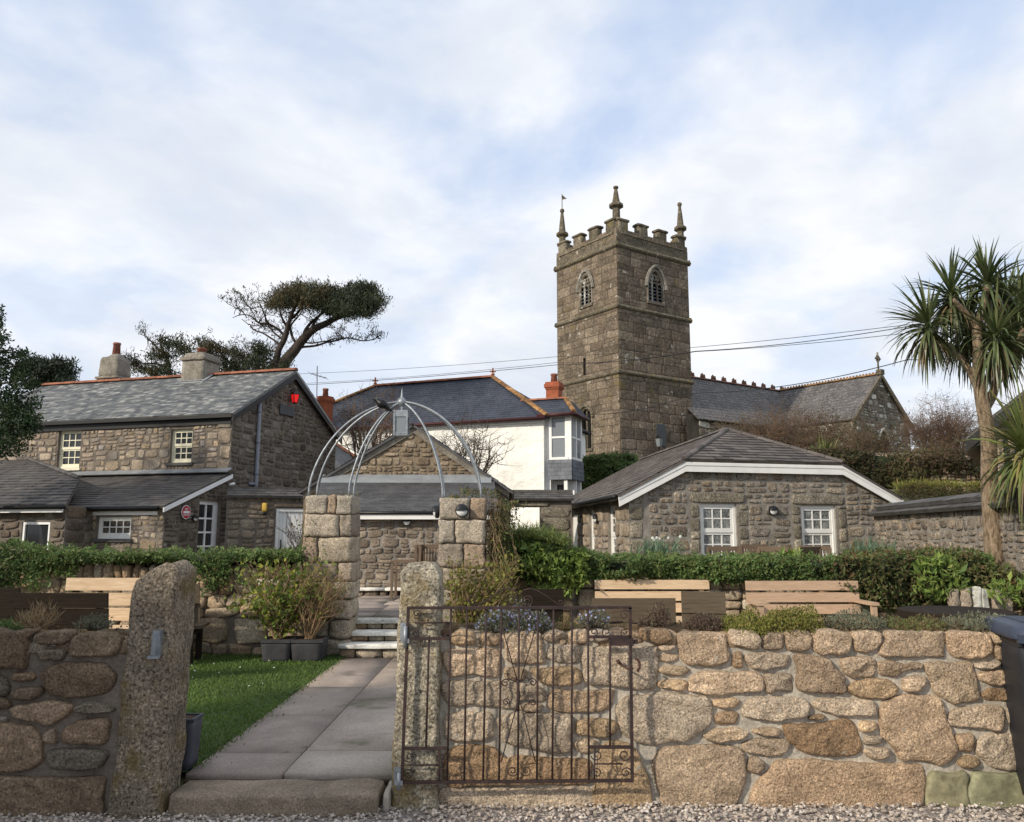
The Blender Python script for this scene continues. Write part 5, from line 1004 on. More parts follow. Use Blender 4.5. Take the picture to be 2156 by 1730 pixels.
# ================================================================ LEFT HOUSE
th = rad(16); UL = Vector((math.cos(th), -math.sin(th), 0)); VL = Vector((math.sin(th), math.cos(th), 0))
HC = at(483, 1000, 20.0); HC.z = 0; HL = 8.6; HW = 5.33; GZ = .42
EZ = at(483, 868, 20.0).z; mid = HC + VL * (HW / 2); RZ = at(612, 785, mid.y).z
def ext(p, d): return p + d
fF = Fr(HC - UL * HL, UL); fG = Fr(HC, VL)
house = thing('stone_house', 'two storey granite house with mottled slate roof and red ridge tiles at the left', 'house', (HC.x, HC.y, GZ)); W_ = (M['cream_paint'], M['glass_dark'])
w1 = (*[fF.px(118, 985)[0], fF.px(166, 985)[0]], fF.px(142, 985)[1], fF.px(142, 906)[1]); w2_ = (fF.px(356, 975)[0], fF.px(402, 975)[0], fF.px(379, 974)[1], fF.px(379, 903)[1])
holes = [w1, w2_]
g = MB(); plate(g, fF, -.0, HL, GZ, EZ + .05, holes=holes, reveal=.16)
gtop = lambda a: EZ + (RZ - EZ) * (1 - abs(a - HW / 2) / (HW / 2))
plate(g, fG, 0, HW, GZ, gtop, brk=(HW / 2,)); b_ = Fr(HC - UL * HL + VL * HW, -UL); frB = Fr(HC + VL * HW, -UL); plate(g, frB, 0, HL, GZ, EZ); frL_ = Fr(HC - UL * HL + VL * HW, -VL); plate(g, frL_, 0, HW, GZ, gtop, brk=(HW / 2,))
g.build('mortar', M['mortar_dark'], house)
g = MB(); rubble(g, fF, 0, HL - .34, 2.95, EZ - .02, holes=[(h[0] - .02, h[1] + .02, h[2] - .08, h[3] + (.02 if i else .14)) for i, h in enumerate(holes)], hm=.23, wr=(.7, 2.0), gap=.026, h=.016, n=14, sq=.62, split=.5, jit=.09)
z = 3.0
while z < EZ - .05: hh = min(U(.26, .4), EZ - z); ww = U(.26, .44); stone(g, fF, HL - ww, HL + .01, z, z + hh, .015, .03, 16, .35); z += hh
g.build('front_wall', M['house_stone'], house)
g = MB(); rubble(g, fG, 0, HW, 1.0, RZ, top=lambda a: gtop(a) - .06, hm=.2, wr=(.7, 2.2), gap=.03, h=.018, n=12, sq=.66, split=.5, jit=.09); g.build('gable_wall', M['house_stone_shaded'], house)
for h in holes: window(house, fF, *h, cols=3, rows=2, sashes=2, d=-.08, fw=.045, mats=W_, sill=M['slate_coping'] if h is w2_ else M['cream_paint'])
OV = .16; sl = (RZ - EZ) / (HW / 2); A0 = HC - UL * HL
def hp(a, b_, z): return HC + UL * a + VL * b_ + Z * z
e0 = EZ - OV * sl + .05
slp = [hp(-HL - .1, -OV, e0), hp(.14, -OV, e0), hp(.14, HW / 2, RZ + .06), hp(-HL - .1, HW / 2, RZ + .06)]
g = MB(); slates(g, slp, .19, .115, .010, 0, .08); slates(g, [hp(.14, HW + OV, e0), hp(-HL - .1, HW + OV, e0), hp(-HL - .1, HW / 2, RZ + .06), hp(.14, HW / 2, RZ + .06)], .4, .3, .012); g.build('roof', M['slate_mottled'], house)
g = MB(); ridge(g, hp(-HL - .1, HW / 2, RZ + .07), hp(.14, HW / 2, RZ + .07), .10, .42); g.build('ridge_tiles', M['ridge_terracotta'], house)
g = MB(); g.obox(hp(-HL, -.05, EZ - .29), UL * HL, VL * .05, Z * .30); g.obox(hp(-HL - .05, -OV - .02, e0 - .10), UL * (HL + .15), VL * .09, Z * .075)
for s_, b0 in ((1, -OV), (-1, HW + OV)):
    g.prism([hp(.10, b0, e0 - .03), hp(.10, HW / 2, RZ + .02), hp(.10, HW / 2, RZ - .18), hp(.10, b0, e0 - .20)], UL * .035)
g.build('fascia', M['black_gutter'], house)
pa = fG.px(543, 846); pb = fG.px(537, 1018); g = MB(); g.tube([fG.P(pa[0], pa[1], .06), fG.P(pa[0], pb[1], .06), fG.P(pa[0] - .05, pb[1] - .12, .09)], .052, 10); g.tube([fG.P(pa[0] - .3, pb[1] - .02, .05), fG.P(pa[0], pb[1] - .02, .05)], .045, 8)
for f in (.12, .5, .88): q = pa[1] + (pb[1] - pa[1]) * f; g.tube([fG.P(pa[0], q - .02, .06), fG.P(pa[0], q + .02, .06)], .062, 10)
g.build('downpipe', M['downpipe_grey'], house)
# chimneys
def chimney(parent, a, b_, zb, la, lb, h, cap, pot_h, pot_r, tape, mat='chimney_render'):
    c = hp(a, b_, 0); rot = -th; g = MB(); rblock(g, (c.x, c.y, zb + h / 2), (la / 2, lb / 2, h / 2), .03, 7, .012, 0, rot, 4)
    if cap: rblock(g, (c.x, c.y, zb + h + .04), (la / 2 + .05, lb / 2 + .05, .06), .03, 7, .01, 0, rot, 4); rblock(g, (c.x, c.y, zb + h + .14), (la / 2 - .02, lb / 2 - .02, .10), .07, 7, .01, 0, rot, 4, -.12)
    else: rblock(g, (c.x, c.y, zb + h + .02), (la / 2 + .05, lb / 2 + .05, .045), .03, 7, .01, 0, rot, 4); rblock(g, (c.x, c.y, zb + h + .36), (la / 2 - .02, lb / 2 - .02, .33), .09, 7, .02, 0, rot, 4, -.05); rblock(g, (c.x, c.y, zb + h + .68), (la / 2 - .16, lb / 2 - .12, .12), .09, 7, .02, 0, rot, 4, -.35)
    o = g.build('chimney', M[mat], parent); g = MB(); zt = zb + h + (.20 if cap else .74)
    g.lathe((c.x, c.y, zt), [(pot_r * tape, 0), (pot_r, pot_h * .85), (pot_r * 1.15, pot_h * .86), (pot_r * 1.15, pot_h), (pot_r * .8, pot_h), (pot_r * .75, pot_h * .7)], 14); g.build('chimney_pot', M['pot_terracotta'], o); return o
ca = lambda x, b_: (lambda p: (p - HC).dot(UL))(at(x, 800, (HC + VL * b_ - UL * 2.6).y))
chimney(house, -3.02, HW / 2, RZ - .25, .74, .74, .74, True, .20, .13, .95)
c2x = -6.45; chimney(house, c2x, HW / 2 + .45, RZ - .5, .74, .66, .72, False, .42, .10, 1.25)
g = MB(); g.obox(hp(-3.42, HW / 2 - .50, RZ - .18), UL * .80, VL * .06 + Z * .03, Z * .02 + VL * -.01)
g.prism([hp(-2.64, HW / 2 - .52, RZ - .23), hp(-2.60, HW / 2, RZ + .16), hp(-2.52, HW / 2, RZ + .12), hp(-2.55, HW / 2 - .54, RZ - .24)], UL * .015 + Z * .01); g.prism([hp(-3.45, HW / 2 - .52, RZ - .22), hp(-2.55, HW / 2 - .52, RZ - .22), hp(-2.55, HW / 2 - .36, RZ - .12), hp(-3.45, HW / 2 - .36, RZ - .12)], Z * .02); g.build('flashing', M['lead_grey'], house)
# lean-to on the front
LD = 2.25; LZ0 = at(345, 1064, 17.85).z; LZ1 = at(475, 994, 20.0).z; LL = 5.0
fLF = Fr(HC - VL * LD - UL * LL, UL); fLS = Fr(HC - VL * LD, VL)
lw = (fLF.px(203, 1120)[0], fLF.px(275, 1120)[0], fLF.px(240, 1134)[1], fLF.px(240, 1088)[1])
ltop = lambda a: LZ0 + (LZ1 - LZ0) * a / LD
dx0, dx1 = fLS.px(418, 1100)[0], fLS.px(461, 1100)[0]; dz1 = fLS.px(441, 1054)[1]; dh = (dx0, dx1, .45, dz1)
g = MB(); plate(g, fLF, 0, LL, GZ, LZ0, holes=[lw]); plate(g, fLS, 0, LD, GZ, ltop, holes=[dh], reveal=.12); g.build('extension_mortar', M['mortar_dark'], house)
g = MB(); rubble(g, fLF, 0, LL, GZ + .3, LZ0, holes=[(lw[0] - .02, lw[1] + .02, lw[2] - .08, lw[3] + .1)], hm=.18, wr=(.7, 2.2), gap=.026, h=.016, n=12, sq=.64, split=.5, jit=.09); g.build('extension_front_wall', M['house_stone'], house)
g = MB(); rubble(g, fLS, 0, LD, GZ + .3, LZ1, holes=[(dh[0] - .03, dh[1] + .03, .4, dh[3] + .03)], top=lambda a: ltop(a) - .05, hm=.18, wr=(.7, 2.2), gap=.03, h=.018, n=12, sq=.66, split=.5, jit=.09); g.build('extension_side_wall', M['house_stone_shaded'], house)
window(house, fLF, *lw, cols=4, rows=2, sashes=1, d=-.06, fw=.05, mats=(M['white_paint'], M['glass_items']), sill=M['slate_coping'])
lo = .16
def lp(a, b_, z): return HC + UL * a + VL * b_ + Z * z
g = MB(); slates(g, [lp(-LL - .1, -LD - lo, LZ0 - .02), lp(.10, -LD - lo, LZ0 - .02), lp(.10, -.02, LZ1 - .02), lp(-LL - .1, -.02, LZ1 - .02)], .3, .15, .010); g.build('extension_roof', M['slate_brown'], house)
g = MB(); g.prism([lp(-LL - .1, -.22, LZ1 - .02), lp(.08, -.22, LZ1 - .02), lp(.08, -.005, LZ1 + .09), lp(-LL - .1, -.005, LZ1 + .09)], Z * .02 - VL * .02); g.build('extension_flashing', M['lead_grey'], house)
g = MB(); g.prism([lp(.085, -LD - lo, LZ0 - .05), lp(.085, -.02, LZ1 - .05), lp(.085, -.02, LZ1 - .15), lp(.085, -LD - lo, LZ0 - .15)], UL * .03); g.obox(lp(-LL, -LD - .05, LZ0 - .20), UL * (LL - .15), VL * .03, Z * .08); g.build('barge_board', M['white_door_paint'], house)
g = MB(); g.tube([lp(-LL, -LD - lo - .03, LZ0 - .06), lp(-.02, -LD - lo - .03, LZ0 - .06)], .05, 8); g.build('extension_gutter', M['black_gutter'], house)
# glazed door in the extension side
g = MB(); f = .09; e = -.06
g.fbox(fLS, dh[0], dh[0] + f * .8, .45, dz1, e - .05, e); g.fbox(fLS, dh[1] - f * 1.6, dh[1], .45, dz1, e - .05, e); g.fbox(fLS, dh[0] + f * .8, dh[1] - f * 1.6, dz1 - f, dz1, e - .05, e - .002); g.fbox(fLS, dh[0] + f * .8, dh[1] - f * 1.6, .45, .95, e - .05, e - .002)
x0, x1, y0, y1 = dh[0] + f * .8, dh[1] - f * 1.6, .95, dz1 - f
g.fbox(fLS, (x0 + x1) / 2 - .02, (x0 + x1) / 2 + .02, y0, y1, e - .045, e - .006)
for i in (1, 2, 3): y = y0 + (y1 - y0) * i / 4; g.fbox(fLS, x0, x1, y - .02, y + .02, e - .046, e - .008)
dr = g.build('glazed_door', M['white_door_paint'], house); g = MB(); g.poly([fLS.P(x0, y0, e - .035), fLS.P(x1, y0, e - .035), fLS.P(x1, y1, e - .035), fLS.P(x0, y1, e - .035)]); g.build('pane', M['glass_dark'], dr)
# ---- things fixed to the house
def text(parent, s_, p, u, n, size, mat):
    cu = bpy.data.curves.new('lettering', 'FONT'); cu.body = s_; cu.size = size; cu.align_x = 'CENTER'; cu.align_y = 'CENTER'; cu.extrude = .002
    o = bpy.data.objects.new('lettering', cu); COL.objects.link(o); o.parent = parent; cu.materials.append(M[mat])
    from mathutils import Matrix
    bpy.context.view_layer.update(); me = bpy.data.meshes.new_from_object(o.evaluated_get(bpy.context.evaluated_depsgraph_get())); bpy.data.objects.remove(o); o = bpy.data.objects.new('lettering', me); COL.objects.link(o); o.parent = parent
    u = Vector(u).normalized(); n = Vector(n).normalized(); v = n.cross(u); m = Matrix((u, v, n)).transposed().to_4x4(); m.translation = Vector(p) - ROOT[parent]; o.matrix_local = m; return o
a, z = fLS.px(387, 1078); c = fLS.P(a, z, .055); t = thing('no_entry_sign', 'round red no entry sign with a white bar on the dark extension wall', 'sign', c)
sr = .155; g = MB(); g.disc(c, fLS.n, sr, .008, 32); g.build('rim', M['sign_white'], t); g = MB(); g.disc(c + fLS.n * .006, fLS.n, sr * .90, .006, 32); g.build('disc', M['sign_red'], t)
g = MB(); g.obox(c - fLS.u * sr * .68 - Z * sr * .17 + fLS.n * .013, fLS.u * sr * 1.36, Z * sr * .34, fLS.n * .003); g.build('bar', M['sign_white'], t)
text(t, 'NO', c + Z * sr * .42 + fLS.n * .014, fLS.u, fLS.n, .075, 'sign_white'); text(t, 'ENTRY', c - Z * sr * .42 + fLS.n * .014, fLS.u, fLS.n, .065, 'sign_white')
a, z = fLS.px(406, 1091); wall_lamp(fLS.P(a, z, .03), fLS.n, .075, 'small black hooded lamp between the no entry sign and the glazed door')
a, z = fG.px(609, 838); c = fG.P(a, z, .0); t = thing('wall_lantern', 'red glazed lantern glowing high on the dark gable of the house', 'lantern', c); c = fG.P(a, z, .18)
g = MB(); g.lathe(c, [(.072, -.13), (.118, .09)], 4, 0, False); g.build('glass', M['red_lit'], t)
g = MB(); g.lathe(c + Z * .09, [(.145, 0), (.135, .03), (.05, .09), (.02, .13)], 4, 0, False); g.lathe(c - Z * .17, [(.04, 0), (.078, .04)], 4, 0, False)
for k in range(4): q = math.pi / 2 * k; d0 = Vector((math.cos(q), math.sin(q), 0)); g.tube([c + d0 * .075 - Z * .13, c + d0 * .12 + Z * .09], .012, 4)
g.tube([fG.P(a, z + .2, 0), fG.P(a, z + .26, .1), fG.P(a, z + .22, .18)], .012, 6); g.build('frame', M['black_gutter'], t)
a, z = fG.px(601, 864); t = thing('wall_plaque', 'dark blank slate plaque below the red lantern on the gable', 'plaque', fG.P(a, z, .05)); g = MB(); g.fbox(fG, a - .36, a + .36, z - .13, z + .13, .03, .065); g.build('board', M['plaque_slate'], t)
a, z = fLS.px(475, 1017); t = thing('security_camera', 'small white security camera where the extension meets the gable', 'camera', fG.P(.0, z, .1)); c = fG.P(.05, z, .12); g = MB(); g.tube([c - Z * .0, c + Vector((-.10, -.10, -.04))], .035, 10); g.build('housing', M['white_paint'], t); g = MB(); g.tube([fG.P(.05, z, .0), c], .015, 6); g.build('bracket', M['white_paint'], t)
# ================================================================ FAR LEFT OUTBUILDING
A = at(140, 1062, 17.3); B = at(168, 1008, 19.2); Cc = at(0, 944, 21.0); Dd = A + UL * -4.2; Dd.z = A.z
pn = (A - Dd).cross(B - A).normalized(); d_ = ray(0, 944); c_ = Vector((0, 0, EYE)); Cc = c_ + d_ * ((A - c_).dot(pn) / d_.dot(pn))
t = thing('outbuilding', 'low building with a brown slate roof at the far left, joined to the house extension', 'outbuilding', (A.x - 1.5, A.y + .3, GZ))
g = MB(); slates(g, [Dd, A, B, Cc, Dd + (Cc - B) * .2 + (B - A) * 1.6], .34, .20, .020, 0, .03); g.build('roof', M['slate_brown'], t)
g = MB(); ridge(g, B + Z * .02, Cc + Z * .02, .07, .4); g.build('hip_tiles', M['slate_brown'], t)
o0 = A - UL * 4.0 + VL * .25; fO = Fr(o0, UL); wl = 4.0 - .25; ow = (fO.px(46, 1110)[0], fO.px(105, 1110)[0], fO.px(70, 1160)[1], fO.px(70, 1098)[1]); zt = A.z - .02
g = MB(); plate(g, fO, -2, wl, GZ, zt, holes=[ow]); fO2 = Fr(fO.P(wl, 0, 0), VL); plate(g, fO2, 0, 2.0, GZ, zt); g.build('mortar', M['mortar_dark'], t)
g = MB(); rubble(g, fO, -2, wl, GZ + .4, zt, holes=[(ow[0] - .05, ow[1] + .05, ow[2] - .05, ow[3] + .05)], hm=.2, h=.028); rubble(g, fO2, 0, 2.0, GZ + .4, zt, hm=.2, h=.028); g.build('wall', M['house_stone_shaded'], t)
g = MB(); g.fbox(fO, ow[0], ow[1], ow[3] - .06, ow[3], -.08, -.02); g.fbox(fO, ow[1] - .06, ow[1], ow[2], ow[3] - .06, -.08, -.021); g.fbox(fO, ow[0], ow[0] + .06, ow[2], ow[3] - .06, -.08, -.021)
wv = g.build('window', M['white_door_paint'], t); g = MB(); g.fbox(fO, ow[0] + .06, ow[1] - .06, ow[2], ow[3] - .06, -.07, -.06); g.build('pane', M['glass_dark'], wv)
g = MB(); g.obox(A - UL * 5 - Z * .16 - VL * .0, UL * 4.9, VL * .03, Z * .07); g.build('fascia', M['white_door_paint'], t); g = MB(); g.tube([A - UL * 5 - Z * .05 - VL * .06, A - Z * .05 - VL * .06], .045, 8); g.build('gutter', M['black_gutter'], t)
# ================================================================ LINK WALL WITH WHITE DOOR
L0, L1 = at(478, 1042, 19.4), at(668, 1046, 20.1); fK = Fr((L0.x, L0.y), (L1.x - L0.x, L1.y - L0.y)); KL = (L1 - L0).length; KZ = at(560, 1043, 19.7).z
t = thing('yard_wall', 'slate capped stone wall with a white door between the house and the left pillar', 'wall', (L0.x + 1, L0.y, GZ))
dk = (fK.px(580, 1110)[0], fK.px(645, 1110)[0], .45, fK.px(605, 1070)[1]); g = MB(); plate(g, fK, 0, KL, GZ, KZ, holes=[dk]); g.build('mortar', M['mortar_dark'], t)
g = MB(); rubble(g, fK, 0, KL, GZ + .3, KZ - .02, holes=[(dk[0] - .02, dk[1] + .02, .4, dk[3] + .12)], hm=.17, wr=(.7, 2.4), gap=.026, h=.018, sq=.66, split=.5, jit=.09); stone(g, fK, dk[0] - .12, KL, dk[3] + .01, dk[3] + .13, .01, .03, 16, .3); g.build('stones', M['yard_stone'], t)
g = MB(); slates(g, [fK.P(0, KZ - .02, .14), fK.P(KL, KZ - .02, .14), fK.P(KL, KZ + .17, -.25), fK.P(0, KZ + .17, -.25)], .34, .14, .012); g.fbox(fK, 0, KL, KZ + .15, KZ + .21, -.34, -.22); g.build('coping', M['slate_coping'], t)
g = MB(); x0, x1 = dk[0] + .07, dk[1]
for i in range(7): g.fbox(fK, x0 + (x1 - x0) * i / 7 + .003, x0 + (x1 - x0) * (i + 1) / 7 - .003, .45, dk[3] - .08, -.085, -.06 - .002 * (i % 2))
dr = g.build('door', M['white_door_paint'], t); g = MB(); g.fbox(fK, dk[0], dk[0] + .07, .45, dk[3], -.12, -.02); g.fbox(fK, dk[0] + .07, dk[1], dk[3] - .075, dk[3], -.12, -.021); g.fbox(fK, dk[0] + .07, dk[1], .45, dk[3] - .08, -.13, -.1); g.build('door_frame', M['white_door_paint'], t)
q = fK.px(597, 1121); g = MB(); g.fbox(fK, x0 + .05, x0 + .075, 1.15, 1.42, -.058, -.02); g.fbox(fK, x0 + .03, x0 + .14, .72, .76, -.058, -.03); g.build('handle', M['black_gutter'], dr)
a, z = fK.px(557, 1068); t2 = thing('outdoor_light', 'yellow box shaped light fixed to the yard wall left of the white door', 'light', fK.P(a, z, .05)); g = MB(); c = fK.P(a, z, .09); rblock(g, c, (.06, .045, .105), .02, 5, 0); g.build('case', M['yellow_plastic'], t2); g = MB(); g.lathe(c - Z * .15, [(.03, -.03), (.045, 0), (.045, .04)], 10); g.build('sensor', M['black_plastic'], t2)
# ================================================================ YARD BUILDING (small gable with lean-to)
YG = 17.0; YF = 14.95; ax = at(871, 895, YG); fY = Fr((at(640, 1030, YG).x, YG), (1, 0)); YWd = at(1072, 1030, YG).x - at(640, 1030, YG).x; ya = ax.x - fY.o.x; YE = at(850, 1031, YG).z; YR = ax.z
yt = lambda a: YE + (YR - YE) * (a / ya if a < ya else (YWd - a) / (YWd - ya))
t = thing('yard_building', 'small stone building with an ochre gable and slate lean-to seen through the metal dome', 'outbuilding', (ax.x, YF, .5))
g = MB(); plate(g, fY, 0, YWd, GZ, yt, brk=(ya,)); g.build('mortar', M['mortar_ochre'], t)
g = MB(); rubble(g, fY, .1, YWd - .1, 2.35, YR, top=lambda a: yt(a) - .16, hm=.16, wr=(.7, 2.1), gap=.022, h=.022, n=12, sq=.7, jit=.11, split=.5); g.build('gable', M['gable_stone_ochre'], t)
g = MB()
for s_, p0, p1 in ((0, (0, YE), (ya, YR)), (1, (YWd, YE), (ya, YR))): g.prism([fY.P(p0[0], p0[1] - .02, .0), fY.P(p1[0], p1[1] - .02, .0), fY.P(p1[0], p1[1] - .17, .0), fY.P(p0[0], p0[1] - .17, .0)], fY.n * .05)
g.build('verge_render', M['chimney_render'], t)
BK = 5.0
g = MB()
for s_, a0_ in ((0, -.1), (1, YWd + .1)):
    e_ = YE - .05; P4 = [fY.P(a0_, e_, .12), fY.P(a0_, e_, -BK), fY.P(ya, YR + .02, -BK), fY.P(ya, YR + .02, .12)]
    if s_ == 0: P4 = [P4[1], P4[0], P4[3], P4[2]]
    slates(g, P4, .34, .2, .012)
g.build('roof', M['slate_yard'], t)
lx0, lx1 = at(668, 1075, YF).x, at(1052, 1075, YF).x; LZe = at(850, 1076, YF - .15).z; LZt = at(850, 1010, YG - .03).z; fYL = Fr((lx0 + .1, YF), (1, 0)); lw_ = lx1 - lx0 - .2
g = MB(); plate(g, fYL, 0, lw_, GZ, LZe + .02); fYs = Fr((lx1 - .1, YF), (0, 1)); plate(g, fYs, 0, YG - YF, GZ, lambda a: LZe + (LZt - LZe) * a / (YG - YF)); fYs2 = Fr((lx0 + .1, YG), (0, -1)); plate(g, fYs2, 0, YG - YF, GZ, lambda a: LZt + (LZe - LZt) * a / (YG - YF)); g.build('lean_to_mortar', M['mortar_yard'], t)
g = MB(); rubble(g, fYL, 0, lw_, .62, LZe - .08, hm=.14, wr=(.7, 2.4), gap=-.004, h=.02, n=12, sq=.72, jit=.11, split=.5); g.build('lean_to_wall', M['yard_stone'], t)
tx0, tx1 = at(686, 1003, YG).x, at(1030, 1003, YG).x
g = MB(); slates(g, [(lx0, YF - .16, LZe), (lx1, YF - .16, LZe), (tx1 + .1, YG - .01, LZt), (tx0 - .1, YG - .01, LZt)], .20, .10, .008); g.build('lean_to_roof', M['slate_yard'], t)
g = MB(); g.prism([(tx0 - .05, YG - .24, LZt - .09), (tx1 + .05, YG - .24, LZt - .09), (tx1 + .05, YG - .012, LZt + .09), (tx0 - .05, YG - .012, LZt + .09)], Vector((0, -.02, .02))); g.build('flashing', M['lead_grey'], t)
g = MB(); g.box(lx0 + .05, lx1 - .05, YF - .19, YF - .165, LZe - .145, LZe - .062); g.build('fascia', M['white_paint'], t); g = MB(); g.tube([(lx0, YF - .2, LZe - .03), (lx1, YF - .2, LZe - .03)], .032, 8)
for i in range(7): x = lx0 + .3 + i * .55; g.box(x, x + .02, YF - .18, YF - .06, LZe - .03, LZe + .02)
g.build('gutter', M['black_gutter'], t)
g = MB()
x = lx0 + .2; k = 0
while x < lx1 - .3: x1 = min(x + 1.1, lx1 - .2); rblock(g, ((x + x1) / 2, YF - .14, .60), ((x1 - x) / 2 - .004, .16, .025), .01, 5, .003, 0); x = x1
x = lx0 + .2
while x < lx1 - .3: x1 = x + U(.14, .26); rblock(g, ((x + x1) / 2, YF - .12, .525), ((x1 - x) / 2 - .012, .13, .05), .03, 5, .008, 1); x = x1
g.build('plinth', [M['nosing_white'], M['yard_stone']], t)
a = at(857, 1098, YF - .03); wall_lamp((a.x, YF - .035, a.z), (0, -1, 0), .075, 'round hooded lamp on the stone wall seen between the two pillars')
# slate roof scrap between house gable and yard building
p = [at(745, 975, 22.0), at(690, 1010, 22), at(690, 935, 22.4), at(745, 970, 22)]
t = thing('shed', 'blue grey slate roofed shed with red ridge between the house gable and yard building', 'shed', (at(715, 1000, 22.5).x, 23, 1.0)); q0, q1 = at(640, 1020, 26.5), at(752, 1020, 26.5); q2, q3 = at(754, 966, 28.5), at(660, 905, 28.5)
g = MB(); slates(g, [q0, q1, q2, q3], .3, .16, .01); g.build('roof', M['slate_mottled'], t); g = MB(); ridge(g, q3, q2, .09, .4); g.build('ridge_tiles', M['ridge_terracotta'], t); g = MB(); fS = Fr((q0.x, q0.y + .1), (1, 0)); plate(g, fS, 0, q1.x - q0.x, .5, q0.z); g.build('wall', M['mortar_dark'], t)
# ================================================================ WHITE HOUSE
th2 = rad(22); UW = Vector((math.cos(th2), -math.sin(th2), 0)); VW = Vector((math.sin(th2), math.cos(th2), 0))
WC = at(1145, 950, 30.0); WC.z = 0; WL = 12.4; WB = 5.3; WE = at(1145, 880, 30.0).z; 
def wp(a, b_, z): return WC + UW * a + VW * b_ + Z * z
WR = at(1039, 794, wp(-3.2, WB / 2, 0).y).z
t = thing('white_house', 'white rendered house with a dark blue slate hipped roof and red ridge tiles', 'house', (WC.x - 4, WC.y + 2, 2)); white = t
fW = Fr(wp(-WL, 0, 0), UW); g = MB()
nx, nz = 90, 34; V = []
for j in range(nz + 1):
    for i in range(nx + 1):
        a = WL * i / nx; z = .5 + (WE - .5) * j / nz; V.append(tuple(fW.P(a, z, noise.noise(Vector((a * .8, z * 1.1, 4))) * .05 + noise.noise(Vector((a * 2.2, z * 3, 4))) * .03)))
g.add(V, [(j * (nx + 1) + i, j * (nx + 1) + i + 1, (j + 1) * (nx + 1) + i + 1, (j + 1) * (nx + 1) + i) for j in range(nz) for i in range(nx)], 0, True)
f2 = Fr(wp(0, 0, 0), VW); plate(g, f2, 0, WB, .5, WE); f3 = Fr(wp(0, WB, 0), -UW); plate(g, f3, 0, WL, .5, WE); f4 = Fr(wp(-WL, WB, 0), -VW); plate(g, f4, 0, WB, .5, WE); g.build('wall', M['white_render'], t)
o_ = .22; e0 = WE + .02; h0 = WB / 2; c4 = [wp(-WL - o_, -o_, e0), wp(o_, -o_, e0), wp(o_, WB + o_, e0), wp(-WL - o_, WB + o_, e0)]; r1, r0 = wp(-3.2, h0, WR), wp(-8.9, h0, WR)
g = MB(); slates(g, [c4[0], c4[1], r1, r0], .34, .17, .008); slates(g, [c4[1], c4[2], r1], .34, .17, .008); slates(g, [c4[2], c4[3], r0, r1], .5, .3, .01); slates(g, [c4[3], c4[0], r0], .34, .17, .008); g.build('roof', M['slate_blue'], t)
g = MB(); ridge(g, r0, r1, .13, .5); g.build('ridge_tiles', M['ridge_terracotta'], t)
for c_, r_ in ((c4[1], r1), (c4[0], r0)): g = MB(); ridge(g, c_ + Z * .03, r_, .12, .5); g.build('hip_tiles', M['ridge_lichen'], t)
for p in (r1, r0):
    g = MB(); g.box(p.x - .03, p.x + .03, p.y - .03, p.y + .03, p.z + .08, p.z + .40); g.box(p.x - .13, p.x + .13, p.y - .03, p.y + .03, p.z + .22, p.z + .28); g.lathe(p + Z * .10, [(.09, 0), (.05, .08)], 8); g.build('ridge_finial', M['ridge_terracotta'], t)
g = MB(); g.tube([wp(-WL - .1, -o_ - .05, e0 - .05), wp(.15, -o_ - .05, e0 - .05)], .07, 8); g.build('gutter', M['maroon_gutter'], t); g = MB(); g.obox(wp(-WL, -.10, WE - .16), UW * WL, VW * .06, Z * .14); g.build('fascia', M['white_door_paint'], t)
# bay wing at the right
BW = .86; BD = 1.35; b0 = .17; BY0 = .1; BZt = at(1190, 874, 30).z; BZ0 = at(1190, 968, 30).z; BZa = at(1190, 1010, 30).z
def bp_(a, b_, z): return wp(b0 + a, BY0 + b_, z)
fB1 = Fr(bp_(0, 0, 0), UW); fB2 = Fr(bp_(BW, 0, 0), VW)
bay = MB(); w_b = .06
bay.obox(bp_(-.17, .15, .5), UW * .17, VW * 1.4, Z * (BZt - .5)); bay.build('return_wall', M['white_door_paint'], t)
g = MB(); g.obox(bp_(.05, .05, BZ0), UW * (BW - .1), VW * (BD - .1), Z * (BZt - BZ0)); g.build('bay_core', M['opening_dark'], t)
g = MB()
for fr, L in ((fB1, BW), (fB2, BD)):
    g.fbox(fr, 0, .10 if fr is fB1 else .09, BZ0, BZt, -.08, 0); g.fbox(fr, L - (.24 if fr is fB1 else .12), L - (.002 if fr is fB1 else 0), BZ0, BZt, -.08, .001); g.fbox(fr, .1, L - .12, BZt - .10, BZt, -.08, -.002); g.fbox(fr, .1, L - .12, BZ0, BZ0 + .09, -.08, .03)
    lo, hi = .10, L - (.24 if fr is fB1 else .12); zm = (BZ0 + BZt) / 2; g.fbox(fr, lo, hi, zm - .035, zm + .035, -.06, -.01)
    if fr is fB2: g.fbox(fr, (lo + hi) / 2 - .05, (lo + hi) / 2 + .05, BZ0 + .09, BZt - .1, -.06, -.004); g.fbox(fr, .42, .445, zm + .03, BZt - .1, -.06, -.02); g.fbox(fr, .42, .445, BZ0 + .09, zm - .03, -.06, -.02)
wv = g.build('bay_window', M['white_paint'], t); g = MB()
for fr, lo, hi in ((fB1, .10, BW - .24), (fB2, .09, BD - .12)):
    for z0, z1 in ((BZ0 + .09, zm - .03), (zm + .03, BZt - .1)): k = U(-.006, .006); g.poly([fr.P(lo, z0, -.04 + k), fr.P(hi, z0, -.04 - k), fr.P(hi, z1, -.04 - k), fr.P(lo, z1, -.04 + k)])
g.build('pane', M['glass_pale'], wv)
g = MB()
for fr, L in ((fB1, BW), (fB2, BD)): slates(g, [fr.P(-.02, BZa, .05), fr.P(L + .03, BZa, .05), fr.P(L + .02, BZ0, .03), fr.P(-.02, BZ0, .03)], .26, .15, .01)
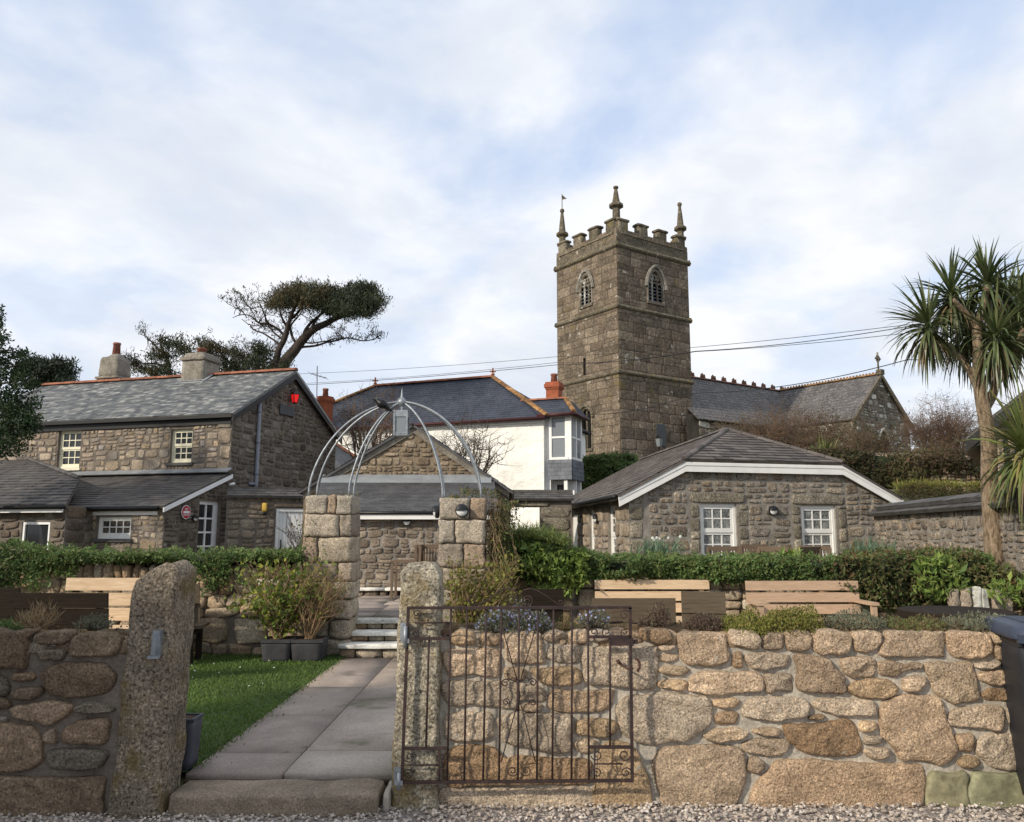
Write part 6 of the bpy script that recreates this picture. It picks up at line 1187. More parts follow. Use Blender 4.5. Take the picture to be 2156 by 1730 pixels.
g.obox(bp_(.02, .02, BZa + .01), UW * (BW - .04), VW * (BD - .04), Z * (BZ0 - BZa - .02)); g.build('slate_apron', M['slate_hung'], t)
g = MB(); g.obox(bp_(BW - .30, .02, .5), UW * .13, VW * .13, Z * (BZa - .5)); g.obox(bp_(BW - .02, BD - .2, .5), UW * -.13, VW * .13, Z * (BZa - .5)); g.build('post', M['white_paint'], t)
g = MB(); g.obox(bp_(.0, .55, .5), UW * BW, VW * .1, Z * (BZa - .5)); g.build('porch_wall', M['white_door_paint'], t); g = MB(); g.obox(bp_(.12, .53, BZa - 1.2), UW * .42, VW * .015, Z * 1.05); g.build('porch_window', M['glass_dark'], t)
ez = BZt + .03; q = .26; D2 = [bp_(-.35, -q, ez), bp_(BW + .2, -q, ez), bp_(BW + .2, 1.6, ez), bp_(-.35, 1.6, ez)]; hz2 = at(1145, 843, bp_(.2, 1.2, 0).y).z; rA, rB = bp_(-1.4, .78, hz2), bp_(BW / 2 - .02, .78, hz2); rC = bp_(BW / 2 - .02, 1.55, hz2)
g = MB(); slates(g, [D2[0], D2[1], rB, rA], .34, .17, .008); slates(g, [D2[1], D2[2], rC, rB], .34, .17, .008); g.build('bay_roof', M['slate_blue'], t); g = MB(); ridge(g, rA, rB, .1, .4); g.build('bay_ridge', M['ridge_terracotta'], t); g = MB(); ridge(g, D2[1] + Z * .03, rB, .1, .4); g.build('bay_hip', M['ridge_lichen'], t)
g = MB(); g.tube([D2[0] - Z * .05, D2[1] - Z * .05, D2[2] - Z * .05], .07, 8); g.obox(bp_(-.2, -.2, BZt - .01), UW * (BW + .4), VW * 1.75, Z * .035); g.build('bay_gutter', M['maroon_gutter'], t)
def brick_chimney(px, ytop, ybase, Y, wd):
    c = at(px, ybase, Y); zt = at(px, ytop, Y).z; zb = c.z - .6; h = zt - zb; g = MB(); w2 = wd / 2
    for (hw, z0, z1) in ((w2, zb, zb + h * .62), (w2 * 1.12, zb + h * .62, zb + h * .66), (w2 * 1.25, zb + h * .66, zb + h * .74), (w2 * 1.1, zb + h * .74, zb + h * .79)):
        g.obox(c - UW * hw - VW * hw + Z * (z0 - c.z), UW * hw * 2, VW * hw * 2, Z * (z1 - z0))
    o = g.build('chimney', M['brick_red'], white); g = MB(); g.lathe((c.x, c.y, zb + h * .79), [(w2 * .55, 0), (w2 * .46, h * .16), (w2 * .56, h * .17), (w2 * .54, h * .21), (w2 * .35, h * .21)], 12); g.build('chimney_pot', M['pot_terracotta'], o)
brick_chimney(1167, 787, 845, 32.5, .52); brick_chimney(684, 818, 868, 33.5, .46)
# ================================================================ DOORWAY WALL between yard building and cottage
DY = 22.0; fD = Fr((at(1066, 1040, DY).x, DY), (1, 0)); DL = at(1172, 1040, DY).x - fD.o.x; DZ = at(1110, 1052, DY).z
do = (fD.px(1075, 1100)[0], fD.px(1137, 1100)[0], .45, fD.px(1100, 1067)[1]); t = thing('doorway_wall', 'slate capped wall with an open granite doorway in front of the white house', 'wall', (fD.o.x + .7, DY, GZ))
g = MB(); plate(g, fD, -.6, DL + .4, GZ, DZ, holes=[do], reveal=.4); g.build('mortar', M['mortar_dark'], t)
g = MB(); stone(g, fD, do[0] - .1, do[1] + .3, do[3] + .01, DZ - .01, .01, .04, 18, .3); z = .5
while z < do[3] - .05:
    hh = min(U(.3, .5), do[3] - z); stone(g, fD, do[1] + .01, DL + .4, z, z + hh, .012, .03, 14, .4); stone(g, fD, -.6, do[0] - .01, z, z + hh, .012, .03, 14, .4); z += hh
g.build('stones', M['cottage_lintel'], t)
g = MB(); slates(g, [fD.P(-.6, DZ + .02, .15), fD.P(DL + .45, DZ + .02, .15), fD.P(DL + .45, DZ + .22, -.3), fD.P(-.6, DZ + .22, -.3)], .34, .14, .012); g.fbox(fD, -.6, DL + .45, DZ + .2, DZ + .28, -.42, -.24); g.build('coping', M['slate_coping'], t)
# ================================================================ RIGHT COTTAGE
CO = at(1325, 1100, 17.0); CO.z = 0; UC = Vector((.966, .259, 0)).normalized(); VC = Vector((-.09, .996, 0)).normalized(); CW = 6.35; CL = 11.4
fC = Fr(CO, UC); fCs = Fr(CO + VC * CL, -VC)
CE = at(1325, 1034, 17.0).z; CT = at(1440, 973, (CO + UC * 1.25).y).z; CRp = CW / 2; csl = (CT - CE) / 1.25; CR = CE + csl * CRp
def cpt(a, b_, z): return CO + UC * a + VC * b_ + Z * z
t = thing('stone_cottage', 'single storey granite cottage with a half hipped roof and white barge boards', 'cottage', (CO.x + 3, CO.y, GZ)); cott = t
c1_, c2_ = 1.25, CW - 1.25
ctop = lambda a: CE + csl * a if a < c1_ else (CT if a < c2_ else CE + csl * (CW - a))
cw1 = (fC.px(1475, 1110)[0], fC.px(1552, 1110)[0], .98, fC.px(1513, 1060)[1]); cw2 = (fC.px(1688, 1110)[0], fC.px(1761, 1110)[0], .98, fC.px(1724, 1064)[1])
sw = [(fCs.px(x0, 1110)[0], fCs.px(x1, 1110)[0], z0, fCs.px((x0 + x1) / 2, y)[1]) for x0, x1, y, z0 in ((1281, 1297, 1064, .8), (1241, 1252, 1073, .8), (1205, 1217, 1084, .45))]
g = MB(); plate(g, fC, 0, CW, GZ, ctop, brk=(c1_, c2_), holes=[cw1, cw2]); plate(g, fCs, 0, CL, GZ, CE, holes=sw); fCr = Fr(CO + UC * CW, VC); plate(g, fCr, 0, CL, GZ, CE); fCb = Fr(CO + UC * CW + VC * CL, -UC); plate(g, fCb, 0, CW, GZ, CE); g.build('mortar', M['mortar_cottage'], t)
jambs = [(w_[0] - .27, w_[0] - .02, .5, w_[3] - .0) for w_ in (cw1, cw2)] + [(w_[1] + .02, w_[1] + .27, .5, w_[3] - .0) for w_ in (cw1, cw2)]
lint = [(w_[0] - U(.2, .3), w_[1] + U(.2, .28), w_[3] + .01, w_[3] + .24) for w_ in (cw1, cw2)]
g = MB(); rubble(g, fC, 0, CW, GZ + .1, CT, holes=[(w_[0] - .02, w_[1] + .02, w_[2] - .1, w_[3] + .01) for w_ in (cw1, cw2)] + lint + jambs + [(-.01, .44, GZ, CE - .05)], top=lambda a: ctop(a) - .05, hm=.2, wr=(.7, 2.2), gap=.034, h=.018, n=14, sq=.68, split=.52, jit=.1); g.build('front_wall', M['cottage_stone'], t)
for l_ in lint: g = MB(); stone(g, fC, *l_, .012, .03, 22, .25, None, .03); g.build('lintel', M['cottage_lintel'], t)
for j0, j1, q0_, q1_ in jambs:
    z = q0_; g = MB()
    while z < q1_ - .04: hh = min(U(.16, .42), q1_ - z); stone(g, fC, j0 + U(-.0, .06), j1, z, z + hh, .02, .022, 16, .38, None, .04); z += hh
    g.build('jamb', M['cottage_lintel'], t)
z = GZ; g = MB()
while z < CE - .08: hh = min(U(.24, .42), CE - .05 - z); stone(g, fC, -.012, U(.28, .46), z, z + hh, .016, .026, 16, .34, None, .04); z += hh
g.build('quoins', M['cottage_lintel'], t)
g = MB(); rubble(g, fCs, CL - 6.5, CL - .02, GZ + .1, CE - .02, holes=[(w_[0] - .03, w_[1] + .03, w_[2] - .1, w_[3] + .03) for w_ in sw], hm=.34, wr=(.5, 1.2), gap=.025, h=.03, n=12, sq=.45); g.build('side_wall', M['house_stone'], t)
for w_ in (cw1, cw2): window(t, fC, *w_, cols=3, rows=2, sashes=2, d=-.05, fw=.062, mats=(M['white_paint'], M['glass_lace']))
for w_ in sw[:2]: window(t, fCs, *w_, cols=2, rows=3, sashes=2, d=-.06, fw=.07, mats=(M['white_paint'], M['glass_dark']))
g = MB(); w_ = sw[2]; g.fbox(fCs, w_[0], w_[1], w_[2], w_[3], -.12, -.03); g.build('door', M['white_paint'], t)
oF, oS = .16, .28; eS = CE - oS * csl + .06
hq = 2.15
ap = cpt(CRp, hq, CR + .06); apb = cpt(CRp, CL - .6, CR + .06); T0, T1 = cpt(c1_ - .02, -oF, CT + .05), cpt(c2_ + .02, -oF, CT + .05)
g = MB()
slates(g, [T0, T1, ap], .42, .20, .022, 0, .05)
slates(g, [cpt(-oS, CL + .1, eS), cpt(-oS, -oF, eS), T0, ap, apb], .42, .20, .014, 0, .03)
slates(g, [cpt(CW + oS, -oF, eS), cpt(CW + oS, CL + .1, eS), apb, ap, T1], .42, .20, .014, 0, .03)
g.build('roof', M['tile_cottage'], t)
g = MB(); ridge(g, T0 + Z * .01, ap, .075, .42); ridge(g, T1 + Z * .01, ap, .075, .42); ridge(g, ap, apb, .085, .42); g.build('ridge_tiles', M['tile_cottage'], t)
g = MB(); bw = .21; d_ = oF - .03
for P_ in ([(-oS, eS - .03), (c1_, CT + .005), (c1_, CT + .005 - bw), (-oS + .02, eS - .03 - bw)], [(CW + oS, eS - .03), (c2_, CT + .005), (c2_, CT + .005 - bw), (CW + oS - .02, eS - .03 - bw)]):
    g.prism([fC.P(a, z, d_ - .03) for a, z in P_], fC.n * .03)
g.fbox(fC, c1_ + .001, c2_ - .001, CT + .005 - bw, CT + .003, d_ - .03, d_ + .001); g.build('barge_board', M['white_paint'], t)
g = MB()
for P_ in ([(-oS, eS - .05), (c1_, CT - .02), (c1_, CT - .075), (-oS, eS - .105)], [(CW + oS, eS - .05), (c2_, CT - .02), (c2_, CT - .075), (CW + oS, eS - .105)]): g.prism([fC.P(a, z, d_ + .0015) for a, z in P_], fC.n * .012)
g.fbox(fC, c1_ + .001, c2_ - .001, CT - .072, CT - .018, d_ + .0025, d_ + .014); g.build('barge_moulding', M['white_paint'], t)
g = MB(); g.obox(cpt(-.09, .1, CE - .14), UC * .03, VC * (CL - .2), Z * .11); g.build('fascia', M['white_paint'], t); g = MB(); g.tube([cpt(-oS - .05, -oF + .05, eS - .04), cpt(-oS - .05, CL, eS - .04)], .055, 8); g.obox(cpt(-oS, .0, eS - .075), UC * .26, VC * (CL - .1), Z * .015); g.build('gutter', M['black_gutter'], t)
a, z = fC.px(1625, 1075); wall_lamp(fC.P(a, z, .035), fC.n, .105, 'round black hooded lamp between the two front windows of the cottage')
a, z = fCs.px(1260, 1092); wall_lamp(fCs.P(a, z, .035), fCs.n, .12, 'black hooded lamp seen side on, on the left side wall of the cottage')
a, z = fC.px(1830, 1134); t = thing('bollard_lamp', 'small grey post lamp by the right end of the cottage wall', 'lamp', fC.P(fC.px(1830, 1140)[0], TER, .5)); c = fC.P(a, 0, .5); g = MB(); g.tube([(c.x, c.y, TER), (c.x, c.y, z - .06)], .03, 8); g.build('post', M['downpipe_grey'], t); g = MB(); g.lathe((c.x, c.y, z - .06), [(.05, 0), (.055, .1)], 10); g.build('lens', M['lamp_glass'], t); g = MB(); g.lathe((c.x, c.y, z + .042), [(.07, 0), (.05, .03), (.01, .04)], 10); g.build('cap', M['black_plastic'], t)
# ================================================================ BOUNDARY WALL right of the cottage
Q0, Q1 = at(1842, 1082, 17.9), at(2086, 1058, 11.9); Q1.z = Q0.z; fQ = Fr((Q0.x, Q0.y), (Q1.x - Q0.x, Q1.y - Q0.y)); QL = ((Q1.x - Q0.x) ** 2 + (Q1.y - Q0.y) ** 2) ** .5 + 1.5; QZ = Q0.z
t = thing('boundary_wall', 'stone wall with a double slate coping running from the cottage to the palm', 'wall', (Q0.x + 1, Q0.y - 2, GZ))
g = MB(); plate(g, fQ, -.1, QL, GZ, QZ - .0); g.build('mortar', M['mortar_cottage'], t); g = MB(); rubble(g, fQ, 0, QL, .7, QZ - .02, hm=.18, wr=(.7, 2.2), gap=.032, h=.018, n=12, sq=.68, jit=.1, split=.5); g.build('stones', M['cottage_stone'], t)
g = MB(); slates(g, [fQ.P(-.15, QZ - .01, .14), fQ.P(QL, QZ - .01, .14), fQ.P(QL, QZ + .13, -.12), fQ.P(-.15, QZ + .13, -.12)], .5, .14, .014); slates(g, [fQ.P(.25, QZ + .12, .05), fQ.P(QL, QZ + .12, .05), fQ.P(QL, QZ + .22, -.22), fQ.P(.25, QZ + .22, -.22)], .5, .3, .014); g.fbox(fQ, -.1, QL, QZ - .02, QZ + .19, -.45, -.20); g.build('coping', M['slate_coping'], t)
# ================================================================ CHURCH
X0 = at(1300, 600, 41.0); TC = Vector((X0.x, X0.y, 0)); d1 = Vector((-.577, .817, 0)).normalized(); d2 = Vector((.817, .577, 0)).normalized(); TWL, TWR = 5.05, 5.35; TB = 3.5
fTL = Fr(TC + d1 * TWL, -d1); fTR = Fr(TC, d2)
zS = [at(1300, y, 41.0).z for y in (514, 643, 782)]; ZT = at(1300, 478, 41.0).z
ch = thing('church', 'medieval granite church with a battlemented tower and slate roofed nave on the hill behind', 'church', (TC.x + 3, TC.y + 4, TB))
wins = []
def twin(fr, x0, x1, ysill, yspring, yapex):
    xm = (x0 + x1) / 2; return (fr.px(x0, yspring)[0], fr.px(x1, yspring)[0], fr.px(xm, ysill)[1], fr.px(xm, yspring)[1], fr.px(xm, yapex)[1])
bl_ = twin(fTL, 1221, 1247, 642, 606, 577); br = twin(fTR, 1363, 1396, 636, 602, 569); lowl = twin(fTL, 1222, 1247, 945, 875, 858)
holes_l = [(bl_[0], bl_[1], bl_[2], bl_[4] - .12), (lowl[0], lowl[1], lowl[2], lowl[4] - .1), (fTL.px(1228, 770)[0], fTL.px(1233, 770)[0], fTL.px(1230, 790)[1], fTL.px(1230, 754)[1])]; holes_r = [(br[0], br[1], br[2], br[4] - .12)]
g = MB(); plate(g, fTL, 0, TWL, TB, ZT, holes=holes_l, reveal=.4); plate(g, fTR, 0, TWR, TB, ZT, holes=holes_r, reveal=.4); fT3 = Fr(TC + d2 * TWR, d1); plate(g, fT3, 0, TWL, TB, ZT); fT4 = Fr(TC + d2 * TWR + d1 * TWL, -d2); plate(g, fT4, 0, TWR, TB, ZT); g.poly([TC + Z * (ZT - .9), TC + d2 * TWR + Z * (ZT - .9), TC + d2 * TWR + d1 * TWL + Z * (ZT - .9), TC + d1 * TWL + Z * (ZT - .9)]); g.build('tower_core', M['tower_mortar'], ch)
for fr, L, ho, nm in ((fTL, TWL, holes_l, 'tower_west_face'), (fTR, TWR, holes_r, 'tower_south_face')):
    g = MB(); rubble(g, fr, 0, L, TB, ZT, holes=ho, hm=.42, wr=(1.1, 2.4), gap=.012, h=.010, n=12, sq=.24, split=.12, jit=.018, warp=.02); g.build(nm, M['tower_stone'], ch)
def stringc(z, hh, pr, mat='tower_trim'):
    g = MB()
    for fr, L in ((fTL, TWL), (fTR, TWR), (fT3, TWL), (fT4, TWR)):
        k = max(2, int(L / .7)); 
        V = []
        for i in range(k + 1):
            a = -pr + (L + 2 * pr) * i / k; j = U(-.012, .012)
            for (zz_, dd) in ((-hh * .5, 0), (-hh * .25, pr * .8), (0, pr), (hh * .5, .0)): V.append(tuple(fr.P(a, z + zz_ + j, dd + .0)))
        g.add(V, [(i * 4 + q, (i + 1) * 4 + q, (i + 1) * 4 + q + 1, i * 4 + q + 1) for i in range(k) for q in range(3)])
    return g.build('string_course', M[mat], ch)
stringc(zS[0], .32, .14); stringc(zS[1], .28, .12); stringc(zS[2], .28, .12)
# battlements: merlons of each visible and hidden side
mer_h = at(1345, 472, 42).z - at(1345, 500, 42).z
for fr, L in ((fTL, TWL), (fTR, TWR), (fT3, TWL), (fT4, TWR)):
    g = MB(); g.fbox(fr, .0, L, ZT - 1.0, ZT - .28, -.35, .012); fz = ZT - .28
    g.fbox(fr, .3, L - .3, fz, fz + .10, -.38, .06)
    for c_ in (.50, .50 + (L - 1.0) / 3, .50 + 2 * (L - 1.0) / 3, L - .50):
        rblock(g, fr.P(c_, fz + mer_h / 2, -.17), (.34, .19, mer_h / 2), .03, 5, .02, 0, math.atan2(fr.u.y, fr.u.x), 2); rblock(g, fr.P(c_, fz + mer_h + .05, -.17), (.41, .25, .075), .05, 5, .02, 0, math.atan2(fr.u.y, fr.u.x), 2)
    g.build('battlement', M['tower_trim'], ch)
def pinnacle(c, hs, hsp, r, fin):
    g = MB(); q = math.atan2(d2.y, d2.x); n = 8
    def ring(rr, z): return [(c.x + rr * math.cos(2 * math.pi * k / n + q + .39), c.y + rr * math.sin(2 * math.pi * k / n + q + .39), z) for k in range(n)]
    z0 = ZT - .6; prof = [(r, z0), (r * .9, z0 + hs), (r * 1.7, z0 + hs + .12), (r * 1.7, z0 + hs + .22), (r * .95, z0 + hs + .36), (r * .72, z0 + hs + hsp * .5), (r * .38, z0 + hs + hsp * .86), (r * .62, z0 + hs + hsp * .90), (r * .62, z0 + hs + hsp * .96), (r * .2, z0 + hs + hsp)]
    V = [v for rr, z in prof for v in ring(rr, z)]; g.add(V, [(i * n + k, i * n + (k + 1) % n, (i + 1) * n + (k + 1) % n, (i + 1) * n + k) for i in range(len(prof) - 1) for k in range(n)])
    if fin: g.tube([(c.x, c.y, z0 + hs + hsp - .1), (c.x, c.y, z0 + hs + hsp + .9)], .025, 5); g.prism([(c.x, c.y, z0 + hs + hsp + .85), (c.x + .28, c.y, z0 + hs + hsp + .62), (c.x, c.y, z0 + hs + hsp + .55)], (0, .02, 0))
    return g.build('pinnacle', M['tower_trim'], ch)
pz = at(1300, 390, 41.3).z; base_ = ZT - .6
pinnacle(TC + (d1 + d2) * .26, 1.75, pz - base_ - 1.75, .235, False); pinnacle(TC + d1 * (TWL - .22) + d2 * .26, 1.55, 1.75, .215, True); pinnacle(TC + d1 * .26 + d2 * (TWR - .22), 1.55, 1.75, .215, False); pinnacle(TC + d1 * (TWL - .26) + d2 * (TWR - .26), 1.5, 1.7, .24, False)
# windows with tracery
def gothic(fr, w_, lights, nm, louv=True):
    a0, a1, z0, zs, za = w_; m = (a0 + a1) / 2; hw = (a1 - a0) / 2; H = za - zs
    def arch(s_, k=14): 
        out = []
        for i in range(k + 1): f = -1 + 2 * i / k; out.append((m + hw * s_ * f, zs + H * s_ * (1 - abs(f) ** 1.9) ** .72))
        return out
    g = MB(); A = [(m - hw * 1.22, zs - .12)] + arch(1.22) + [(m + hw * 1.22, zs - .12)]
    g.tube([fr.P(a, z, .07) for a, z in A], .10, 6, 0, True, False)
    g.tube([fr.P(m - hw, z0, -.02)] + [fr.P(a, z, -.02) for a, z in arch(1.0)] + [fr.P(m + hw, z0, -.02)], .09, 6, 0, True, False)
    for i in range(1, lights): a = a0 + (a1 - a0) * i / lights; g.tube([fr.P(a, z0, -.06), fr.P(a, zs + H * .55, -.06)], .055, 6, 0, True, False)
    if louv:
        for i in range(lights):
            x0, x1 = a0 + (a1 - a0) * i / lights, a0 + (a1 - a0) * (i + 1) / lights; xm = (x0 + x1) / 2; r_ = (x1 - x0) / 2
            g.tube([fr.P(xm + r_ * math.cos(q), zs - .02 + r_ * 1.1 * math.sin(q), -.06) for q in np.linspace(0, math.pi, 9)], .05, 5, 0, False, False)
            g.tube([fr.P(xm + (m - xm) * .45 + r_ * .55 * math.cos(q), zs + H * .52 + r_ * .7 * math.sin(q), -.06) for q in np.linspace(0, 2 * math.pi, 11)], .05, 5, 0, False, False)
    g.fbox(fr, m - hw * 1.1, m + hw * 1.1, z0 - .14, z0, -.1, .08); g.obox(fr.P(m - hw * 1.0, zs + H * .62, -.12), fr.u * hw * 2, Z * (H * .4), fr.n * .02)
    o = g.build(nm, M['church_lichen_stone'] if louv else M['tower_trim'], ch); g = MB(); zl = z0 + .04; V = [fr.P(a0, z0, -.3), fr.P(a1, z0, -.3), fr.P(a1, za, -.3), fr.P(a0, za, -.3)]; g.poly(V, 0)
    if louv:
        while zl < zs - .08: g.obox(fr.P(a0, zl, -.05), fr.u * (a1 - a0), -fr.n * .22 + Z * .13, Z * .03 + fr.n * .01, 1); zl += .19
    g.build('louvres' if louv else 'glazing', [M['opening_dark'], M['slate_hung']], o)
gothic(fTL, bl_, 3, 'belfry_window'); gothic(fTR, br, 3, 'belfry_window'); gothic(fTL, lowl, 2, 'west_window', False)
g = MB(); h_ = holes_l[2]; g.poly([fTL.P(h_[0], h_[2], -.3), fTL.P(h_[1], h_[2], -.3), fTL.P(h_[1], h_[3], -.3), fTL.P(h_[0], h_[3], -.3)]); g.build('slit_opening', M['opening_dark'], ch)
a, z = fTR.px(1391, 915); g = MB(); g.fbox(fTR, a - .32, a + .32, z - .6, z + .55, .02, .06); g.build('wall_tablet', M['plaque_slate'], ch)
a0, z0 = fTL.px(1219, 1000); a1, z1 = fTL.px(1236, 975); g = MB(); g.tube([fTL.P(a0 - .1, z1 - .8, .1), fTL.P(a0 - .1, z1 - .2, .1), fTL.P((a0 + a1) / 2, z1 + .1, .1), fTL.P(a1 + .1, z1 - .2, .1), fTL.P(a1 + .1, z1 - .8, .1)], .12, 6); g.fbox(fTL, a0, a1, z1 - 1.2, z1 - .05, -.0, .03, 1); g.build('west_doorway', [M['tower_trim'], M['opening_dark']], ch)
# nave and transept
def np_(s_, q, z): return TC + d1 * (TWL / 2) + d2 * (TWR + s_) + d1 * q + Z * z
NR_ = 10.68; NE = 7.85; nh = 3.0; NL = 16.0
fN = Fr(np_(-1.0, -nh, 0), d2); g = MB(); plate(g, fN, 0, NL, 3, NE); fN2 = Fr(np_(NL - 1, -nh, 0), d1); plate(g, fN2, 0, nh * 2, 3, lambda a: NE + (NR_ - NE) * (1 - abs(a - nh) / nh), brk=(nh,)); rubble(g, fN, .9, NL, 4, NE, hm=.35, h=.03, mi=1); g.build('nave_wall', [M['tower_mortar'], M['church_lichen_stone']], ch)
g = MB(); slates(g, [np_(-.4, -nh - .3, NE - .25), np_(NL, -nh - .3, NE - .25), np_(NL, 0, NR_), np_(-.4, 0, NR_)], .5, .30, .012); slates(g, [np_(NL, nh + .3, NE - .25), np_(-.4, nh + .3, NE - .25), np_(-.4, 0, NR_), np_(NL, 0, NR_)], .6, .5, .012); g.build('nave_roof', M['slate_church'], ch)
g = MB(); ridge(g, np_(-.3, 0, NR_), np_(NL, 0, NR_), .13, .5)
for i in range(12): q = np_(.9 + i * .95, 0, NR_ + .12); [g.obox(q + d2 * j * .1 - d2 * .15 - d1 * .02, d2 * .08, d1 * .04, Z * (.20 if j != 1 else .27)) for j in range(4)]; g.obox(q - d2 * .18 - d1 * .02 - Z * .05, d2 * .44, d1 * .04, Z * .12)
g.build('crested_ridge', M['ridge_brown'], ch)
s0 = 11.1 - .0; R0 = np_(s0, 0, 0); Rt = R0 - d1 * 6.9; th_ = 2.95; TE = 8.0
fX = Fr(Rt - d2 * th_, d2); g = MB(); xt = lambda a: TE + (NR_ - TE) * (1 - abs(a - th_) / th_); plate(g, fX, 0, th_ * 2, 3, xt, brk=(th_,)); fXs = Fr(Rt - d2 * th_ + d1 * 4, -d1); plate(g, fXs, 0, 4, 3, TE); fXr = Fr(Rt + d2 * th_, d1); plate(g, fXr, 0, 4, 3, TE); rubble(g, fX, 0, th_ * 2, 4.5, NR_, top=lambda a: xt(a) - .1, hm=.32, wr=(.8, 1.8), gap=.04, h=.03, sq=.6, jit=.1, mi=1); rubble(g, fXs, 0, 4, 4.5, TE, hm=.32, h=.03, mi=1); g.build('transept_wall', [M['mortar_dark'], M['church_lichen_stone']], ch)
g = MB()
for s_ in (-1, 1):
    E0 = Rt + d2 * s_ * (th_ + .2) - d1 * .12 + Z * (TE - .18); E1 = E0 + d1 * 7.2; T_a = Rt - d1 * .12 + Z * (NR_ + .02); T_b = T_a + d1 * 7.0
    slates(g, [E1, E0, T_a, T_b] if s_ < 0 else [E0, E1, T_b, T_a], .5, .30, .012)
g.build('transept_roof', M['slate_church'], ch); g = MB(); ridge(g, R0 + Z * .02, Rt + Z * NR_*0, .13, .4) if False else ridge(g, Vector((R0.x, R0.y, NR_ + .03)), Vector((Rt.x, Rt.y, NR_ + .03)), .13, .4)
for i in range(32): q = Vector((R0.x, R0.y, NR_ + .12)) - d1 * (.2 + i * .21); g.obox(q - d2 * .02, d1 * -.10, d2 * .04, Z * .09)
g.build('transept_ridge', M['ridge_lichen'], ch)
g = MB()
for s_ in (-1, 1):
    g.prism([Rt + d2 * s_ * (th_ + .22) + Z * (TE - .22) - d1 * .10, Rt + Z * (NR_ + .06) - d1 * .10, Rt + Z * (NR_ - .18) - d1 * .10, Rt + d2 * s_ * (th_ + .22) + Z * (TE - .46) - d1 * .10], -d1 * .12)
g.build('gable_coping', M['tower_trim'], ch)
g = MB(); c = Vector((Rt.x, Rt.y, NR_)); g.obox(c - d2 * .2 - d1 * .25, d2 * .4, d1 * .3, Z * .3); g.tube([c + Z * .25, c + Z * 1.35], .055, 6); g.tube([c + Z * .98 - d2 * .27, c + Z * .98 + d2 * .27], .05, 6); g.tube([c + Z * .98 + (d2 * math.cos(q) + Z * math.sin(q)) * .19 for q in np.linspace(0, 2 * math.pi, 17)], .032, 5); g.build('gable_cross', M['tower_trim'], ch)
tw_ = (th_ - .5, th_ + .5, 5.6, 6.7, 7.6); a0, a1, z0_, zs_, za_ = tw_; g = MB(); m_ = (a0 + a1) / 2
g.tube([fX.P(m_ + .58 * f, zs_ + .8 * (1 - abs(f) ** 1.8) ** .75, .05) for f in np.linspace(-1, 1, 13)], .09, 6); g.prism([fX.P(m_ - .5, 5.6, .02), fX.P(m_ - .5, zs_, .02), fX.P(m_, zs_ + .75, .02), fX.P(m_ + .5, zs_, .02), fX.P(m_ + .5, 5.6, .02)], fX.n * .03, 1); g.build('transept_window', [M['lime_pale'], M['opening_dark']], ch)
a, z = fTR.px(1376, 930); t = thing('street_lantern', 'small black lantern by the foot of the church tower', 'lantern', fTR.P(a, z - .4, .4)); c = fTR.P(a, z, .4); g = MB(); g.lathe(c - Z * .28, [(.12, 0), (.2, .42)], 4, 0, False); g.build('glass', M['glass_pale'], t); g = MB(); g.lathe(c + Z * .14, [(.24, 0), (.08, .14), (.02, .2)], 4, 0, False); g.tube([c - Z * 2.2, c - Z * .28], .035, 6); g.build('post', M['black_gutter'], t)
# ================================================================ RIGHT EDGE BUILDING
RX = at(2072, 950, 19.0); fR = Fr((RX.x, 19.0), (.85, -.53)); RE = at(2066, 906, 18.8).z; RWd = 7.0; RRz = RE + RWd / 2 * .80
t = thing('gabled_building', 'stone gabled building with dark eaves behind the palm at the right edge', 'building', (RX.x + 3, 19.3, 2)); rt = lambda a: RE + .1 + (RRz - RE) * (1 - abs(a - RWd / 2) / (RWd / 2))
g = MB(); plate(g, fR, 0, RWd, .5, rt, brk=(RWd / 2,)); fRs = Fr(fR.P(0, 0, -5), fR.n); plate(g, fRs, 0, 5, .5, RE); g.build('mortar', M['mortar_dark'], t)
g = MB(); rubble(g, fR, 0, RWd, 1.5, RRz, top=lambda a: rt(a) - .05, hm=.2, h=.03, wr=(.9, 2.0), gap=.035); rubble(g, fRs, 0, 5, 1.5, RE, hm=.22, h=.03); g.build('wall', M['retaining_stone'], t)
g = MB(); k = .80; oh = .35
slates(g, [fR.P(-oh, RE - oh * k + .12, -5), fR.P(-oh, RE - oh * k + .12, .35), fR.P(RWd / 2, RRz + .12, .35), fR.P(RWd / 2, RRz + .12, -5)], .34, .2, .012); slates(g, [fR.P(RWd + oh, RE - oh * k + .12, .35), fR.P(RWd + oh, RE - oh * k + .12, -5), fR.P(RWd / 2, RRz + .12, -5), fR.P(RWd / 2, RRz + .12, .35)], .34, .2, .012); g.build('roof', M['slate_brown'], t)
g = MB(); g.prism([fR.P(-oh, RE - oh * k + .06, .30), fR.P(RWd / 2, RRz + .06, .30), fR.P(RWd / 2, RRz - .20, .30), fR.P(-oh, RE - oh * k - .20, .30)], fR.n * .04); g.prism([fR.P(-oh, RE - oh * k + .03, .29), fR.P(0, RE + .04, .29), fR.P(0, RE - .30, .29), fR.P(-oh, RE - oh * k - .18, .29)], fR.n * -5); g.build('fascia', M['black_gutter'], t)
a, z = fR.px(2118, 950); g = MB(); g.tube([fR.P(a, RE, .06), fR.P(a, .6, .06)], .05, 8); g.tube([fR.P(a, 3.2, .06), fR.P(a + .3, 3.6, .06)], .035, 6); g.build('downpipe', M['black_gutter'], t)
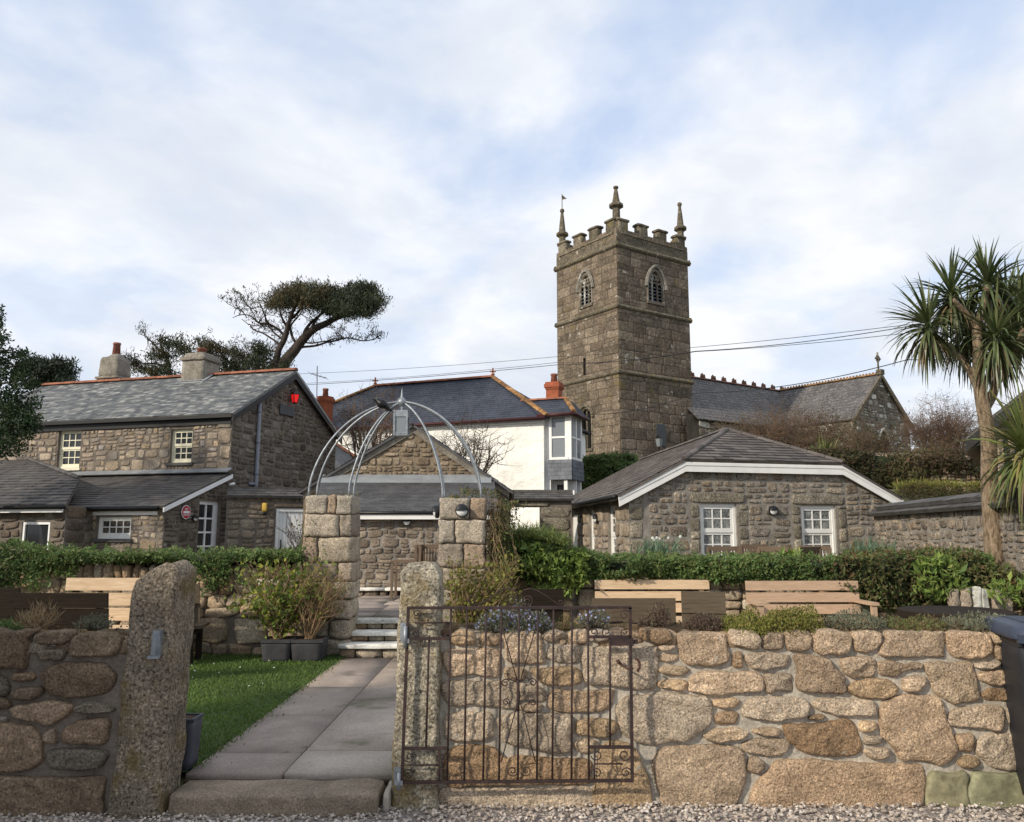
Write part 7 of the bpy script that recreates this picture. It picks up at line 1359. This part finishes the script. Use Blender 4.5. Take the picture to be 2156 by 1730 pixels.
# ================================================================ BANK WALL
t = thing('bank_wall', 'old dry stone wall holding up the brown bushes on the bank right of the cottage', 'wall', (13, 24.8, 2.6)); fb = Fr((9.6, 25.0), (1, -.02)); g = MB(); plate(g, fb, 0, 9, 2.2, 4.0); rubble(g, fb, 0, 9, 2.3, 4.0, hm=.22, h=.07, wr=(.8, 2), gap=.02, sq=.75, jit=.12, split=.5, mi=1); g.build('stones', [M['mortar_dark'], M['retaining_stone']], t)
# ================================================================ WIRES, AERIAL
def wire(label, pts, r=.010, sag=.25):
    P_ = [at(*p) for p in pts]; out = []
    for a, b_ in zip(P_, P_[1:]):
        for i in range(12): f = i / 12; out.append(a.lerp(b_, f) - Z * sag * 4 * f * (1 - f))
    out.append(P_[-1]); g = MB(); g.tube(out, r, 5); tag(g.build('overhead_wire', M['wire_black']), label, 'wire')
wire('thin upper overhead wire crossing from the house to the tower', [(560, 789, 46), (1180, 750, 36), (1905, 684, 24), (2300, 640, 20)], .010, .12)
wire('middle overhead wire just above the white house ridge', [(560, 810, 46), (1170, 763, 36), (1465, 740, 30), (2300, 648, 20)], .010, .15)
wire('thicker lowest overhead wire passing in front of the tower', [(560, 814, 44), (1170, 768, 34), (1465, 739, 28), (1905, 688, 23), (2300, 636, 19)], .013, .10)
wire('overhead wire sagging from the white house past the tower towards the palm', [(1228, 872, 31), (1465, 827, 28), (1910, 757, 22), (2300, 690, 18)], .013, .22)
b_ = at(668, 868, 27); tp = at(668, 770, 27); t = thing('tv_aerial', 'thin television aerial mast rising behind the right slope of the house gable', 'aerial', b_); g = MB(); g.tube([b_ - Z * 1.5, tp], .02, 6); g.build('mast', M['downpipe_grey'], t)
g = MB(); m = at(668, 789, 27); g.tube([m + Vector((-.25, 0, .06)), m + Vector((.28, .2, -.08))], .014, 5)
for i in range(5): q = m + Vector((-.25 + .13 * i, .05 * i, .06 - .035 * i)); g.tube([q + Vector((-.02, -.2, .02)), q + Vector((.02, .2, -.02))], .007, 4)
g.build('antenna', M['downpipe_grey'], t)
# ================================================================ SHADE CASTER, an unseen building added and sized to shade the left foreground
t = thing('shade_caster', 'long narrow stone shade caster added out of view left of the camera, darkening the left foreground', 'shade_caster', (-9.8, -4, 0)); g = MB(); bx0, bx1, by0, by1, bz = -10.6, -9.0, -9.0, 1.0, 5.85
for o, u, L in (((bx0, by0), (1, 0), bx1 - bx0), ((bx1, by0), (0, 1), by1 - by0), ((bx1, by1), (-1, 0), bx1 - bx0), ((bx0, by1), (0, -1), by1 - by0)): fr = Fr(o, u); plate(g, fr, 0, L, 0, bz); rubble(g, fr, 0, L, 0, bz, hm=.4, h=.03, n=8, mi=1)
g.build('wall', [M['mortar_dark'], M['cottage_stone']], t); g = MB(); xm = (bx0 + bx1) / 2; rz_ = bz + .35
slates(g, [(bx1 + .2, by0 - .2, bz - .1), (bx1 + .2, by1 + .2, bz - .1), (xm, by1 + .2, rz_), (xm, by0 - .2, rz_)], .5, .4); slates(g, [(bx0 - .2, by1 + .2, bz - .1), (bx0 - .2, by0 - .2, bz - .1), (xm, by0 - .2, rz_), (xm, by1 + .2, rz_)], .5, .4); g.prism([(bx0, by0 - .1, bz), (bx1, by0 - .1, bz), (xm, by0 - .1, rz_ - .1)], (0, .1, 0)); g.prism([(bx0, by1, bz), (bx1, by1, bz), (xm, by1, rz_ - .1)], (0, .1, 0)); g.build('roof', M['slate_brown'], t)
# ================================================================ TREES AND BUSHES
def inpoly(x, y, P):
    c = False
    for i in range(len(P)):
        (x1, y1), (x2, y2) = P[i], P[i - 1]
        if (y1 > y) != (y2 > y) and x < (x2 - x1) * (y - y1) / (y2 - y1) + x1: c = not c
    return c
def sample(P, n):
    x0, x1 = min(p[0] for p in P), max(p[0] for p in P); y0, y1 = min(p[1] for p in P), max(p[1] for p in P); out = []
    while len(out) < n:
        x, y = U(x0, x1), U(y0, y1)
        if inpoly(x, y, P): out.append((x, y))
    return out
def limb(g, pts, r0, r1, Y, dz=.5, n=6, sub=6, kink=.1, mi=0):
    """a limb through measured points, smoothed, with depth wander; returns its points"""
    d = U(-dz, dz); P_ = [at(x, y, Y + d * i / max(1, len(pts) - 1)) for i, (x, y) in enumerate(pts)]; o = []
    for i in range(len(P_) - 1):
        p0, p1, p2, p3 = P_[max(i - 1, 0)], P_[i], P_[i + 1], P_[min(i + 2, len(P_) - 1)]
        for k in range(sub): t_ = k / sub; o.append(.5 * ((2 * p1) + (p2 - p0) * t_ + (2 * p0 - 5 * p1 + 4 * p2 - p3) * t_ ** 2 + (3 * p1 - p0 - 3 * p2 + p3) * t_ ** 3))
    o.append(P_[-1]); o = [p + noise.noise_vector(p * 1.3) * kink for p in o]
    g.tube(o, [r0 + (r1 - r0) * i / (len(o) - 1) for i in range(len(o))], n, mi); return o
def twigs(g, path, n, L, r, up=.4, sides=3, depth=1, tips=None, mi=0):
    for _ in range(n):
        i = R.randrange(len(path) // 4, len(path)); p = path[i]; d = Vector((R.gauss(0, 1), R.gauss(0, 1), R.gauss(0, .7) + up)).normalized(); l = L * U(.5, 1.2)
        q1 = p + d * l * .5 + noise.noise_vector(p * 3) * l * .15; d2_ = (d + Vector((R.gauss(0, .4), R.gauss(0, .4), .25))).normalized(); q2 = q1 + d2_ * l * .5; g.tube([p, q1, q2], [r, r * .7, r * .35], sides, mi, False)
        if tips is not None: tips.append(q2)
        if depth: twigs(g, [p, q1, q1, q2], 2, L * .5, r * .55, up, 3, depth - 1, tips, mi)
def needles(g, P, per, spread, size, asp=.16, up=.5, mi=0, flat=.7):
    C = np.repeat(np.asarray(P, float), per, 0); C = C + NR.normal(size=C.shape) * spread * np.array([1, 1, flat]); g.leaves(C, NR.uniform(size * .6, size * 1.3, len(C)), asp, up, .3, mi)
PY = 32.0
t = thing('pine_tree', 'wind bent pine with a flat crown swept to the right behind the left house', 'tree', at(588, 800, PY)); g = MB(); all_ = []; tips = []
tr = limb(g, [(570, 815), (592, 775), (618, 740), (640, 714), (668, 690), (702, 672), (742, 655), (778, 640)], .28, .05, PY, .6, 8, 6, .1); tr2 = limb(g, [(552, 805), (578, 760), (597, 715), (606, 680), (618, 650), (640, 622)], .17, .03, PY, .8, 7); all_ += [tr, tr2]
for pts, r0 in (([(600, 708), (570, 684), (541, 675), (515, 664), (490, 670)], .06), ([(572, 685), (556, 655), (547, 632)], .045), ([(590, 728), (560, 703), (530, 692), (508, 672)], .05), ([(604, 692), (592, 655), (580, 622)], .06), ([(612, 668), (640, 640), (662, 612)], .07), ([(640, 714), (652, 680), (690, 650), (722, 628)], .09), ([(668, 690), (722, 668), (765, 652)], .07), ([(622, 736), (680, 723), (732, 712), (778, 715), (800, 706)], .055), ([(640, 722), (692, 716), (742, 708)], .04), ([(597, 715), (575, 700), (560, 672), (562, 640)], .05), ([(610, 665), (628, 632), (650, 606)], .05), ([(655, 700), (670, 668), (700, 640), (740, 622)], .06), ([(618, 650), (600, 630), (596, 612)], .04), ([(630, 730), (612, 700), (622, 668), (640, 645)], .07), ([(585, 745), (560, 735), (540, 738)], .05), ([(520, 668), (505, 650), (494, 660)], .02), ([(541, 675), (530, 650), (520, 643)], .025)):
    all_.append(limb(g, pts, r0, .012, PY, 1.6, 5, 5, .12))
for p in all_: twigs(g, p, 7, .65, .018, .5, 3, 1, tips)
g.build('trunk', M['bark_pine'], t)
crown = [(562, 650), (572, 630), (602, 613), (640, 607), (660, 610), (700, 606), (735, 608), (766, 602), (792, 606), (795, 618), (806, 629), (790, 650), (775, 662), (745, 666), (715, 664), (690, 656), (650, 650), (615, 642), (588, 640)]
ok_ = lambda x, y: noise.noise(Vector((x * .045, y * .075, 1.7))) > -.18
dark = [(690, 612), (766, 604), (792, 606), (804, 629), (790, 648), (775, 660), (745, 665), (715, 662), (685, 648), (672, 628)]
g = MB()
for x, y in [q for q in sample(crown, 330) if ok_(*q)]: needles(g, [at(x + R.gauss(0, 3), y + R.gauss(0, 4), PY + R.gauss(0, 1.2))], 55, .15, .15, .22, .6, 1 if (x < 700 and y < 640 and R.random() < .75) or R.random() < .12 else 0)
for x, y in sample([(556, 632), (600, 605), (640, 599), (690, 600), (690, 640), (640, 648), (600, 650), (562, 655)], 170): needles(g, [at(x, y, PY + R.gauss(0, 1.0))], 40, .14, .14, .22, .6, 1 if R.random() < .7 else 0)
for x, y in [q for q in sample(dark, 330) if ok_(*q) or R.random() < .35]: needles(g, [at(x + R.gauss(0, 4), y + abs(R.gauss(0, 4)) - 2, PY + R.gauss(0, 1.1))], 60, .16, .15, .24, .6, 0)
for q in R.sample(tips, min(260, len(tips))): 
    needles(g, [q], 14, .08, .12, .24, .6, 1 if R.random() < .4 else 0)
for x, y in ((798, 703), (790, 712), (800, 709), (785, 706), (742, 716), (756, 712), (700, 722), (726, 714), (668, 726), (770, 714)): needles(g, [at(x, y, PY + U(-.5, .5))], 26, .13, .2, .16, .5, 0)
g.build('crown', [M['pine_needle'], M['pine_needle_brown']], t)
def pine2(label, trunk, cl, Y, brs=(), brown=.35, per=90, r=.12):
    t = thing('pine_tree', label, 'tree', at(*trunk[0], Y)); g = MB(); ls_ = [limb(g, trunk, r, .03, Y, .5)] + [limb(g, b_, .05, .012, Y, .6, 5) for b_ in brs]; tp = []
    for l in ls_: twigs(g, l, 10, .8, .02, .4, 3, 1, tp)
    g.build('trunk', M['bark_pine'], t); g = MB()
    for x, y, rp in cl:
        for _ in range(max(3, int(rp * .5))):
            xx, yy = R.gauss(x, rp * .5), R.gauss(y, rp * .42); needles(g, [at(xx, yy, Y + R.gauss(0, .6))], per // 2 + 14, .15, .14, .26, .5, 1 if R.random() < brown else 0)
    for q in R.sample(tp, min(40, len(tp))): needles(g, [q], 9, .09, .17, .17, .5)
    g.build('crown', [M['pine_needle'], M['pine_needle_brown']], t)
pine2('scraggly pine behind the two chimneys with bare twigs on its left', [(372, 820), (355, 780), (345, 745), (338, 712)], [(342, 718, 14), (365, 722, 12), (380, 730, 16), (325, 745, 13), (350, 752, 18), (290, 768, 14), (275, 762, 9), (310, 775, 15), (345, 780, 20), (395, 742, 14), (330, 792, 16), (360, 795, 16)], 33, [[(350, 770), (310, 765), (270, 758)], [(342, 740), (318, 718), (305, 706)], [(355, 785), (320, 780), (285, 772)]], .35)
pine2('low dark pine between the right hand chimney and the big leaning pine', [(480, 825), (478, 790), (470, 760), (462, 735)], [(450, 742, 14), (470, 738, 14), (490, 742, 15), (455, 765, 20), (485, 768, 20), (510, 760, 18), (470, 790, 20), (505, 785, 18), (445, 785, 14), (425, 725, 12), (440, 730, 10)], 33, [[(474, 780), (500, 765), (520, 748)], [(470, 770), (450, 755), (440, 738)]], .45)
pine2('small dark pine tucked against the trunk of the leaning pine', [(545, 815), (545, 780), (540, 750), (548, 728)], [(540, 735, 12), (555, 742, 13), (535, 757, 15), (555, 765, 15), (530, 775, 13), (565, 780, 12), (600, 775, 9)], 30.5, [[(545, 780), (525, 765), (512, 750)]], .2)
t = thing('conifer', 'dark cypress with spiky horizontal sprays behind the left chimney', 'tree', at(85, 840, 33)); g = MB(); limb(g, [(85, 850), (84, 800), (84, 765)], .15, .04, 33); g.build('trunk', M['bark_pine'], t); g = MB()
for x0, y0, x1, y1 in ((40, 775, 95, 764), (60, 770, 130, 768), (60, 785, 155, 764), (80, 790, 160, 772), (90, 800, 155, 783), (60, 805, 150, 792), (40, 790, 110, 778), (50, 812, 145, 803), (100, 806, 160, 796), (30, 780, 70, 764), (60, 778, 72, 757), (90, 776, 130, 760)):
    for _ in range(26): f = R.random(); p = at(x0 + (x1 - x0) * f, y0 + (y1 - y0) * f + U(-3, 5), 33 + R.gauss(0, .7)); needles(g, [p], 26, .11, .24, .2, .15)
g.build('crown', M['cypress_leaf'], t)
# near evergreen at the left edge
HY = 17.0; t = thing('evergreen_tree', 'dark glossy evergreen tree cut by the left edge of the picture', 'tree', (at(-90, 1100, HY).x, HY, .5)); g = MB()
tl_ = limb(g, [(-90, 1180), (-85, 1000), (-70, 900), (-50, 800), (-30, 740)], .16, .03, HY, .2); l2 = [limb(g, p, .05, .01, HY, .6, 5) for p in ([(-80, 950), (-30, 930), (30, 940)], [(-70, 880), (-10, 860), (70, 850)], [(-60, 840), (0, 810), (60, 805)], [(-45, 780), (0, 740), (30, 735)], [(-40, 770), (10, 775), (45, 770)])]
g.build('trunk', M['bark_pine'], t)
hp_ = [(-130, 720), (-60, 640), (-20, 655), (-6, 705), (8, 705), (18, 708), (22, 735), (34, 732), (40, 748), (55, 738), (56, 758), (47, 778), (62, 790), (78, 800), (74, 818), (85, 828), (74, 848), (88, 862), (76, 880), (84, 902), (62, 918), (58, 940), (40, 945), (30, 962), (-10, 960), (-60, 990), (-140, 960)]
g = MB(); pts = []
for x, y in sample(hp_, 640):
    c = at(x, y, HY + R.gauss(0, .55)); pts += [(c.x + R.gauss(0, .07), c.y + R.gauss(0, .07), c.z + R.gauss(0, .06)) for _ in range(30)]
for x, y in [(1, 650 + i * 8) for i in range(6)] + [(17, 712), (58, 742), (52, 748)]: c = at(x, y, HY); pts += [(c.x + R.gauss(0, .03), c.y + R.gauss(0, .05), c.z + R.gauss(0, .04)) for _ in range(26)]
g.leaves(np.array(pts), NR.uniform(.05, .10, len(pts)), .5, .15, .2); g.build('crown', M['holly_leaf'], t)
# ---------------------------------------------------------------- palms
def rosette(g, c, n, L, w_, axis=(0, 0, 1), spread=1.0, mi=0, droop0=.25, dead=0, dmi=1):
    c = np.array(c); th_ = NR.uniform(0, 2 * np.pi, n); el = np.arcsin(np.clip(NR.uniform(-.95, 1.0, n), -1, 1)); D = np.stack([np.cos(th_) * np.cos(el), np.sin(th_) * np.cos(el), np.sin(el)], 1); D = D + NR.normal(size=D.shape) * .22 + np.array(axis) * .35
    droop = droop0 + np.clip(.55 - np.sin(el), 0, 1.4) * 1.25 * NR.uniform(.5, 1.7, n) + NR.exponential(.12, n); P = c + D * .05 + np.array([0, 0, 1]) * (np.sin(el) * .10)[:, None]
    g.blades(P, D, NR.uniform(L * .75, L * 1.15, n), w_, droop, 4, mi)
    if dead:
        th_ = NR.uniform(0, 2 * np.pi, dead); D = np.stack([np.cos(th_), np.sin(th_), NR.uniform(-.9, .1, dead)], 1); g.blades(np.repeat(c[None], dead, 0) - np.array([0, 0, .10]), D, NR.uniform(L * .6, L * 1.0, dead), w_ * .8, 2.4, 4, dmi)
PLY = 11.75; t = thing('palm_tree', 'tall branching cabbage palm with spiky dark green crowns in front of the boundary wall', 'palm tree', at(2095, 1220, PLY)); sc = PLY / FPX; g = MB()
tk = limb(g, [(2096, 1240), (2092, 1130), (2085, 1020), (2081, 930), (2071, 860), (2063, 805), (2060, 745), (2057, 692), (2068, 645), (2076, 605)], 19.5 * sc, 6.5 * sc, PLY, .15, 14, 8, .02)
for pts, r0, r1 in (([(2066, 830), (2050, 795), (2034, 768), (1999, 730), (1962, 700)], 9, 5), ([(2076, 860), (2092, 830), (2098, 790), (2098, 740)], 9, 6), ([(2058, 700), (2046, 672), (2022, 648), (2006, 632)], 8, 6), ([(2076, 850), (2110, 790), (2140, 730), (2152, 690)], 8, 5)): limb(g, pts, r0 * sc, r1 * sc, PLY, .3, 10, 7, .02)
g.build('trunk', M['palm_bark'], t)
for x, y, dy, n, L, ax in ((2079, 606, 0, 160, .64, (0, 0, 1)), (2003, 628, .12, 155, .68, (-.35, 0, .5)), (1955, 692, -.1, 150, .68, (-.7, 0, .1)), (2098, 716, -.25, 150, .74, (.3, -.5, .1)), (2152, 672, .1, 190, .76, (.6, 0, .3)), (2040, 694, .55, 230, .78, (0, .6, 0)), (2120, 644, .5, 200, .74, (.2, .5, .4))):
    g = MB(); p = at(x, y, PLY + dy); g.lathe(p - Z * .16, [(.03, 0), (.07, .06), (.085, .14), (.06, .22), (.01, .30)], 9, 0); rosette(g, p, n, L, .040, ax, 1, 0, .42, 34); g.build('leaf_rosette', [M['palm_leaf'], M['palm_leaf_dead']], t)
t = thing('yucca_plant', 'yellow green spiky palm cut by the right edge, with brown dead leaves hanging below', 'palm', (at(2176, 1200, 10.8).x, 10.8, .6)); g = MB(); limb(g, [(2185, 1260), (2180, 1100), (2172, 985)], .11, .08, 10.8, .05, 10, 6, .02); g.build('trunk', M['palm_bark'], t)
for x, y, dy, n, L in ((2166, 962, 0, 240, .86), (2215, 930, .3, 180, .85)): g = MB(); rosette(g, at(x, y, 10.8 + dy), n, L, .040, (-.15, -.1, .25), 1, 0, .25, 70); g.build('leaf_rosette', [M['yucca_leaf'], M['palm_leaf_dead']], t)
# ---------------------------------------------------------------- bushes
def twiggy(name, label, xc, yb, Y, wpx, ytop, n, mat, nl=0, lmat='bank_leaf', ls=.07, r=.011, dep=.8, sub=7, spread=.35, cat='bush', L=.5):
    root = at(xc, yb, Y); zt = at(xc, ytop, Y).z; W_ = wpx / FPX * Y / 2; H = zt - root.z; t = thing(name, label, cat, root); g = MB(); tp = []
    for _ in range(n):
        th_ = U(0, 6.283); q = R.random() ** .5; tx = Vector((root.x + W_ * q * math.cos(th_), root.y + W_ * dep * q * math.sin(th_), root.z + H * (1 - .55 * q * q) * U(.7, 1.05))); p0 = Vector((root.x + (tx.x - root.x) * spread + R.gauss(0, .08), root.y + (tx.y - root.y) * spread, root.z - .1))
        m1 = p0.lerp(tx, .4) + Vector((R.gauss(0, .08), R.gauss(0, .08), H * .10)); m2 = p0.lerp(tx, .72) + Vector((R.gauss(0, .08), R.gauss(0, .08), H * .08)); pts = [p0, p0.lerp(m1, .5), m1, m1.lerp(m2, .5), m2, tx]; g.tube(pts, [r, r * .9, r * .8, r * .65, r * .5, r * .2], 4, 0, False); twigs(g, pts, sub, L, r * .5, .5, 3, 1, tp)
    g.build('twigs', M[mat], t)
    if nl:
        P = np.array([R.choice(tp) + Vector((R.gauss(0, .09), R.gauss(0, .09), R.gauss(0, .09))) for _ in range(nl)]); g = MB(); g.leaves(P, NR.uniform(ls * .5, ls * 1.3, nl), .5, .1, .2); g.build('leaves', M[lmat], t)
    return t
twiggy('bare_shrub', 'bare branching shrub against the white wall left of the yard gable', 775, 985, 24, 190, 815, 30, 'twig_brown', 0, r=.020, sub=8, L=.7)
twiggy('bare_shrub', 'bare dark branching shrub against the white wall right of the yard gable', 985, 1010, 24, 170, 885, 34, 'twig_grey', 0, r=.020, sub=8, L=.6)
twiggy('bush', 'brown bare twiggy bush in front of the nave roof of the church', 1640, 975, 30, 180, 852, 110, 'twig_brown', 1500, 'bank_leaf', .06, .014, L=.7)
twiggy('bush', 'brown twiggy bush where nave and transept roofs meet', 1725, 985, 28, 150, 862, 100, 'twig_brown', 2400, 'bank_leaf', .07, .013, L=.6)
twiggy('bush', 'brown and green tangled bush below the transept gable of the church', 1815, 1000, 26.5, 180, 888, 110, 'twig_brown', 4200, 'bank_leaf', .07, .012, L=.5)
twiggy('bush', 'tall pale brown bare bush between the church gable and the palm trunk', 1990, 965, 28, 175, 842, 170, 'twig_brown', 1600, 'heather_leaf', .06, r=.012, sub=10, L=.6)
twiggy('bush', 'low brown brambles on top of the bank wall', 1960, 995, 25.4, 220, 940, 120, 'twig_brown', 2600, 'bank_leaf', .06, .010, L=.4)
twiggy('bush', 'brown brambles under the church nave, left of the tangled bushes', 1560, 960, 31, 130, 880, 60, 'twig_brown', 1500, 'bank_leaf', .07, .013, L=.6)
twiggy('bush', 'brown thorny bush between the palm trunk and the yucca', 2125, 1230, 12.6, 90, 1120, 40, 'twig_brown', 300, 'hedge_leaf_dull', .05, .007, L=.3)
g = MB(); band(g, [(1650, 950, 1010), (1700, 945, 1010), (1760, 945, 1015), (1810, 950, 1030), (1860, 955, 1035), (1905, 965, 1030), (1935, 985, 1020)], 24.6, 1.6, 9000, .085, .5, 0, 1, .5, .1, .2, .3, 1.0); tag(g.build('ivy', [M['bank_leaf'], M['hedge_core']]), 'dark mass of ivy and brambles spilling over the bank behind the cottage roof', 'ivy')
g = MB(); band(g, [(1880, 1020, 1045), (1930, 1014, 1046), (1990, 1017, 1046), (2066, 1019, 1048)], 21.6, .9, 3600, .11, .35, 0, None, .12, .7, .1, .4, 1.0); band(g, [(1880, 1022, 1048), (1930, 1016, 1050), (1990, 1024, 1050), (2066, 1021, 1050)], 21.55, .9, 2600, .12, .4, 1, None, .12, -.2, .1, .3, 1.0); band(g, [(1850, 965, 1005), (1890, 955, 1008), (1940, 950, 1004), (2000, 948, 1000), (2070, 950, 1006)], 24.85, .6, 3800, .09, .35, 1, None, .5, .1, .2, .3, 1.0); tag(g.build('grass_bank', [M['yellow_green_leaf'], M['bank_leaf']]), 'yellow green grassy strip on the bank above the boundary wall', 'grass')
g = MB(); band(g, [(1214, 968, 1035), (1240, 962, 1030), (1280, 956, 1030), (1320, 955, 1030), (1342, 960, 1020)], 32.5, 1.6, 6500, .10, .4, 0, 1, .5, .1, .2, .3, 1.0); tag(g.build('hedge', [M['hedge_leaf'], M['hedge_core']]), 'dark green hedge at the foot of the church tower', 'hedge')
tuft(1738, 960, 26, 60, .75, 'yucca_leaf', 'small yellow green spiky plant above the cottage roof slope', 'plant', .05, .7, .1, 0, 'spiky_plant')
